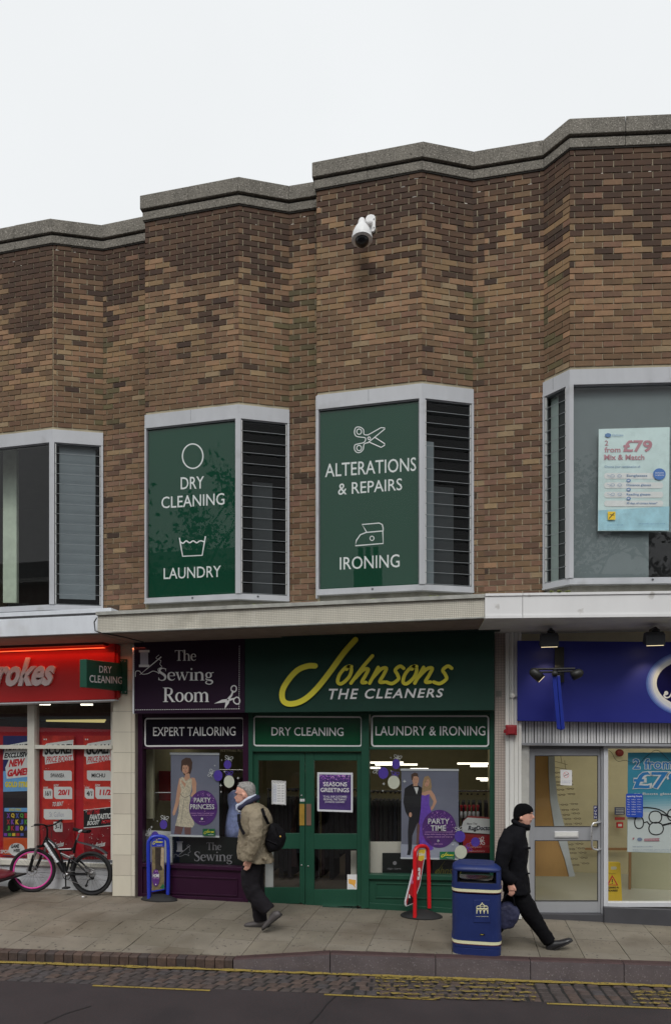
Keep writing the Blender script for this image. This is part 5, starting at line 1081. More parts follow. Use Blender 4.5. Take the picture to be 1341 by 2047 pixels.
# goal posters
for (nm,lab,x0,x1,hd,nmx,old,new,beat) in (('a','red odds poster with SWANSEA and 20/1 between the white mullion and the next poster',470,830,'SCORE!','SWANSEA','16/1','20/1',1),('b','red odds poster with MICHU and 11/2 cut off by the tiled pillar',932,1245,'GOAL!','MICHU','4/1','11/2',0)):
    t=thing('window_poster',lab,'poster',PQ.at(z((x0+x1)/2,0)[0],1720)); m=MB(); X0,Y0=z(x0,62); X1,Y1=z(x1,1440); m.prism(PQ,[(X0,Y1),(X1,Y1+1),(X1,Y0),(X0,Y0)],0,-.004,lr2); m.build('sheet',t)
    a=Art(PQ,.001,.00025); d=x0-470; a.poly(zz((x0+4,1436),(x1-4,1440),(x1-4,1030),(x0+4,1060)),lr3)
    r_=min(x1-6,822+d)
    a.poly(zz((480+d,190),(520+d,150),(r_,108),(r_-8,270),(r_,335),(505+d,385),(500+d,300),(478+d,290)),mat('poster_white',A(204,206,208,.44),var=.02))
    ztx(a,hd,496+d,165,r_-14,278,blkm,.05,2.5,-2.2); ztx(a,'PRICE BOOST' if beat else 'PRICE BOOS',516+d,296,r_-12,366,redp,.02,2,-3)
    panel(a,490+d+(20 if not beat else 0),452,min(803+d,x1-4),566); ztx(a,nmx,566+d-(4 if not beat else 0),484,720+d if beat else 1176,530,blkm,.03)
    panel(a,485+d,655,588+d,768); panel(a,604+d,634,min(808+d,x1-2),770); ztx(a,'WAS',482+d,632,540+d,652,wht,.03,1); ztx(a,'NOW',600+d,604,660+d,632,wht,.03,1); ztx(a,old,504+d,680,572+d,735,blkm,.03,1); ztx(a,new,650+d-(0 if beat else -0),664,780+d if beat else x1-2,728,redp,.05,1)
    for i in range(9): X,Y=z(400+d+i*50,683); 
    if beat:
        ztx(a,'TO BEAT',580,805,712,855,wht,.03,2,-1.5); panel(a,490,884,808,1000); ztx(a,'St Gallen',555,915,715,970,mat('pen_print',A(130,130,150,.44),var=0),-.01); panel(a,600,1025,700,1138); ztx(a,'3-1',615,1055,685,1105,blkm,.03)
        ztx(a,'FREE',536,1372,620,1405,wht,.03,1)
    else:
        a.poly(zz((936,892),(1245,858),(1245,1072),(936,1100)),wht); a.poly(zz((936,900),(1245,866),(1245,1062),(936,1090)),blkm); ztx(a,'GET THIS',972,888,1120,945,redp,.03,2,-1.5); ztx(a,'FANTASTIC',1000,945,1244,1008,wht,.04,2,-3.5); ztx(a,'BOOST',974,1016,1116,1066,wht,.04,2,-2); ztx(a,'NOW',1135,1005,1244,1048,redp,.04,2,-1.5)
    ztx(a,'Ladbrokes',565+d-120*(0 if beat else 1)*0,1268,722+d,1330,wht,.03,2,-6); ztx(a,'SKY SPORTS' if beat else 'FREEBET',782+d*0+ (0 if beat else 300),1392,(828 if beat else 1200),1428,wht,.02)
    for s_ in (0,22): a.rect(*z(490+d+s_,96),*z(504+d+s_,112),wht)
    confetti(a,x0+8,400,x1-8,1030,18); confetti(a,x0+8,1090,x1-8,1300,10); a.build('print',t)
# game poster at the left
navy=mat('poster_navy',A(30,34,84,.40),var=.15); skyb=mat('poster_sky',A(92,140,186,.40),var=.15); gold=mat('poster_gold',A(206,176,52,.42),var=.1); orng=mat('poster_orange2',A(170,70,30,.40),var=.2,scale=5); dkp=mat('poster_dark',A(28,22,26,.40),var=.4,scale=9)
t=thing('window_poster','navy and orange slot game poster reading EXCLUSIVE NEW GAME! at the left edge','poster',PQ.at(34,1715)); m=MB(); X0,Y0=z(34,64); X1,Y1=z(326,1405); m.prism(PQ,[(X0,Y1),(X1,Y1+1),(X1,Y0),(X0,Y0)],0,-.004,navy); m.build('sheet',t)
a=Art(PQ,.001,.00025); a.poly(zz((36,460),(324,440),(324,690),(36,690)),skyb); a.poly(zz((36,690),(324,680),(324,870),(36,870)),dkp); a.poly(zz((36,1200),(324,1206),(324,1402),(36,1398)),orng)
a.poly(zz((44,868),(324,868),(324,1200),(40,1190)),dkp); a.poly(zz((50,870),(324,870),(324,915),(50,910)),skyb)
a.poly(zz((80,170),(322,125),(322,520),(76,545),(60,420),(100,330),(32,330),(50,210)),mat('poster_white',A(204,206,208,.44),var=.02))
ztx(a,'PLAY OUR',70,168,322,230,blkm,.05,2,-3); ztx(a,'EXCLUSIVE',46,256,345,315,blkm,.05,2,-3); ztx(a,'NEW',98,330,282,415,redp,.06,3,-3); ztx(a,'GAME!',76,440,318,525,redp,.06,3,-4); ztx(a,'GOLD STRIKE',58,575,360,640,gold,.06,0)
cg=[mat('slot_%d'%i,A(*c,.42),var=.05) for i,c in enumerate([(110,60,150),(70,130,50),(200,160,50),(150,40,50),(70,80,150)])]
for r_,row in enumerate(('XQXQ1','XKKJK','JK10A')):
    for c_,ch in enumerate(row): 
        x0=76+c_*50; y0=930+r_*70; ztx(a,ch,x0,y0,x0+38,y0+54,cg[(c_*2+r_*3)%5],.06)
for c_ in range(5): a.rect(*z(48+c_*46,1152),*z(84+c_*46,1184),cg[c_])
ztx(a,'GOLD STRIKE',104,876,240,902,gold,.03); a.ell(*z(190,1335),16,13,mat('poster_white',A(204,206,208,.44),var=.02),20); ztx(a,'GAME',124,1278,222,1322,blkm,.05,1,-1); ztx(a,'WEEK',150,1330,236,1368,blkm,.05,1,-1); ztx(a,'SPORTS',10,1338,156,1378,wht,.03)
a.build('print',t)
# ================================================================ optician interior
pl=YP(9.3); tan=mat('beech_veneer',A(186,144,88,.55),rough=.5,var=.12,scale=3,streak=1); lgt=mat('display_edge',A(190,194,198,.5),var=.03); gls=mat('spectacle_frame',A(96,84,68,.5),rough=.3,var=0)
t=thing('spectacle_display','beech display with rows of spectacles behind the grey glazed door','display',pl.at(1105,1750)); m=MB()
m.prism(pl,[(1040,1752),(1137,1753),(1128,1718),(1116,1683),(1107,1653),(1099,1600),(1096,1550),(1095,1480),(1040,1480)],0,-.3,tan); m.build('veneer_panel',t)
m=MB(); m.prism(pl,[(1137.4,1753),(1149,1752),(1140,1718),(1128,1653),(1114,1600),(1109,1550),(1107,1480),(1095.4,1480),(1096.4,1550),(1099.4,1600),(1107.4,1653),(1116.4,1683),(1128.4,1718)],.02,-.25,lgt); m.build('edge_strip',t)
z=lambda x,y:(1040+x/4.455,1480+y/4.455)
m=MB()
for (x0,y0,x1,y1) in ((305,140,305,240),(360,140,370,205),(310,190,420,220),(300,240,420,262),(395,180,405,260)): m.tube([pl.at(*z(x0,y0),-.02),pl.at(*z(x1,y1),-.02)],.003,gls,4)
m.build('display_wires',t)
rows=[(310,290),(315,330),(318,375),(322,405),(330,445),(340,490),(365,575),(372,625),(382,665),(392,705),(400,752),(412,930),(425,970),(440,1010),(450,1055),(465,1110)]
for (x,y) in rows:
    for k in range(2):
        X=x+12+k*88; m=MB(); yy=y-8*k+random.uniform(-4,4)
        for s_ in (0,34):
            P=[pl.at(*z(X+s_+13*math.cos(q_*.7854),yy+6*math.sin(q_*.7854)),.0) for q_ in range(9)]; m.tube(P,.0035,gls,4,False)
        m.tube([pl.at(*z(X+13,yy-2)),pl.at(*z(X+21,yy-2))],.0035,gls,4); m.tube([pl.at(*z(X-13,yy)),pl.at(*z(X-20,yy+3),-.1)],.003,gls,4); m.build('spectacles',t)
PN2=YP(8.618)
t=thing('no_smoking_sign','small white no smoking notice on the grey glazed door','sign',PN2.at(1131,1570)); m=MB(); m.prism(PN2,[(1120,1570),(1143,1571),(1143,1540),(1120,1539)],0,-.003,wht); m.build('card',t); a=Art(PN2,.001); a.loop([(1131.5+5.4*math.cos(i*.5236),1549.5+6*math.sin(i*.5236)) for i in range(12)],.8,mat('soft_red_print',A(190,120,124,.44),var=0)); a.line([(1127.5,1552),(1136,1547.5)],1,blkm); a.line([(1127.7,1545.6),(1135.5,1553.5)],.8,mat('soft_red_print',A(190,120,124,.44),var=0)); a.text('It is against the law',1123,1561,1141,1563,nb); a.text('to smoke in here',1124,1564,1140,1566,nb); a.build('print',t)
pbk=YP(11.55)
m=MB(); m.prism(YP(10.4),[(1256.5,1788),(1260.5,1789),(1262,1705),(1257,1705)],0,-.03,mat('wood_edge',A(150,112,76,.5),var=.1)); m.prism(YP(11.5),[(1170,1700),(1256,1701),(1256,1696),(1170,1696)],0,-.03,mat('wood_edge',A(150,112,76,.5),var=.1)); m.build('timber_trim',right)
m=MB(); m.prism(YP(10.5),[(1262,1800),(1420,1812),(1420,1690),(1262,1690)],0,-.04,mat('pale_counter',A(176,174,148,.55),var=.04)); m.build('counter_front',right)
t=tag(MB(),None) if False else None
m=MB(); m.lathe(YP(11.5).at(1237.5,1505.5),[(.062,0),(.062,.04),(.04,.06)],mat('bell_red',A(110,26,26,.55),var=.05),20,Vector((0,-1,0))); m.build('fire_bell',None,'dark red fire bell high on the cream wall inside the optician','bell')
m=MB(); p5=YP(11.5); m.prism(p5,[(1231.5,1655),(1244,1655),(1244,1644),(1231.5,1644)],.05,0,redp); o=m.build('call_point',None,'small red fire call point under the blue notice inside the optician','call point'); a=Art(p5,.051); a.rect(1234,1647,1241.5,1652,wht); a.build('label_plate',o)
m=MB(); m.prism(p5,[(1228,1629),(1248,1629),(1248,1614.5),(1228,1614.5)],.02,0,mat('notice_blue',A(50,60,104,.5),var=.1)); o=m.build('wall_notice',None,'small blue safety notice on the cream wall inside the optician','sign'); a=Art(p5,.021); [a.rect(1230,1617+i*3,1246,1618+i*3,wht) for i in range(4)]; a.rect(1228,1634,1248,1639.5,mat('notice_red',A(160,60,60,.5),var=0)); a.build('print',o)
# wet floor sign
ys_=mat('caution_yellow',A(214,178,50,.55),rough=.5,var=.05); pl=YP(9.0); t=thing('wet_floor_sign','yellow CLEANING IN PROGRESS caution stand inside the optician window','sign',pl.at(1228,1805))
m=MB(); m.prism(pl,[(1206,1812),(1244,1813),(1240,1726),(1236,1724),(1213,1724)],0,-.02,ys_); m.build('front_leaf',t,bevel=.004); m=MB(); m.prism(YP(9.25),[(1208,1806),(1242,1807),(1238,1728),(1214,1728)],0,-.02,ys_); m.build('rear_leaf',t)
a=Art(pl,.001); a.poly([(1221,1733),(1231,1733),(1233,1736),(1231,1739),(1221,1739)],ob_); a.poly([(1212.5,1770.5),(1235.5,1771),(1223.5,1750)],redp); a.poly([(1216,1769),(1232,1769.3),(1223.6,1754.5)],ys_); a.rect(1222.7,1758,1224.5,1764.5,blkm); a.rect(1222.7,1766,1224.5,1767.6,blkm); a.text('CLEANING IN',1213,1773,1236,1777,blkm,.03); a.text('PROGRESS',1213,1779,1234,1783,blkm,.03); a.text('caution',1217,1746,1230,1748,blkm); a.build('print',t)
# big optician poster
PX=YP(8.66); tl=mat('poster_teal',A(54,132,158,.46),var=.08,scale=1.5); tl2=mat('poster_light_teal',A(120,186,204,.42),var=.05); tw=mat('poster_offwhite',A(200,210,214,.44),var=.03)
t=thing('window_poster','tall teal and white 2 from 79 pounds spectacles poster in the shop window','poster',PX.at(1300,1704)); m=MB(); m.prism(PX,[(1253.5,1704),(1420,1708),(1420,1504),(1255,1505)],0,-.004,tl); m.build('sheet',t)
a=Art(PX,.001,.0003)
for i in range(9):
    y=1586+i*5; f_=i/8; a.poly([(1253.6,1703.5),(1419,1707.5),(1419,y-8),(1254.2,y)],mat('teal_step%d'%i,A(54+138*f_,132+66*f_,158+44*f_,.46),var=0))
ol=mat('poster_outline_blue',A(40,110,166,.42),var=0)
a.text('2 from',1264,1516.5,1345,1539,wht,.06); a.text('2 from',1265.2,1517.5,1344,1538,ol,.015); a.text('£79',1263.5,1541.5,1368,1579,wht,.07); a.text('£79',1265.5,1543.5,1367,1577,ol,.015); a.text('on Boots glasses and more',1266,1585,1410,1591,wht,.015)
for (cx,cy,rx,ry,dx) in ((1309.5,1634,13.5,12,0),(1277,1645,9.5,12,0),(1311,1657,15.5,12.5,0),(1345,1630,12,12,0)):
    a.loop([(cx+rx*math.cos(i*.3927)*(1 if abs(math.cos(i*.3927))<.9 else .94),cy+ry*math.sin(i*.3927)+ (cx-1290)*.0) for i in range(16)],2.3,blkm,2)
a.line([(1288,1645),(1293,1643),(1297,1648)],2.4,blkm); a.line([(1269,1636),(1273,1622),(1285,1615),(1310,1617),(1325,1623),(1336,1632)],2.2,blkm,3); a.line([(1325,1650),(1341,1646),(1370,1640)],3.4,blkm); a.line([(1322,1628),(1341,1634),(1360,1636)],2.6,blkm)
a.poly([(1264,1675),(1268,1675),(1267,1678),(1264,1680)],pr_); a.ell(1278,1678.5,5.2,3.6,nb,16); a.poly([(1287,1677),(1318,1676),(1316,1679),(1318,1682),(1287,1682)],pr_); a.text('dont forget the rest',1289,1678,1315,1680.5,wht); a.text('visit opticians.com/offers',1264,1691.5,1304,1694.5,nb); a.text('Subject to availability. See in store for full details and conditions apply',1264,1698,1400,1700,nb); a.text('Subject to availability. See in store for full details',1264,1701,1380,1702.6,nb)
a.build('print',t)
t=thing('opening_hours_sign','royal blue opening hours card overlapping the teal spectacles poster','sign',PN2.at(1268,1634)); m=MB(); m.prism(PN2,[(1253,1634),(1283,1635),(1285,1632.5),(1285,1590),(1283,1587.5),(1253,1587),(1251,1589.5),(1251,1631)],0,-.003,mat('hours_blue',A(22,60,150,.44),var=.03)); m.build('card',t); a=Art(PN2,.001); a.text('opening hours',1253,1590.5,1283,1595,wht,.01)
for i,d in enumerate(('Mon','Tue','Wed','Thur','Fri','Sat','Sun')):
    y=1598+i*4.9; a.text(d,1253.5,y,1258.5,y+2,wht)
    if i<6: a.text('9.00am',1262,y,1270.5,y+2,wht); a.text('5.30pm',1273,y,1281.5,y+2,wht)
    else: a.text('closed',1262,y,1270,y+2,wht)
a.build('lettering',t)
m=MB(); q_=YP(8.66); m.tube([q_.at(*z(x,y),.02) for x,y in spline([(785,90),(815,120),(835,160),(870,190),(930,180),(1000,205),(1060,200),(1100,160),(1150,120),(1200,90),(1250,110),(1300,160),(1341,190),(1400,170)],4)],.003,blk,5); m.build('cable',None,'thin dark cable drooping across the top of the optician window','cable')
# ================================================================ street objects
cw_=mat('camera_housing_white',A(208,208,202,.45),rough=.4,var=.03); cbl=mat('black_plastic',(.012,.012,.014),rough=.25,var=0); rub=mat('rubber',(.018,.018,.019),rough=.75,var=.2,scale=30)
t=thing('security_camera','white dome security camera on a wall bracket high on the brick bay','security camera',YP(7.74).at(723,490))
pl=YP(7.74); c=pl.at(723.4,477); s_=(pl.at(724.4,477)-pl.at(723.4,477)).length
m=MB(); m.lathe(c,[(19.6*s_,-1.5*s_),(20*s_,1*s_),(19.4*s_,6*s_),(17.8*s_,12*s_),(14.6*s_,19*s_),(10.5*s_,25*s_),(8*s_,28*s_),(7.4*s_,34*s_),(5.4*s_,38*s_),(2*s_,41*s_)],cw_,24); m.lathe(c,[(20.4*s_,-2.5*s_),(20.4*s_,0)],cw_,24); m.build('housing',t)
m=MB(); m.lathe(c,[(13.5*s_,-2.6*s_),(13*s_,-6*s_),(10.5*s_,-10*s_),(6*s_,-13*s_),(1*s_,-14*s_)],cbl,20); m.build('dome',t)
m=MB(); q=f3[1]; m.prism(q,[(740,467),(747,466),(750.6,461),(750.6,436),(748,433),(742,431.5),(735,434),(731,440),(735,459)],.035,0,cw_); m.build('wall_plate',t,bevel=.004)
m=MB(); m.tube([pl.at(723,443),YP(7.85).at(731,447),q.at(741,449,.03)],[.035,.03,.035],cw_,10); m.build('arm',t)
m=MB(); 
for y in (442,459): m.lathe(q.at(748,y,.035),[(.006,0),(.006,.008)],cbl,8,q.n)
m.build('bolt',t)
# green projecting sign
Xs=px2(243,8.44)[0]; ps=Pl((Xs,-20),(Xs,20)); gs=mat('green_box_sign',A(20,62,48,.42),rough=.4,var=.05)
t=thing('projecting_sign','green box sign reading DRY CLEANING projecting from the tiled pillar','sign',ps.at(243,1380))
m=MB(); m.prism(ps,[(173,1374),(243,1381.5),(243,1326.5),(173,1318)],0,-.10,gs); m.build('box',t,bevel=.004)
a=Art(ps); a.text('DRY',198,1331,223,1345,whm,.012,dyb=1.4); a.text('CLEANING',178.5,1349.5,244,1364.5,whm,.012,dyb=3.5,dyt=4); a.build('lettering',t)
m=MB(); pq=YP(8.445); m.prism(pq,[(240,1387),(253.5,1388),(253.5,1318),(240,1318)],0,-.02,gs); 
m.build('wall_flange',t)
for x,y in ((243,1322),(250.5,1322),(243,1384),(250.5,1384)): m=MB(); m.lathe(pq.at(x,y),[(.010,0),(.008,.008)],chrome,8,Vector((0,-1,0))); m.build('bolt',t)
# floodlights over the blue sign
fl=mat('floodlight_black',A(46,48,52,.42),rough=.55,var=.08); len_=mat('lit_lens',(1,.82,.5),emit=1.3)
for (x0,x1,y0,y1,lab) in ((1080,1117,1263.5,1294,'black floodlight over the left end of the blue sign beside the hanging sign bracket'),(1291,1330,1261,1291,'black floodlight over the blue sign above the navy oval badge')):
    pl=YP(7.95); t=thing('floodlight',lab,'floodlight',pl.at((x0+x1)/2,y1),'floodlights over the blue sign'); P=pl.at(x0,y1); Q=pl.at(x1,y0); m=MB()
    zt_,zb_=Q.z,P.z; zm=zt_-.045; 
    m.add([(P.x,7.95,zb_),(Q.x,7.95,zb_),(Q.x,7.95,zm),(P.x,7.95,zm),(P.x+.01,7.99,zt_),(Q.x-.01,7.99,zt_),(Q.x-.01,8.10,zt_),(P.x+.01,8.10,zt_),(P.x,8.10,zb_+.05),(Q.x,8.10,zb_+.05)],[(0,1,2,3),(3,2,5,4),(4,5,6,7),(7,6,9,8),(8,9,1,0),(0,3,4,7,8),(1,9,6,5,2)],fl); m.build('housing',t,bevel=.004)
    m=MB(); m.add([(P.x+.012,7.962,zb_-.003),(Q.x-.012,7.962,zb_-.003),(Q.x-.012,8.088,zb_+.040),(P.x+.012,8.088,zb_+.040)],[(0,1,2,3)],len_); m.build('lens',t,fix=False)
    cx=(P.x+Q.x)/2; m=MB(); m.tube([(cx+.03,8.05,zt_-.01),(cx+.03,8.08,zt_+.05),(cx+.03,8.28,zt_+.06)],.022,cbl,8); m.lathe((cx+.03,8.06,zt_),[(.045,0),(.045,.03),(.02,.05)],cbl,12); m.build('bracket',t)
    l=bpy.data.lights.new('flood','SPOT'); l.energy=7; l.color=(1,.80,.5); l.spot_size=R(75); l.spot_blend=.9; l.shadow_soft_size=.03
    o=bpy.data.objects.new('flood',l); COL.objects.link(o); o.location=(cx,8.03,zb_-.015); o.rotation_euler=(R(32),0,0)
# hanging sign with two spot lamps
t=thing('projecting_sign','narrow blue hanging sign seen edge on under a black arm with two spot lamps','sign',YP(8.3).at(1118,1440))
dk_=mat('bracket_black',A(24,24,22,.42),rough=.5,var=.1); bsg=mat('blue_box_sign',A(22,38,120,.46),rough=.35,var=.05)
m=MB(); m.prism(YP(8.33),[(1108,1365),(1127,1365),(1127,1294),(1108,1294)],.02,-.0,dk_); m.prism(YP(8.2),[(1109,1356),(1120,1356),(1120,1332),(1109,1332)],.05,-.12,dk_); m.build('wall_bracket',t,bevel=.003)
m=MB(); pl=YP(7.75); m.tube([pl.at(1067,1338),pl.at(1149,1337)],.013,dk_,8); m.tube([YP(7.95).at(1070,1345),YP(7.95).at(1146,1342)],.012,dk_,8); m.tube([YP(8.2).at(1113,1340),YP(7.6).at(1108,1342)],.022,dk_,8); m.lathe(YP(7.62).at(1108.5,1347),[(.03,-.03),(.035,0),(.03,.03)],dk_,10,Vector((0,-1,0))); m.build('arm',t)
m=MB(); F0=[YP(7.62).at(x,y) for x,y in ((1113,1457),(1121,1459.5),(1112,1351),(1103,1351))]; B0=[p+Vector((.06,.50,0)) for p in F0]
m.hexa(F0+B0,bsg); m.build('sign_half',t,bevel=.004); m=MB(); F1=[YP(7.62).at(x,y) for x,y in ((1121.8,1459.5),(1129,1457),(1119,1351),(1112.8,1351))]; m.hexa(F1+[p+Vector((.06,.50,0)) for p in F1],bsg); m.build('sign_half',t,bevel=.004)
for (x0,y0,x1,y1,lit) in ((1064,1342,1082,1358,1),(1160,1345,1143,1352,0)):
    P=YP(7.7).at(x0,y0); Q=YP(7.7).at(x1,y1); d=(Q-P).normalized(); m=MB(); m.lathe(P,[(.02,-.03),(.05,0),(.055,.05),(.055,(Q-P).length)],dk_,14,d); m.build('spot_lamp',t)
    m=MB(); m.lathe(Q-d*.002,[(.046,0),(.044,.006)],len_ if lit else dk_,14,d); m.build('lamp_lens',t)
# litter bin
Z0=gz(1.3,7.1); cx_=ground(952.5,1905).x; cyc=7.13; bb=mat('bin_blue',A(22,36,84,.44),rough=.5,var=.12,scale=5); speckle(bb,A(90,96,130,.42),None,55,.70,.78,.5); crm=mat('bin_cream',A(200,194,160,.45),rough=.5,var=.06); brd=mat('bin_maroon_line',A(80,34,44,.42),var=0)
def zy(y,Y=6.90): return YP(Y).at(952,y).z
AX=(YP(6.95).at(1003.3,1850).x-YP(6.95).at(902.3,1850).x)/2; cx_=(YP(6.95).at(1003.3,1850).x+YP(6.95).at(902.3,1850).x)/2
def sect(z,f=1.0,n=48,e=.42,cy=cyc,ay=.225): 
    out=[]
    for i in range(n):
        t_=2*math.pi*(i+.5)/n; c,s=math.cos(t_),math.sin(t_); out.append((cx_+AX*f*math.copysign(abs(c)**e,c),cy+ay*f*math.copysign(abs(s)**e,s),z))
    return out
def loft(rings,m,mb,cap=True,sel=None,smooth=True):
    n=len(rings[0]); vs=[p for r in rings for p in r]; fs=[]
    for i in range(len(rings)-1):
        for k in range(n):
            if sel and not sel(k,n): continue
            fs.append((i*n+k,i*n+(k+1)%n,(i+1)*n+(k+1)%n,(i+1)*n+k))
    if cap: fs+= [tuple(range(n)),tuple(range((len(rings)-1)*n,len(rings)*n))]
    mb.add(vs,fs,m,smooth)
t=thing('litter_bin','dark blue hooded litter bin with cream bands and a small crest on the pavement','litter bin',(cx_,cyc,0))
zz_=[zy(y) for y in (1912,1899,1897,1883,1789.5,1770)]
m=MB(); loft([sect(Z0,.975),sect(zz_[1],.985),sect(zz_[1]+.004,.96),sect(zz_[2],.965),sect(zz_[2]+.002,.99),sect(zz_[3]-.012,.99)],bb,m,smooth=False); m.build('base',t)
m=MB(); loft([sect(zz_[3]-.012,.985),sect(zz_[4],.985)],bb,m,smooth=False); m.build('body',t)
for y0,y1 in ((1889.5,1883),(1785,1779)):
    m=MB(); a_,b_=zy(y0),zy(y1); loft([sect(a_,1.0),sect(b_,1.0)],crm,m,smooth=False); m.build('cream_band',t)
    m=MB(); loft([sect(a_-.008,1.004),sect(a_-.001,1.004)],brd,m,smooth=False); loft([sect(b_+.001,1.012),sect(b_+.010,1.012)],bb,m,smooth=False); m.build('band_lip',t)
zo0,zo1=zy(1767),zy(1744)
m=MB(); loft([sect(zy(1779)+.008,.985),sect(zo0,.99)],bb,m,smooth=False)
side=lambda k,n: abs(math.cos(2*math.pi*(k+1)/n))>.54
loft([sect(zo0,.99),sect(zo1,.985)],bb,m,cap=False,sel=side,smooth=False); loft([sect(zo0,.90),sect(zo1,.90)],cbl,m,cap=False,sel=side,smooth=False)
top=zy(1726,7.1)
loft([sect(zo1-.004,.985),sect(zo1+.022,.985),sect(zo1+.040,.93,e=.5),sect(zo1+.062,.78,e=.55),sect((zo1+top)/2+.025,.55,e=.65),sect(top-.004,.30,e=.8),sect(top,.08,e=1)],bb,m); m.build('hood',t)
m=MB(); loft([sect(zo0-.01,.93),sect(zo0+.001,.93)],cbl,m); m.build('rim',t)
pbn=YP(cyc-.225*.985-.003); m=MB(); m.prism(pbn,[(946.5,1845),(979.5,1845),(979.5,1800),(946.5,1800)],.004,-.01,bb); m.build('badge_plate',t,bevel=.002)
a=Art(pbn,.0055)
for i in range(4): a.rect(952+i*7.3,1813.5,953.6+i*7.3,1827,crm)
for i in range(3): 
    cx=956.4+i*7.3; a.line([(cx-3,1824),(cx-2.6,1820.5),(cx,1818.8),(cx+2.6,1820.5),(cx+3,1824)],1.3,crm,3); a.line([(cx-2.6,1813),(cx,1811.8),(cx+2.6,1813)],1.1,crm)
a.rect(952,1815.5,975.2,1817.8,crm); a.line([(952,1814),(954,1811),(958,1810.5)],1.2,crm); a.line([(975,1814),(973,1811),(969,1810.5)],1.2,crm); a.line([(959,1812),(960.5,1808.8),(963.5,1807),(966.5,1808.8),(968,1812)],1.8,crm,3); a.ell(963.5,1805.5,1.2,1.6,crm,8)
a.text('MARKET HARBOROUGH',951,1831.5,976,1833,crm); a.build('crest',t)
a=Art(pbn,.004); a.rect(959,1867.5,969,1870.5,mat('label_black',(.01,.01,.01),var=0)); a.text('litter',960.5,1868,966,1870,gold); a.build('maker_label',t)
# swivel pavement signs
def mound(c,rx,ry,h,ang,t):
    m=MB(); ca,sa=math.cos(ang),math.sin(ang); rings=[]
    for r,z in ((1,0),(1.0,.012),(.93,.028),(.7,h*.62),(.4,h*.95),(.05,h)):
        rings.append([(c[0]+(rx*r*math.cos(k*math.pi/16))*ca-(ry*r*math.sin(k*math.pi/16))*sa,c[1]+(rx*r*math.cos(k*math.pi/16))*sa+(ry*r*math.sin(k*math.pi/16))*ca,z) for k in range(32)])
    loft(rings,rub,m); return m.build('rubber_base',t)
fb=mat('frame_royal_blue',A(30,48,150,.42),rough=.3,var=.05); fr_=mat('frame_red',A(178,22,30,.42),rough=.3,var=.05)
t=thing('pavement_sign','blue framed swivel pavement sign with the yellow script logo beside the purple window','pavement sign',(px2(318,8.42)[0],8.42,0),'swivel signs on the pavement')
mound((px2(318,8.42)[0],8.42),.275,.125,.085,0,t); pf=Pl(px2(298,8.35),px2(336,8.47))
m=MB(); m.tube([pf.at(x,y) for x,y in spline([(298,1800),(297,1740),(296.5,1692),(299,1680),(307,1673.5),(322,1673),(332,1677),(336,1688),(336.5,1740),(335.5,1789)],4)],.027,fb,10); m.build('frame',t)
m=MB(); m.prism(pf,[(303,1784),(329,1779),(329,1678),(303,1679)],.012,-.012,fb); m.build('panel',t)
a=Art(pf,.014,.0003); a.poly([(303.5,1693),(328.5,1693),(328.5,1777),(303.5,1781)],mat('sign_photo_brown',A(104,92,66,.42),var=.5,scale=14)); a.poly([(310,1694),(322,1694),(324,1740),(311,1742)],mat('sign_photo_dark',A(46,38,32,.42),var=.4,scale=20)); a.poly([(322,1695),(328,1696),(327,1738),(321,1730)],mat('sign_photo_pale',A(150,134,112,.42),var=.3,scale=25)); a.poly([(319,1776),(326,1767),(328.5,1771),(328,1777)],pg)
minilogo(a,303,1676,327,1693,None); a.ell(311.5,1755,7.4,17,ball,24); glitter(a,311.5,1755,7,16,24); a.text('HOME',305.5,1747,318.5,1754,whm,.03); a.text('curtain cleaning',305.5,1755.5,318,1757.5,gl1); a.ell(311.5,1768,1.2,1.5,whm,8); a.build('print',t)
c2=px2(842,8.32)
t=thing('pavement_sign','red framed swivel pavement sign with its panel swung out before the green window','pavement sign',(c2[0],8.32,0),'swivel signs on the pavement')
mound((c2[0],8.32),.27,.17,.085,0,t); pf=Pl(px2(829,8.18),px2(856,8.42))
m=MB(); m.tube([pf.at(x,y) for x,y in spline([(829,1835),(829,1780),(829,1712),(830.5,1700),(836,1693.5),(846,1692),(852,1695),(855.5,1706),(857,1760),(858,1816)],4)],.026,fr_,10); m.build('frame',t)
pz=Pl(px2(812,8.08),px2(846,8.34)); m=MB(); m.prism(pz,[(811,1813),(826,1807),(839,1770),(851,1697),(835,1697),(826,1735),(809,1803),(809,1810)],.006,-.006,mat('sign_panel_edge',A(180,180,184,.42),var=0)); m.build('panel',t)
a=Art(pz,.008,.0003); a.poly([(812,1811),(825.5,1805),(838,1768),(849.5,1698.5),(836,1698.5),(827.5,1735),(811,1803)],mat('sign_print_red',A(150,26,32,.42),var=.15)); a.poly([(835,1720),(836,1699),(849.5,1699),(846.5,1718),(841,1722)],mat('sign_print_gold',A(206,164,50,.42),var=0)); a.text('Kodak',835.5,1706,848,1712,whm,.02,dyb=-1) if False else a.text('Offers',835.5,1706,848,1712,whm,.02,dyb=-1)
a.text('3',832.5,1735,840,1760,whm,.05,shear=2); a.poly([(812,1811),(825.5,1805),(826,1798),(820,1790),(815,1797)],cbl); a.poly([(816,1788),(818,1789),(819,1796),(815,1796)],whm)
for i in range(3): a.line([(819+i*2.2,1768-i*.6),(822+i*2.2,1750-i*.6)],.8,gl1)
a.build('print',t)
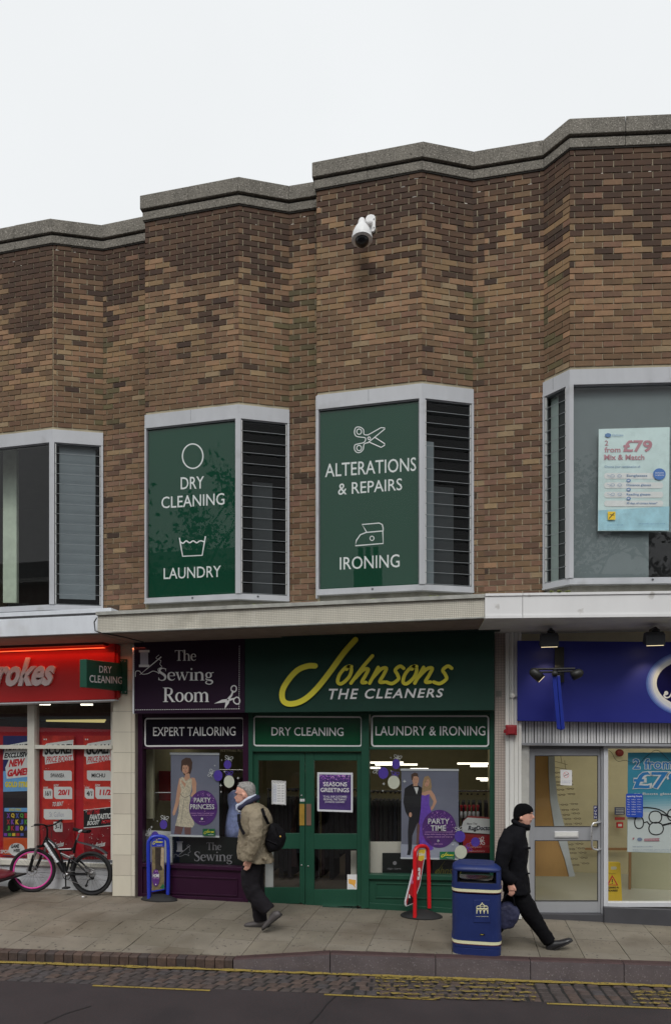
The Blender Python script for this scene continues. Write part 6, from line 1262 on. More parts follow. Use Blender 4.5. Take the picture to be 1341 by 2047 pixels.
# tissue, bits
m=MB(); 
for k in range(5): 
    c=ground(275+k*2.6,1789-(k%2)); m.lathe(c+Vector((0,0,.005)),[(.012,0),(.022,.012),(.012,.03),(.002,.035)],wht,6,Vector((random.uniform(-.6,.6),random.uniform(-.6,.6),1)),smooth=False)
m.build('crumpled_tissue',None,'crumpled white tissue on the ground at the foot of the tiled pillar','litter')
m=MB(); c=ground(166,1795); m.lathe(c+Vector((0,0,.003)),[(.018,0),(.02,.01),(.01,.018)],wht,7,smooth=False); m.lathe(c+Vector((.05,0,.003)),[(.012,0),(.014,.01),(.006,.016)],chrome,7,smooth=False); m.build('litter_scraps',None,'tiny pale scraps of litter below the rear bicycle wheel','litter')
m=MB()
for k in range(7): c=ground(12+k*2.5,1919+(k%3),RZ); m.lathe(c+Vector((0,0,.004)),[(.03,0),(.02,.012)],mat('fallen_leaf',A(110,52,30,.6),var=.3),5,Vector((random.uniform(-.5,.5),random.uniform(-.5,.5),1)),smooth=False)
m.build('fallen_leaves',None,'small heap of brown fallen leaves in the gutter at the left edge','leaves')
# ---------------------------------------------------------------- bicycle
BY=8.47; pb_=YP(BY); bx=lambda x,y,dy=0:(lambda p:Vector((p.x,p.y+dy,p.z)))(pb_.at(20+x/6.386,1640+y/6.386))
bk=mat('bike_black',A(14,15,17,.42),rough=.4,var=.05,spec=.3); bw=mat('bike_silver_decal',A(176,180,184,.44),rough=.3,var=.1,scale=30); pink=mat('rim_pink',A(206,64,140,.42),rough=.35,var=0); spk=mat('spoke_metal',(.35,.35,.36),rough=.3,metal=.8,var=0); tyre=mat('tyre',(.016,.016,.017),rough=.8,var=.15); ds_=mat('disc_metal',(.4,.4,.4),rough=.35,metal=.9,var=.05)
t=thing('bicycle','black and silver mountain bike with a pink front rim leaning by the betting shop','bicycle',(bx(640,700).x,BY,0))
def torus(c,R_,r,mm,mb,seg=44,sg=8,ax=Vector((0,1,0)),knob=0):
    a_=Vector((1,0,0)); 
    if abs(ax.x)>0: a_=Vector((ax.y,-ax.x,0)).normalized()
    b_=Vector((0,0,1)); vs=[];fs=[]
    for i in range(seg):
        t_=2*math.pi*i/seg; d=a_*math.cos(t_)+b_*math.sin(t_)
        for k in range(sg):
            p=2*math.pi*k/sg; rr=r*(1+knob*((i+ (k%2))%2)*(1 if math.cos(p)>.2 else 0)); vs.append(c+d*(R_+rr*math.cos(p))+ax*(rr*math.sin(p)))
    for i in range(seg):
        for k in range(sg): fs.append((i*sg+k,i*sg+(k+1)%sg,((i+1)%seg)*sg+(k+1)%sg,((i+1)%seg)*sg+k))
    mb.add(vs,fs,mm,True)
for nm,cx,cy,rimm,ax in (('front_wheel',290,640,pink,Vector((-.32,1,0)).normalized()),('rear_wheel',1040,682,bk,Vector((-.10,1,0)).normalized())):
    c=bx(cx,cy); Rw=c.z-.024; c=Vector((c.x,BY,c.z)); a_=Vector((ax.y,-ax.x,0))
    m=MB(); m.lathe(c-ax*.04,[(.02,0),(.028,.01),(.018,.02),(.018,.06),(.028,.07),(.02,.08)],ds_,12,ax); w_=m.build(nm,t)
    m=MB(); torus(c,Rw,.024,tyre,m,64,8,ax,.16); m.build('tyre',w_)
    m=MB(); torus(c,Rw-.034,.013,rimm,m,48,6,ax); m.build('rim',w_)
    m=MB()
    for k in range(28):
        t_=2*math.pi*k/28; d=a_*math.cos(t_)+Vector((0,0,1))*math.sin(t_); t2=t_+(.5 if k%2 else -.5); h=a_*math.cos(t2)*.022+Vector((0,0,1))*math.sin(t2)*.022
        m.tube([c+h+ax*(.025 if k%4<2 else -.025),c+d*(Rw-.04)],.0016,spk,3,False)
    m.build('spokes',w_,kind='stuff')
    m=MB(); torus(c-ax*.03,.072,.006,ds_,m,28,5,ax); 
    for k in range(6): t_=k*1.047; m.tube([c-ax*.03,c-ax*.03+(a_*math.cos(t_)+Vector((0,0,1))*math.sin(t_))*.07],.003,ds_,4,False)
    m.build('brake_disc',w_)
m=MB(); m.tube([bx(455,265),bx(560,425),bx(690,660)],[.036,.042,.034],bk,12); m.tube([bx(482,240),bx(560,300),bx(615,368),bx(655,385),bx(790,382),bx(822,345)],.017,bk,10); m.tube([bx(850,250),bx(830,320),bx(815,420)],.019,bk,10); m.tube([bx(475,215),bx(438,300)],.025,bk,12)
m.tube([bx(640,385),bx(655,470),bx(690,620)],.013,bk,8); m.tube([bx(690,540),bx(700,660),bx(750,700)],.03,bk,8); m.build('frame',t)
a=MB(); 
for i in range(9):
    P=bx(468+i*18,292+i*27.5,-.036); Q=bx(484+i*18,316+i*27.5,-.036); a.tube([P,Q],.022,bw,6)
a.tube([bx(500,262,-.018),bx(545,300,-.018),bx(580,335,-.018)],.007,bw,5); a.tube([bx(620,372,-.012),bx(785,365,-.012)],.009,bw,5); a.tube([bx(815,520,-.02),bx(890,575,-.02)],.006,bw,5); a.build('silver_decals',t)
m=MB()
for dy in (-.05,.05):
    m.tube([bx(780,480,dy),bx(900,560,dy),bx(1012,668,dy)],.014,bk,8); m.tube([bx(760,690,dy),bx(1012,690,dy)],.012,bk,8); m.tube([bx(785,500,dy),bx(750,640,dy)],.016,bk,8)
m.build('swing_arm',t)
m=MB(); 
for i in range(7): torus(bx(672+i*15,440+i*8),.016,.005,spk,m,10,5,Vector((1,0,-.5)).normalized() if False else Vector((0,1,0)))
m.tube([bx(650,425),bx(775,480)],.014,spk,8); m.build('shock_spring',t)
m=MB()
for dx,dy in ((0,-.055),(58,.055)):
    m.tube([bx(375+dx,330,dy),bx(330+dx,490,dy)],.017,spk,8); m.tube([bx(335+dx*.9,440,dy),bx(278+dx*.3,640,dy)],.023,bk,8)
m.tube([bx(375,335,-.055),bx(432,330,.055)],.02,bk,8); m.tube([bx(440,290),bx(405,335)],.016,bk,8); m.build('fork',t)
m=MB(); m.tube([bx(475,215),bx(478,110),bx(455,75)],.014,bk,8); hb=bx(470,78); m.tube([Vector((hb.x+.02,BY-.18,hb.z+.05)),Vector((hb.x+.01,BY-.08,hb.z+.03)),hb,Vector((hb.x+.02,BY+.10,hb.z)),Vector((hb.x+.0,BY+.30,hb.z+.03))],.012,bk,8)
m.build('handlebar',t)
for sy in (-1,1):
    m=MB(); e=Vector((hb.x+.02,BY+(sy*.18 if sy<0 else .27),hb.z+.045)); m.tube([e-Vector((0,sy*.0,0)),e+Vector((-.005,sy*.11,.01))],.017,rub,8); m.build('grip',t)
    m=MB(); m.tube([e+Vector((0,-sy*.02,0)),e+Vector((-.06,sy*.0,-.01)),e+Vector((-.085,sy*.08,-.02))],.006,bk,6); m.build('brake_lever',t)
m=MB(); m.tube([hb,hb+Vector((-.05,-.1,-.05)),bx(430,240,-.06),bx(400,360,-.06),bx(300,560,-.05)],.004,bk,5); m.tube([hb+Vector((0,.1,.0)),bx(500,150,.05),bx(520,240,.03)],.004,bk,5); m.build('brake_cable',t)
m=MB(); m.tube([bx(880,180),bx(848,275)],.013,spk,10); m.build('seat_post',t)
m=MB(); sp=[bx(810,112),bx(850,122),bx(900,132),bx(960,140),bx(1008,142)]; ws=[.018,.022,.035,.068,.062]
rings=[]
for p,w_ in zip(sp,ws): rings.append([(p.x,BY+w_*math.cos(k*math.pi/6),p.z+ (.022 if math.sin(k*math.pi/6)>0 else .03)*math.sin(k*math.pi/6)) for k in range(12)])
loft(rings,bk,m); m.build('saddle',t); m=MB(); m.tube([bx(905,150,-.04),bx(945,128,-.055)],.018,bw,6); m.build('saddle_panel',t)
m=MB(); pts=[(850,270),(930,292),(1030,315),(1110,345),(1180,382),(1240,428)]; rings=[]
for i,(x,y) in enumerate(pts): p=bx(x,y); w_=.012+.022*min(1,i/2); rings.append([(p.x,BY-w_,p.z-.012),(p.x,BY-w_*.6,p.z+.006),(p.x,BY+w_*.6,p.z+.006),(p.x,BY+w_,p.z-.012),(p.x,BY+w_*.5,p.z-.004),(p.x,BY-w_*.5,p.z-.004)])
loft(rings,mat('mudguard_grey',A(36,38,42,.42),rough=.6,var=.05),m,smooth=False); m.build('mudguard',t)
m=MB(); c=bx(750,700,-.05); torus(c,.062,.006,bk,m,28,5); 
for k in range(4): t_=k*1.57+.4; m.tube([c,c+Vector((math.cos(t_)*.06,0,math.sin(t_)*.06))],.006,ds_,5,False)
m.lathe(bx(750,690,-.06),[(.026,0),(.026,.12)],ds_,12,Vector((0,1,0))); m.build('chainring',t)
m=MB(); m.tube([bx(750,700,-.075),bx(752,845,-.075)],.010,bk,8); m.tube([bx(750,695,.075),bx(748,560,.075)],.010,bk,8); m.build('crank',t)
for (x,y,dy) in ((775,845,-.11),(745,560,.11)):
    m=MB(); p=bx(x,y,dy); m.box(p.x-.045,p.x+.045,p.y-.04,p.y+.04,p.z-.012,p.z+.012,rub); m.build('pedal',t,bevel=.004)
m=MB(); c=bx(1050,690,-.06); 
for r_ in (.055,.045,.036): torus(c+Vector((0,.008*(r_*100-3),0)),r_,.004,ds_,m,22,4)
m.tube([bx(1045,700,-.07),bx(1080,735,-.07),bx(1030,760,-.07),bx(1010,825,-.07)],.010,bk,6); m.lathe(bx(1010,825,-.08),[(.02,0),(.02,.02)],bk,10,Vector((0,1,0))); m.lathe(bx(1090,730,-.08),[(.022,0),(.022,.02)],bk,10,Vector((0,1,0))); m.build('rear_gears',t)
m=MB(); m.tube([bx(760,752,-.055),bx(900,800,-.06),bx(1005,838,-.065)],.004,spk,4); m.tube([bx(760,650,-.055),bx(1045,640,-.06)],.004,spk,4); m.build('chain',t)
# ---------------------------------------------------------------- mobility scooter nose
ps_=YP(8.2); mar=mat('scooter_maroon',A(84,24,34,.42),rough=.3,var=.1,spec=.6)
t=thing('mobility_scooter','maroon front of a mobility scooter cut off by the left edge of the photo','mobility scooter',ps_.at(-40,1775))
c=ps_.at(-8,1758); m=MB(); X1=ps_.at(19,1748).x; zt_=ps_.at(5,1741).z; zb_=ps_.at(5,1753).z
rings=[]
for i,(f,hh,ww) in enumerate(((0,.02,.10),(.04,.05,.19),(.12,.075,.25),(.3,.085,.28),(.6,.09,.29),(1.1,.09,.29))): x=X1-f; rings.append([(x,8.2+ww*math.cos(k*math.pi/8),zb_+hh*max(0,math.sin(k*math.pi/8))**.6) for k in range(16)])
loft(rings,mar,m); m.build('body',t)
m=MB(); m.box(X1-1.1,X1+.05,7.88,8.52,zb_-.03,zb_+.0,bk); m.build('bumper',t,bevel=.02)
for y in (7.95,8.45): 
    m=MB(); cz=.1; cc=Vector((ps_.at(6,1760).x,y,cz)); m.lathe(cc-Vector((0,.04,0)),[(.06,0),(.098,.01),(.1,.04),(.098,.07),(.06,.08)],tyre,20,Vector((0,1,0))); m.build('wheel',t)
m=MB(); m.tube([(X1-.45,8.2,zb_+.05),(X1-.62,8.2,zb_+.75)],.035,bk,10); m.tube([(X1-.62,7.95,zb_+.72),(X1-.62,8.45,zb_+.72)],.02,bk,8); m.build('tiller',t)
m=MB(); m.box(X1-1.35,X1-.9,7.95,8.45,zb_+.25,zb_+.36,bk); m.box(X1-1.45,X1-1.33,7.95,8.45,zb_+.3,zb_+.85,bk); m.build('seat',t,bevel=.03)
# ================================================================ people
def person_tools(ox,oy,k,Y):
    pl=YP(Y)
    def J(x,y,dy=0): p=pl.at(ox+x/k,oy+y/k); return Vector((p.x,p.y+dy,p.z))
    s=(J(1,0)-J(0,0)).length; return J,s
def solid(mb,pts,rv,rd,mm,seg=20,ddir=Vector((0,1,0)),dirs=None):
    """loft of elliptical rings: rv half size in the picture plane, rd half depth"""
    rings=[];n=len(pts)
    for i,p in enumerate(pts):
        d=(pts[min(i+1,n-1)]-pts[max(i-1,0)]).normalized() if dirs is None else dirs[i]
        b=ddir.cross(d).normalized()
        rings.append([p+b*(rv[i]*math.cos(2*math.pi*q/seg))+ddir*(rd[i]*math.sin(2*math.pi*q/seg)) for q in range(seg)])
    loft(rings,mm,mb)
def fuse(mb,name,parent,voxel=.012,wr=0,wsc=.12,smooth=2,label=None,mm=None):
    o=mb.build('tmp',None); md=o.modifiers.new('r','REMESH'); md.mode='VOXEL'; md.voxel_size=voxel; md.use_smooth_shade=True
    s_=o.modifiers.new('s','SMOOTH'); s_.iterations=smooth; s_.factor=.6
    if wr:
        tx=bpy.data.textures.new('wrinkle','CLOUDS'); tx.noise_scale=wsc; tx.noise_depth=2; d=o.modifiers.new('d','DISPLACE'); d.texture=tx; d.strength=wr; d.mid_level=.5; d.texture_coords='GLOBAL'
    dg=bpy.context.evaluated_depsgraph_get(); dg.update(); me=bpy.data.meshes.new_from_object(o.evaluated_get(dg)); bpy.data.objects.remove(o,do_unlink=True)
    me.materials.clear(); me.materials.append(mm)
    for p in me.polygons: p.material_index=0; p.use_smooth=True
    r=bpy.data.objects.new(name,me); COL.objects.link(r); setp(r,parent)
    if label: r['label']=label
    return r
V=Vector
skin=mat('skin',A(186,140,122,.43),rough=.55,var=.08,scale=20); 
def headrings(J,s,L,dy=0,f=1.0,shift=0):
    """L: (y, xa, xb, half depth m)"""
    pts=[];rv=[];rd=[]
    for y,xa,xb,hd in L: pts.append(J((xa+xb)/2,y,dy)); rv.append(max(.004,abs(xb-xa)/2*s*f)); rd.append(hd*f)
    return pts,rv,rd
UP=V((0,0,1))
# ---- grey haired man walking left
J,s=person_tools(470,1540,6.2,7.40)
P1=thing('person','grey haired man in glasses and beige jacket with black shoulder bag walking left','person',tuple(J(260,1960)),)
t=P1; t.location.z=0; t['_l']=[t.location.x,t.location.y,0]
m=MB()
HL=[(402,30,150,.042),(385,20,165,.055),(360,20,190,.064),(330,17,215,.071),(300,24,232,.075),(270,18,240,.077),(240,17,242,.077),(210,28,238,.072),(180,55,222,.06),(160,95,190,.038),(152,125,160,.012)]
p,rv,rd=headrings(J,s,HL); solid(m,p,rv,rd,skin,24,dirs=[UP]*len(p))
solid(m,[J(45,300),J(16,325),J(2,346),J(14,358),J(35,360)],[.010,.012,.014,.012,.006],[.010,.013,.016,.014,.006],skin,10)   # nose
solid(m,[J(40,268),J(14,276),J(30,284)],[.006,.009,.006],[.05,.055,.05],skin,10)      # brow
solid(m,[J(60,376),J(16,374),J(14,384),J(40,394)],[.006,.008,.008,.006],[.02,.028,.028,.02],skin,10) # lips
solid(m,[J(60,400),J(30,398),J(40,408)],[.012,.017,.012],[.02,.026,.02],skin,10)      # chin
for dy in (-.078,.078): solid(m,[J(118,285,dy),J(135,300,dy*1.12),J(138,320,dy*1.12),J(125,338,dy)],[.010,.018,.016,.008],[.008,.010,.009,.006],skin,10)
solid(m,[J(150,360),J(200,450),J(240,560)],[.062,.062,.09],[.058,.06,.14],skin)
solid(m,[J(245,520),J(255,700),J(235,900),J(240,1130)],[.11,.12,.11,.12],[.15,.16,.14,.15],skin)
for dy,kn,an in ((-.09,(225,1440),(455,1715)),(.09,(235,1500),(285,1870))): solid(m,[J(240,1110,dy),J(*kn,dy),J(*an,dy)],[.085,.055,.04],[.085,.055,.04],skin)
for d0,dy,pts in ((-.13,-.24,[(310,560),(345,760),(262,1050)]),(.12,.24,[(250,560),(230,760),(130,1000)])):
    solid(m,[J(*pts[0],d0),J(*pts[1],dy),J(*pts[2],dy)],[.04,.036,.03],[.04,.036,.03],skin)
    hx,hy=pts[-1]; solid(m,[J(hx,hy,dy),J(hx-10,hy+45,dy),J(hx-22,hy+85,dy)],[.026,.04,.036],[.018,.022,.018],skin,12)
    for q,(ddx,ddy,l) in enumerate(((-34,10,62),(-20,4,74),(-4,0,78),(10,-2,68))):
        a0=J(hx-22+(q-1.5)*17,hy+82,dy); a1=J(hx-30+(q-1.5)*17,hy+82+l*.55,dy+.004); a2=J(hx-52+(q-1.5)*15,hy+82+l*.9,dy+.012); m.tube([a0,a1,a2],[.0095,.009,.007],skin,8)
    m.tube([J(hx-30,hy+30,dy),J(hx-62,hy+60,dy-.01),J(hx-68,hy+92,dy-.012)],[.012,.011,.008],skin,8)
fuse(m,'body',t,.0065,mm=skin,smooth=1)
gh=mat('grey_hair',A(122,120,117,.45),rough=.7,var=.5,scale=45,bump=1,bscale=90); m=MB()
HH=[(352,190,230,.050),(335,172,240,.066),(310,150,246,.074),(285,128,248,.078),(260,106,250,.081),(238,72,250,.082),(215,34,248,.079),(192,30,243,.072),(170,60,226,.056),(152,92,196,.036),(143,125,170,.012)]
p,rv,rd=headrings(J,s,HH); solid(m,p,rv,rd,gh,24,dirs=[UP]*len(p)); 
for i in range(46): x=random.uniform(35,235); y0=150+abs(x-135)**2/900; m.tube([J(x,y0+6,random.uniform(-.05,.05)),J(x+random.uniform(-4,22),y0-random.uniform(4,18),random.uniform(-.05,.05))],[.004,.001],gh,4)
fuse(m,'hair',t,.006,.008,.02,1,mm=gh)
m=MB(); g1=mat('spectacle_dark',(.02,.02,.025),rough=.3,var=0); 
for dy in (-.034,.034): m.tube([J(22,282,dy),J(14,292,dy*1.5),J(16,306,dy*1.6),J(26,312,dy),J(22,282,dy*.4),],.0022,g1,5)
m.tube([J(20,290,-.055),J(60,292,-.076),J(118,300,-.084)],.0025,g1,5); m.tube([J(20,290,.055),J(60,292,.076),J(118,300,.084)],.0025,g1,5); m.build('glasses',t)
m=MB(); m.lathe(J(27,297,-.034),[(.009,-.004),(.010,0),(.004,.006)],g1,8,V((-1,-.7,0))); m.tube([J(16,379,-.026),J(9,379,0),J(16,379,.026)],.0022,mat('lip_shade',A(110,66,60,.45),var=0),5); m.build('eye_and_mouth',t)
bj=mat('beige_jacket',A(122,112,94,.47),rough=.75,var=.14,scale=7,bump=.3,bscale=40); m=MB()
TL=[(405,120,285,.09),(440,112,330,.155),(490,100,385,.205),(560,90,430,.225),(640,78,450,.235),(740,68,435,.235),(840,58,405,.225),(930,48,402,.225),(1020,42,432,.235),(1085,40,462,.245),(1112,48,468,.246)]
p,rv,rd=headrings(J,s,TL); tilt=[UP]*5+[(UP+V((.03*i,0,0))).normalized() for i in range(6)]; solid(m,p,rv,rd,bj,32,dirs=tilt)
solid(m,[J(300,470,-.13),J(325,540,-.21),J(345,650,-.262),J(352,770,-.285),J(325,900,-.285),J(280,1000,-.275),J(262,1062,-.265)],[.07,.088,.088,.08,.074,.066,.055],[.08,.085,.082,.078,.07,.062,.052],bj)
solid(m,[J(240,470,.12),J(240,560,.21),J(225,760,.25),J(150,920,.25),J(110,990,.25)],[.07,.085,.078,.065,.052],[.08,.082,.075,.062,.05],bj)
for (a_,b_) in (((235,850),(405,790)),((225,905),(400,880)),((215,965),(370,925)),((250,790),(415,720)),((260,700),(420,660))): m.tube([J(a_[0],a_[1],-.285),J((a_[0]+b_[0])/2,(a_[1]+b_[1])/2+14,-.328),J(b_[0],b_[1],-.29)],[.010,.017,.010],bj,8)
for (a_,b_) in (((90,800),(185,960)),((75,860),(140,1000)),((300,1020),(450,1075)),((110,700),(190,820))): m.tube([J(*a_,-.12),J(*b_,-.19)],[.012,.022],bj,8)
fuse(m,'jacket',t,.008,.028,.07,1,mm=bj)
m=MB(); solid(m,[J(263,1050,-.265),J(256,1076,-.265)],[.056,.055],[.054,.052],bj); m.build('cuff',t)
navc=mat('navy_collar',A(30,32,56,.45),rough=.7,var=.1); scf=mat('pale_scarf',A(166,172,186,.46),rough=.8,var=.15,scale=30)
m=MB(); c_=[J(62,452,0),J(75,465,-.075),J(140,432,-.100),J(220,375,-.09),J(268,345,-.02),J(265,345,.04),J(200,390,.10),J(120,440,.10)]; m.tube(spline([tuple(q) for q in c_],4,True)+[tuple(c_[0])],.033,navc,10); fuse(m,'collar',t,.010,.01,.05,1,mm=navc)
m=MB(); c_=[J(45,432,0),J(58,440,-.065),J(115,408,-.090),J(190,350,-.082),J(238,322,-.02),J(235,324,.03),J(170,360,.085),J(95,415,.088)]; m.tube(spline([tuple(q) for q in c_],4,True)+[tuple(c_[0])],.024,scf,10); m.tube([J(60,430,-.05),J(70,480,-.075),J(95,520,-.08)],[.04,.035,.02],scf,8); fuse(m,'scarf',t,.010,.008,.04,1,mm=scf)
btr=mat('black_trousers',A(27,25,29,.5),spec=.2,rough=.85,var=.2,scale=8); m=MB()
solid(m,[J(235,1040),J(232,1120),J(228,1200)],[.12,.13,.138],[.16,.165,.165],btr,24)
solid(m,[J(240,1100,-.08),J(225,1250,-.085),J(222,1400,-.09),J(265,1520,-.09),J(350,1625,-.09),J(430,1700,-.09),J(448,1722,-.09)],[.115,.12,.112,.105,.096,.088,.082],[.10,.10,.092,.085,.078,.072,.07],btr,20)
solid(m,[J(225,1100,.08),J(215,1300,.085),J(232,1480,.09),J(258,1680,.09),J(282,1870,.09),J(284,1892,.09)],[.115,.115,.10,.09,.086,.088],[.10,.10,.088,.08,.076,.078],btr,20)
fuse(m,'trousers',t,.010,.02,.08,1,mm=btr)
shg=mat('grey_shoe',A(72,68,68,.5),rough=.5,var=.12); sol=mat('shoe_sole',A(40,38,38,.5),rough=.8,var=.1); shb=mat('black_shoe',A(30,30,32,.48),rough=.35,var=.1)
def shoe(heel,toe,dy,name,mm,h=.075,w=.048,up=V((0,0,1)),J=J,lift=0):
    a_=J(*heel,dy); b_=J(*toe,dy); d=(b_-a_); L=d.length; d.normalize(); n=V((0,1,0)).cross(d); n=n if n.z>0 else -n
    rings=[];rs=[]
    for f,hh,ww in ((0,.055,.028),(.05,h,.036),(.2,h+.022,.040),(.38,h+.012,.042),(.55,h*.82,.046),(.75,h*.62,.05),(.92,h*.48,.042),(1.0,.018,.018)):
        c=a_+d*(L*f); ww=ww*w/.048
        rings.append([c+V((0,ww*math.cos(q*math.pi/8),0))+n*(hh*(max(0,math.sin(q*math.pi/8))**.75)) for q in range(16)])
        rs.append([c+V((0,(ww+.004)*math.cos(q*math.pi/8),0))+n*(.014*math.sin(q*math.pi/8)) for q in range(16)])
    m=MB(); loft(rings,mm,m); o=m.build(name,t); m=MB(); loft(rs,sol,m); m.build('sole',o)
shoe((600,1770),(368,1955),-.09,'shoe',shg,.072); shoe((398,1958),(84,1955),.09,'shoe',shg,.07)
bag=mat('black_bag',A(14,13,17,.5),spec=.2,rough=.8,var=.2,scale=14); m=MB(); 
pts=[(455,655),(520,685),(598,775),(612,850),(592,935),(560,985),(450,1018),(410,960),(392,880),(402,820),(428,740)]
c0=(500,850)
for f,dz in ((1,-.09),): 
    rings=[[J(c0[0]+(x-c0[0])*k_,c0[1]+(y-c0[1])*k_,dd) for x,y in pts] for dd,k_ in ((-.12,.6),(-.105,.88),(-.07,1),(.07,1),(.105,.88),(.12,.6))]
    loft(rings,bag,m)
fuse(m,'shoulder_bag',t,.010,.014,.06,2,mm=bag)
m=MB(); m.tube([J(545,690,-.10),J(575,800,-.118),J(560,930,-.11)],.012,bag,6); m.tube([J(430,850,-.12),J(560,905,-.125)],.009,bag,6); m.lathe(J(590,810,-.10),[(.012,0),(.012,.01)],brass,8,V((0,-1,0))); m.build('bag_trim',t)
m=MB()
def flat(pts,w,mm,mb):
    pts=[V(p) for p in pts]
    for a_,b_ in zip(pts,pts[1:]):
        d=(b_-a_).normalized(); n=d.cross(V((0,1,0))).normalized()*w; y=V((0,.006,0)); mb.hexa([a_-n-y,b_-n-y,b_+n-y,a_+n-y,a_-n+y,b_-n+y,b_+n+y,a_+n+y],mm)
flat([J(98,530,-.150),J(120,620,-.20),J(160,695,-.245),J(215,755,-.285)],.017,bag,m); m.build('strap',t); m=MB(); flat([J(395,455,-.185),J(430,540,-.21),J(458,655,-.14)],.017,bag,m); m.build('strap',t)
# ---- young man in black striding right
J,s=person_tools(970,1590,6.397,7.38)
t=P2=thing('person','man in black beanie, jacket and trousers striding right behind the litter bin','person',tuple(J(600,1990))); t.location.z=0; t['_l']=[t.location.x,t.location.y,0]
m=MB()
HL=[(398,470,556,.036),(380,445,566,.052),(352,420,576,.062),(322,400,586,.068),(292,388,590,.071),(262,380,596,.073),(232,376,600,.074),(195,378,594,.07),(160,395,570,.058),(130,430,530,.035),(120,460,500,.01)]
p,rv,rd=headrings(J,s,HL); solid(m,p,rv,rd,skin,24,dirs=[UP]*len(p))
solid(m,[J(570,235,-.01),J(598,258,-.012),J(615,286,-.014),J(600,298,-.012),J(580,300,-.01)],[.010,.012,.014,.012,.006],[.010,.013,.016,.014,.006],skin,10)
solid(m,[J(560,218),J(598,222,-.01),J(575,232)],[.007,.010,.006],[.045,.052,.045],skin,10); solid(m,[J(550,318),J(586,316,-.01),J(586,328,-.01),J(560,340)],[.006,.008,.008,.006],[.02,.026,.026,.02],skin,10); solid(m,[J(530,372),J(560,368),J(550,384)],[.012,.017,.012],[.02,.026,.02],skin,10)
for dy in (-.074,.074): solid(m,[J(455,262,dy),J(445,280,dy*1.12),J(450,300,dy*1.1),J(462,312,dy)],[.008,.016,.014,.008],[.008,.010,.009,.006],skin,10)
solid(m,[J(450,350),J(410,430),J(380,560)],[.058,.06,.09],[.056,.06,.14],skin); solid(m,[J(370,520),J(365,700),J(375,900),J(390,1220)],[.10,.12,.11,.115],[.15,.16,.14,.14],skin)
for dy,kn,an in ((-.08,(590,1520),(800,1830)),(.10,(310,1530),(140,1760))): solid(m,[J(395,1220,dy),J(*kn,dy),J(*an,dy)],[.08,.055,.04],[.08,.055,.04],skin)
for d0,dy,pts in ((-.13,-.24,[(300,570),(200,840),(300,1060)]),(.12,.23,[(330,570),(330,830),(430,1020)])):
    solid(m,[J(*pts[0],d0),J(*pts[1],dy),J(*pts[2],dy)],[.04,.036,.03],[.04,.036,.03],skin); hx,hy=pts[-1]; solid(m,[J(hx,hy,dy),J(hx+15,hy+50,dy),J(hx+20,hy+95,dy)],[.026,.04,.036],[.018,.022,.018],skin,12)
    for q,l in enumerate((66,80,84,72)): x0=hx+18+(q-1.5)*19; m.tube([J(x0,hy+90,dy),J(x0+2,hy+90+l*.6,dy+.004),J(x0-14,hy+90+l,dy+.014)],[.0095,.009,.007],skin,8)
    m.tube([J(hx+28,hy+35,dy),J(hx+62,hy+70,dy-.01),J(hx+66,hy+104,dy-.012)],[.012,.011,.008],skin,8)
fuse(m,'body',t,.0065,mm=skin,smooth=1)
m=MB(); m.lathe(J(572,243,-.040),[(.008,-.003),(.009,0),(.004,.005)],g1,8,V((1,-.9,0))); m.tube([J(548,232,-.062),J(575,226,-.052),J(594,230,-.035)],.004,mat('dark_brow',(.05,.03,.02),var=0),5); m.tube([J(560,326,-.042),J(584,323,-.030),J(591,322,-.006)],.004,mat('mouth_dark',(.06,.02,.02),var=0),5); m.build('eye_and_mouth',t)
hat=mat('black_knit',A(9,9,11,.5),spec=.15,rough=.95,var=.2,scale=40,bump=.8,bscale=150); m=MB()
HH=[(312,362,440,.074),(290,358,462,.080),(268,356,490,.083),(246,356,530,.085),(226,358,590,.085),(206,362,612,.083),(178,368,608,.077),(148,384,590,.066),(122,410,556,.045),(108,445,520,.02)]
p,rv,rd=headrings(J,s,HH); solid(m,p,rv,rd,hat,24,dirs=[UP]*len(p)); fuse(m,'beanie',t,.007,.006,.02,1,mm=hat)
bjk=mat('black_jacket',A(15,15,19,.5),spec=.15,rough=.85,var=.2,scale=8); m=MB()
TL=[(345,365,520,.075),(385,330,548,.095),(420,275,530,.15),(470,240,512,.20),(540,222,520,.22),(620,215,545,.225),(720,212,548,.225),(820,215,538,.22),(930,222,528,.215),(1020,224,545,.22),(1120,222,562,.225),(1215,220,570,.228),(1235,224,568,.226)]
p,rv,rd=headrings(J,s,TL); solid(m,p,rv,rd,bjk,32,dirs=[UP]*len(p))
solid(m,[J(310,460,-.14),J(262,560,-.205),J(222,700,-.24),J(186,850,-.25),J(225,950,-.25),J(300,1030,-.24),J(345,1075,-.225)],[.075,.09,.085,.075,.07,.062,.05],[.08,.084,.08,.072,.065,.058,.045],bjk)
solid(m,[J(330,460,.14),J(320,600,.22),J(320,830,.24),J(400,980,.24),J(440,1040,.23)],[.07,.085,.075,.062,.05],[.08,.08,.07,.06,.045],bjk)
for (a_,b_) in (((470,640),(560,655)),((240,960),(560,975)),((330,1060),(540,1090)),((200,760),(270,820))): m.tube([J(*a_,-.19),J(*b_,-.12)],[.010,.012],bjk,8)
fuse(m,'jacket',t,.010,.02,.09,1,mm=bjk)
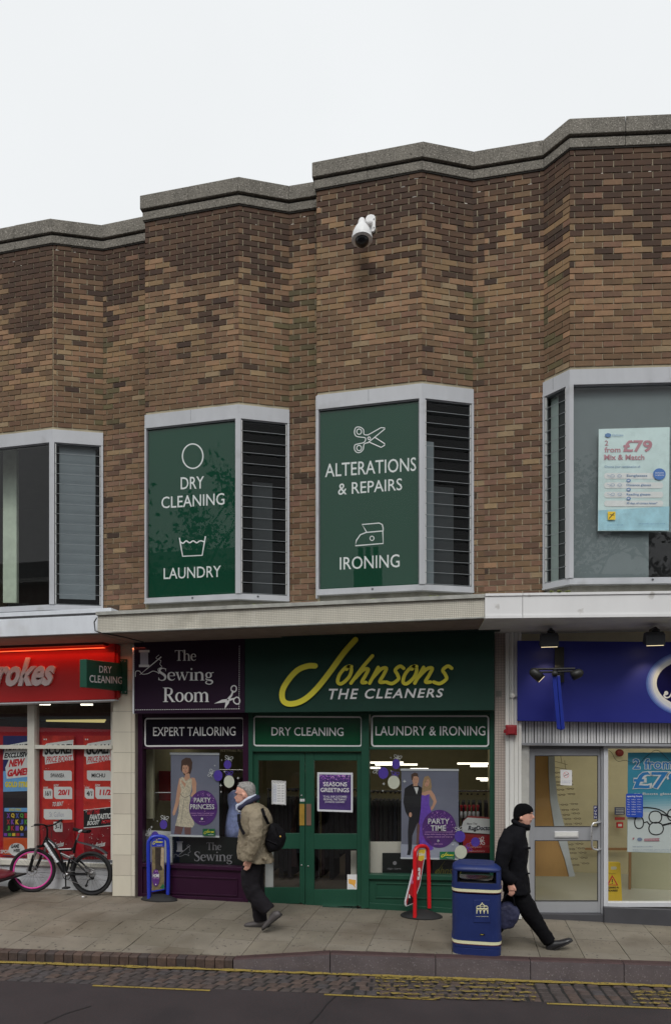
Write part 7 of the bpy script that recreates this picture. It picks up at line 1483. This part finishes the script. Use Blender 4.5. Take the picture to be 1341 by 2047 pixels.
m=MB(); c_=[J(545,395,0),J(535,400,-.06),J(470,385,-.085),J(390,345,-.075),J(358,335,0),J(390,345,.075),J(470,385,.085),J(535,400,.06)]; m.tube(spline([tuple(q) for q in c_],4,True)+[tuple(c_[0])],.028,bjk,10); m.tube([J(510,430,-.08),J(560,435,-.02)],[.02,.016],bjk,8); fuse(m,'collar',t,.010,.006,.04,1,mm=bjk)
trb=mat('jet_trousers',A(11,11,14,.5),spec=.15,rough=.85,var=.2,scale=8); m=MB()
solid(m,[J(385,1150),J(390,1230),J(400,1290)],[.125,.13,.12],[.15,.155,.14],trb,24)
solid(m,[J(420,1230,-.07),J(510,1400,-.08),J(590,1530,-.08),J(690,1680,-.08),J(790,1820,-.08),J(812,1852,-.08)],[.11,.108,.092,.08,.07,.07],[.10,.095,.085,.075,.066,.066],trb,20)
solid(m,[J(380,1230,.09),J(345,1400,.10),J(305,1530,.10),J(210,1660,.10),J(140,1750,.10)],[.11,.10,.09,.078,.07],[.10,.092,.085,.075,.066],trb,20)
fuse(m,'trousers',t,.010,.02,.08,1,mm=trb)
def shoe2(heel,toe,dy,name,mm,h): 
    global J; return shoe(heel,toe,dy,name,mm,h,.048,J=J)
shoe2((795,1982),(1098,1822),-.08,'shoe',shb,.075); shoe2((20,1800),(160,1985),.10,'shoe',shb,.07)
nb_=mat('navy_bag',A(34,36,60,.46),rough=.7,var=.2,scale=10); m=MB(); c0=(270,1490)
pts=[(215,1335),(300,1325),(395,1390),(425,1450),(395,1560),(335,1628),(235,1652),(150,1640),(105,1520),(130,1390)]
rings=[[J(c0[0]+(x-c0[0])*k_,c0[1]+(y-c0[1])*k_,dd) for x,y in pts] for dd,k_ in ((-.26,.6),(-.25,.88),(-.22,1),(-.12,1),(-.09,.88),(-.08,.6))]; loft(rings,nb_,m); fuse(m,'holdall',t,.010,.02,.07,2,mm=nb_)
m=MB(); m.tube([J(190,1350,-.17),J(240,1240,-.2),J(300,1180,-.21),J(340,1250,-.2),J(360,1370,-.17)],.010,bag,6); m.build('bag_handle',t)
# a walking stick just seen past the grey haired man's jacket
J,s=person_tools(470,1540,6.2,7.40)
m=MB(); m.tube([J(96,1060,.12),J(92,1205,.12)],.011,mat('pale_tube',A(170,150,110,.44),var=.05),8)
m.build('rolled_paper',None,'short pale rolled tube held below the front hem of the beige jacket','paper roll')
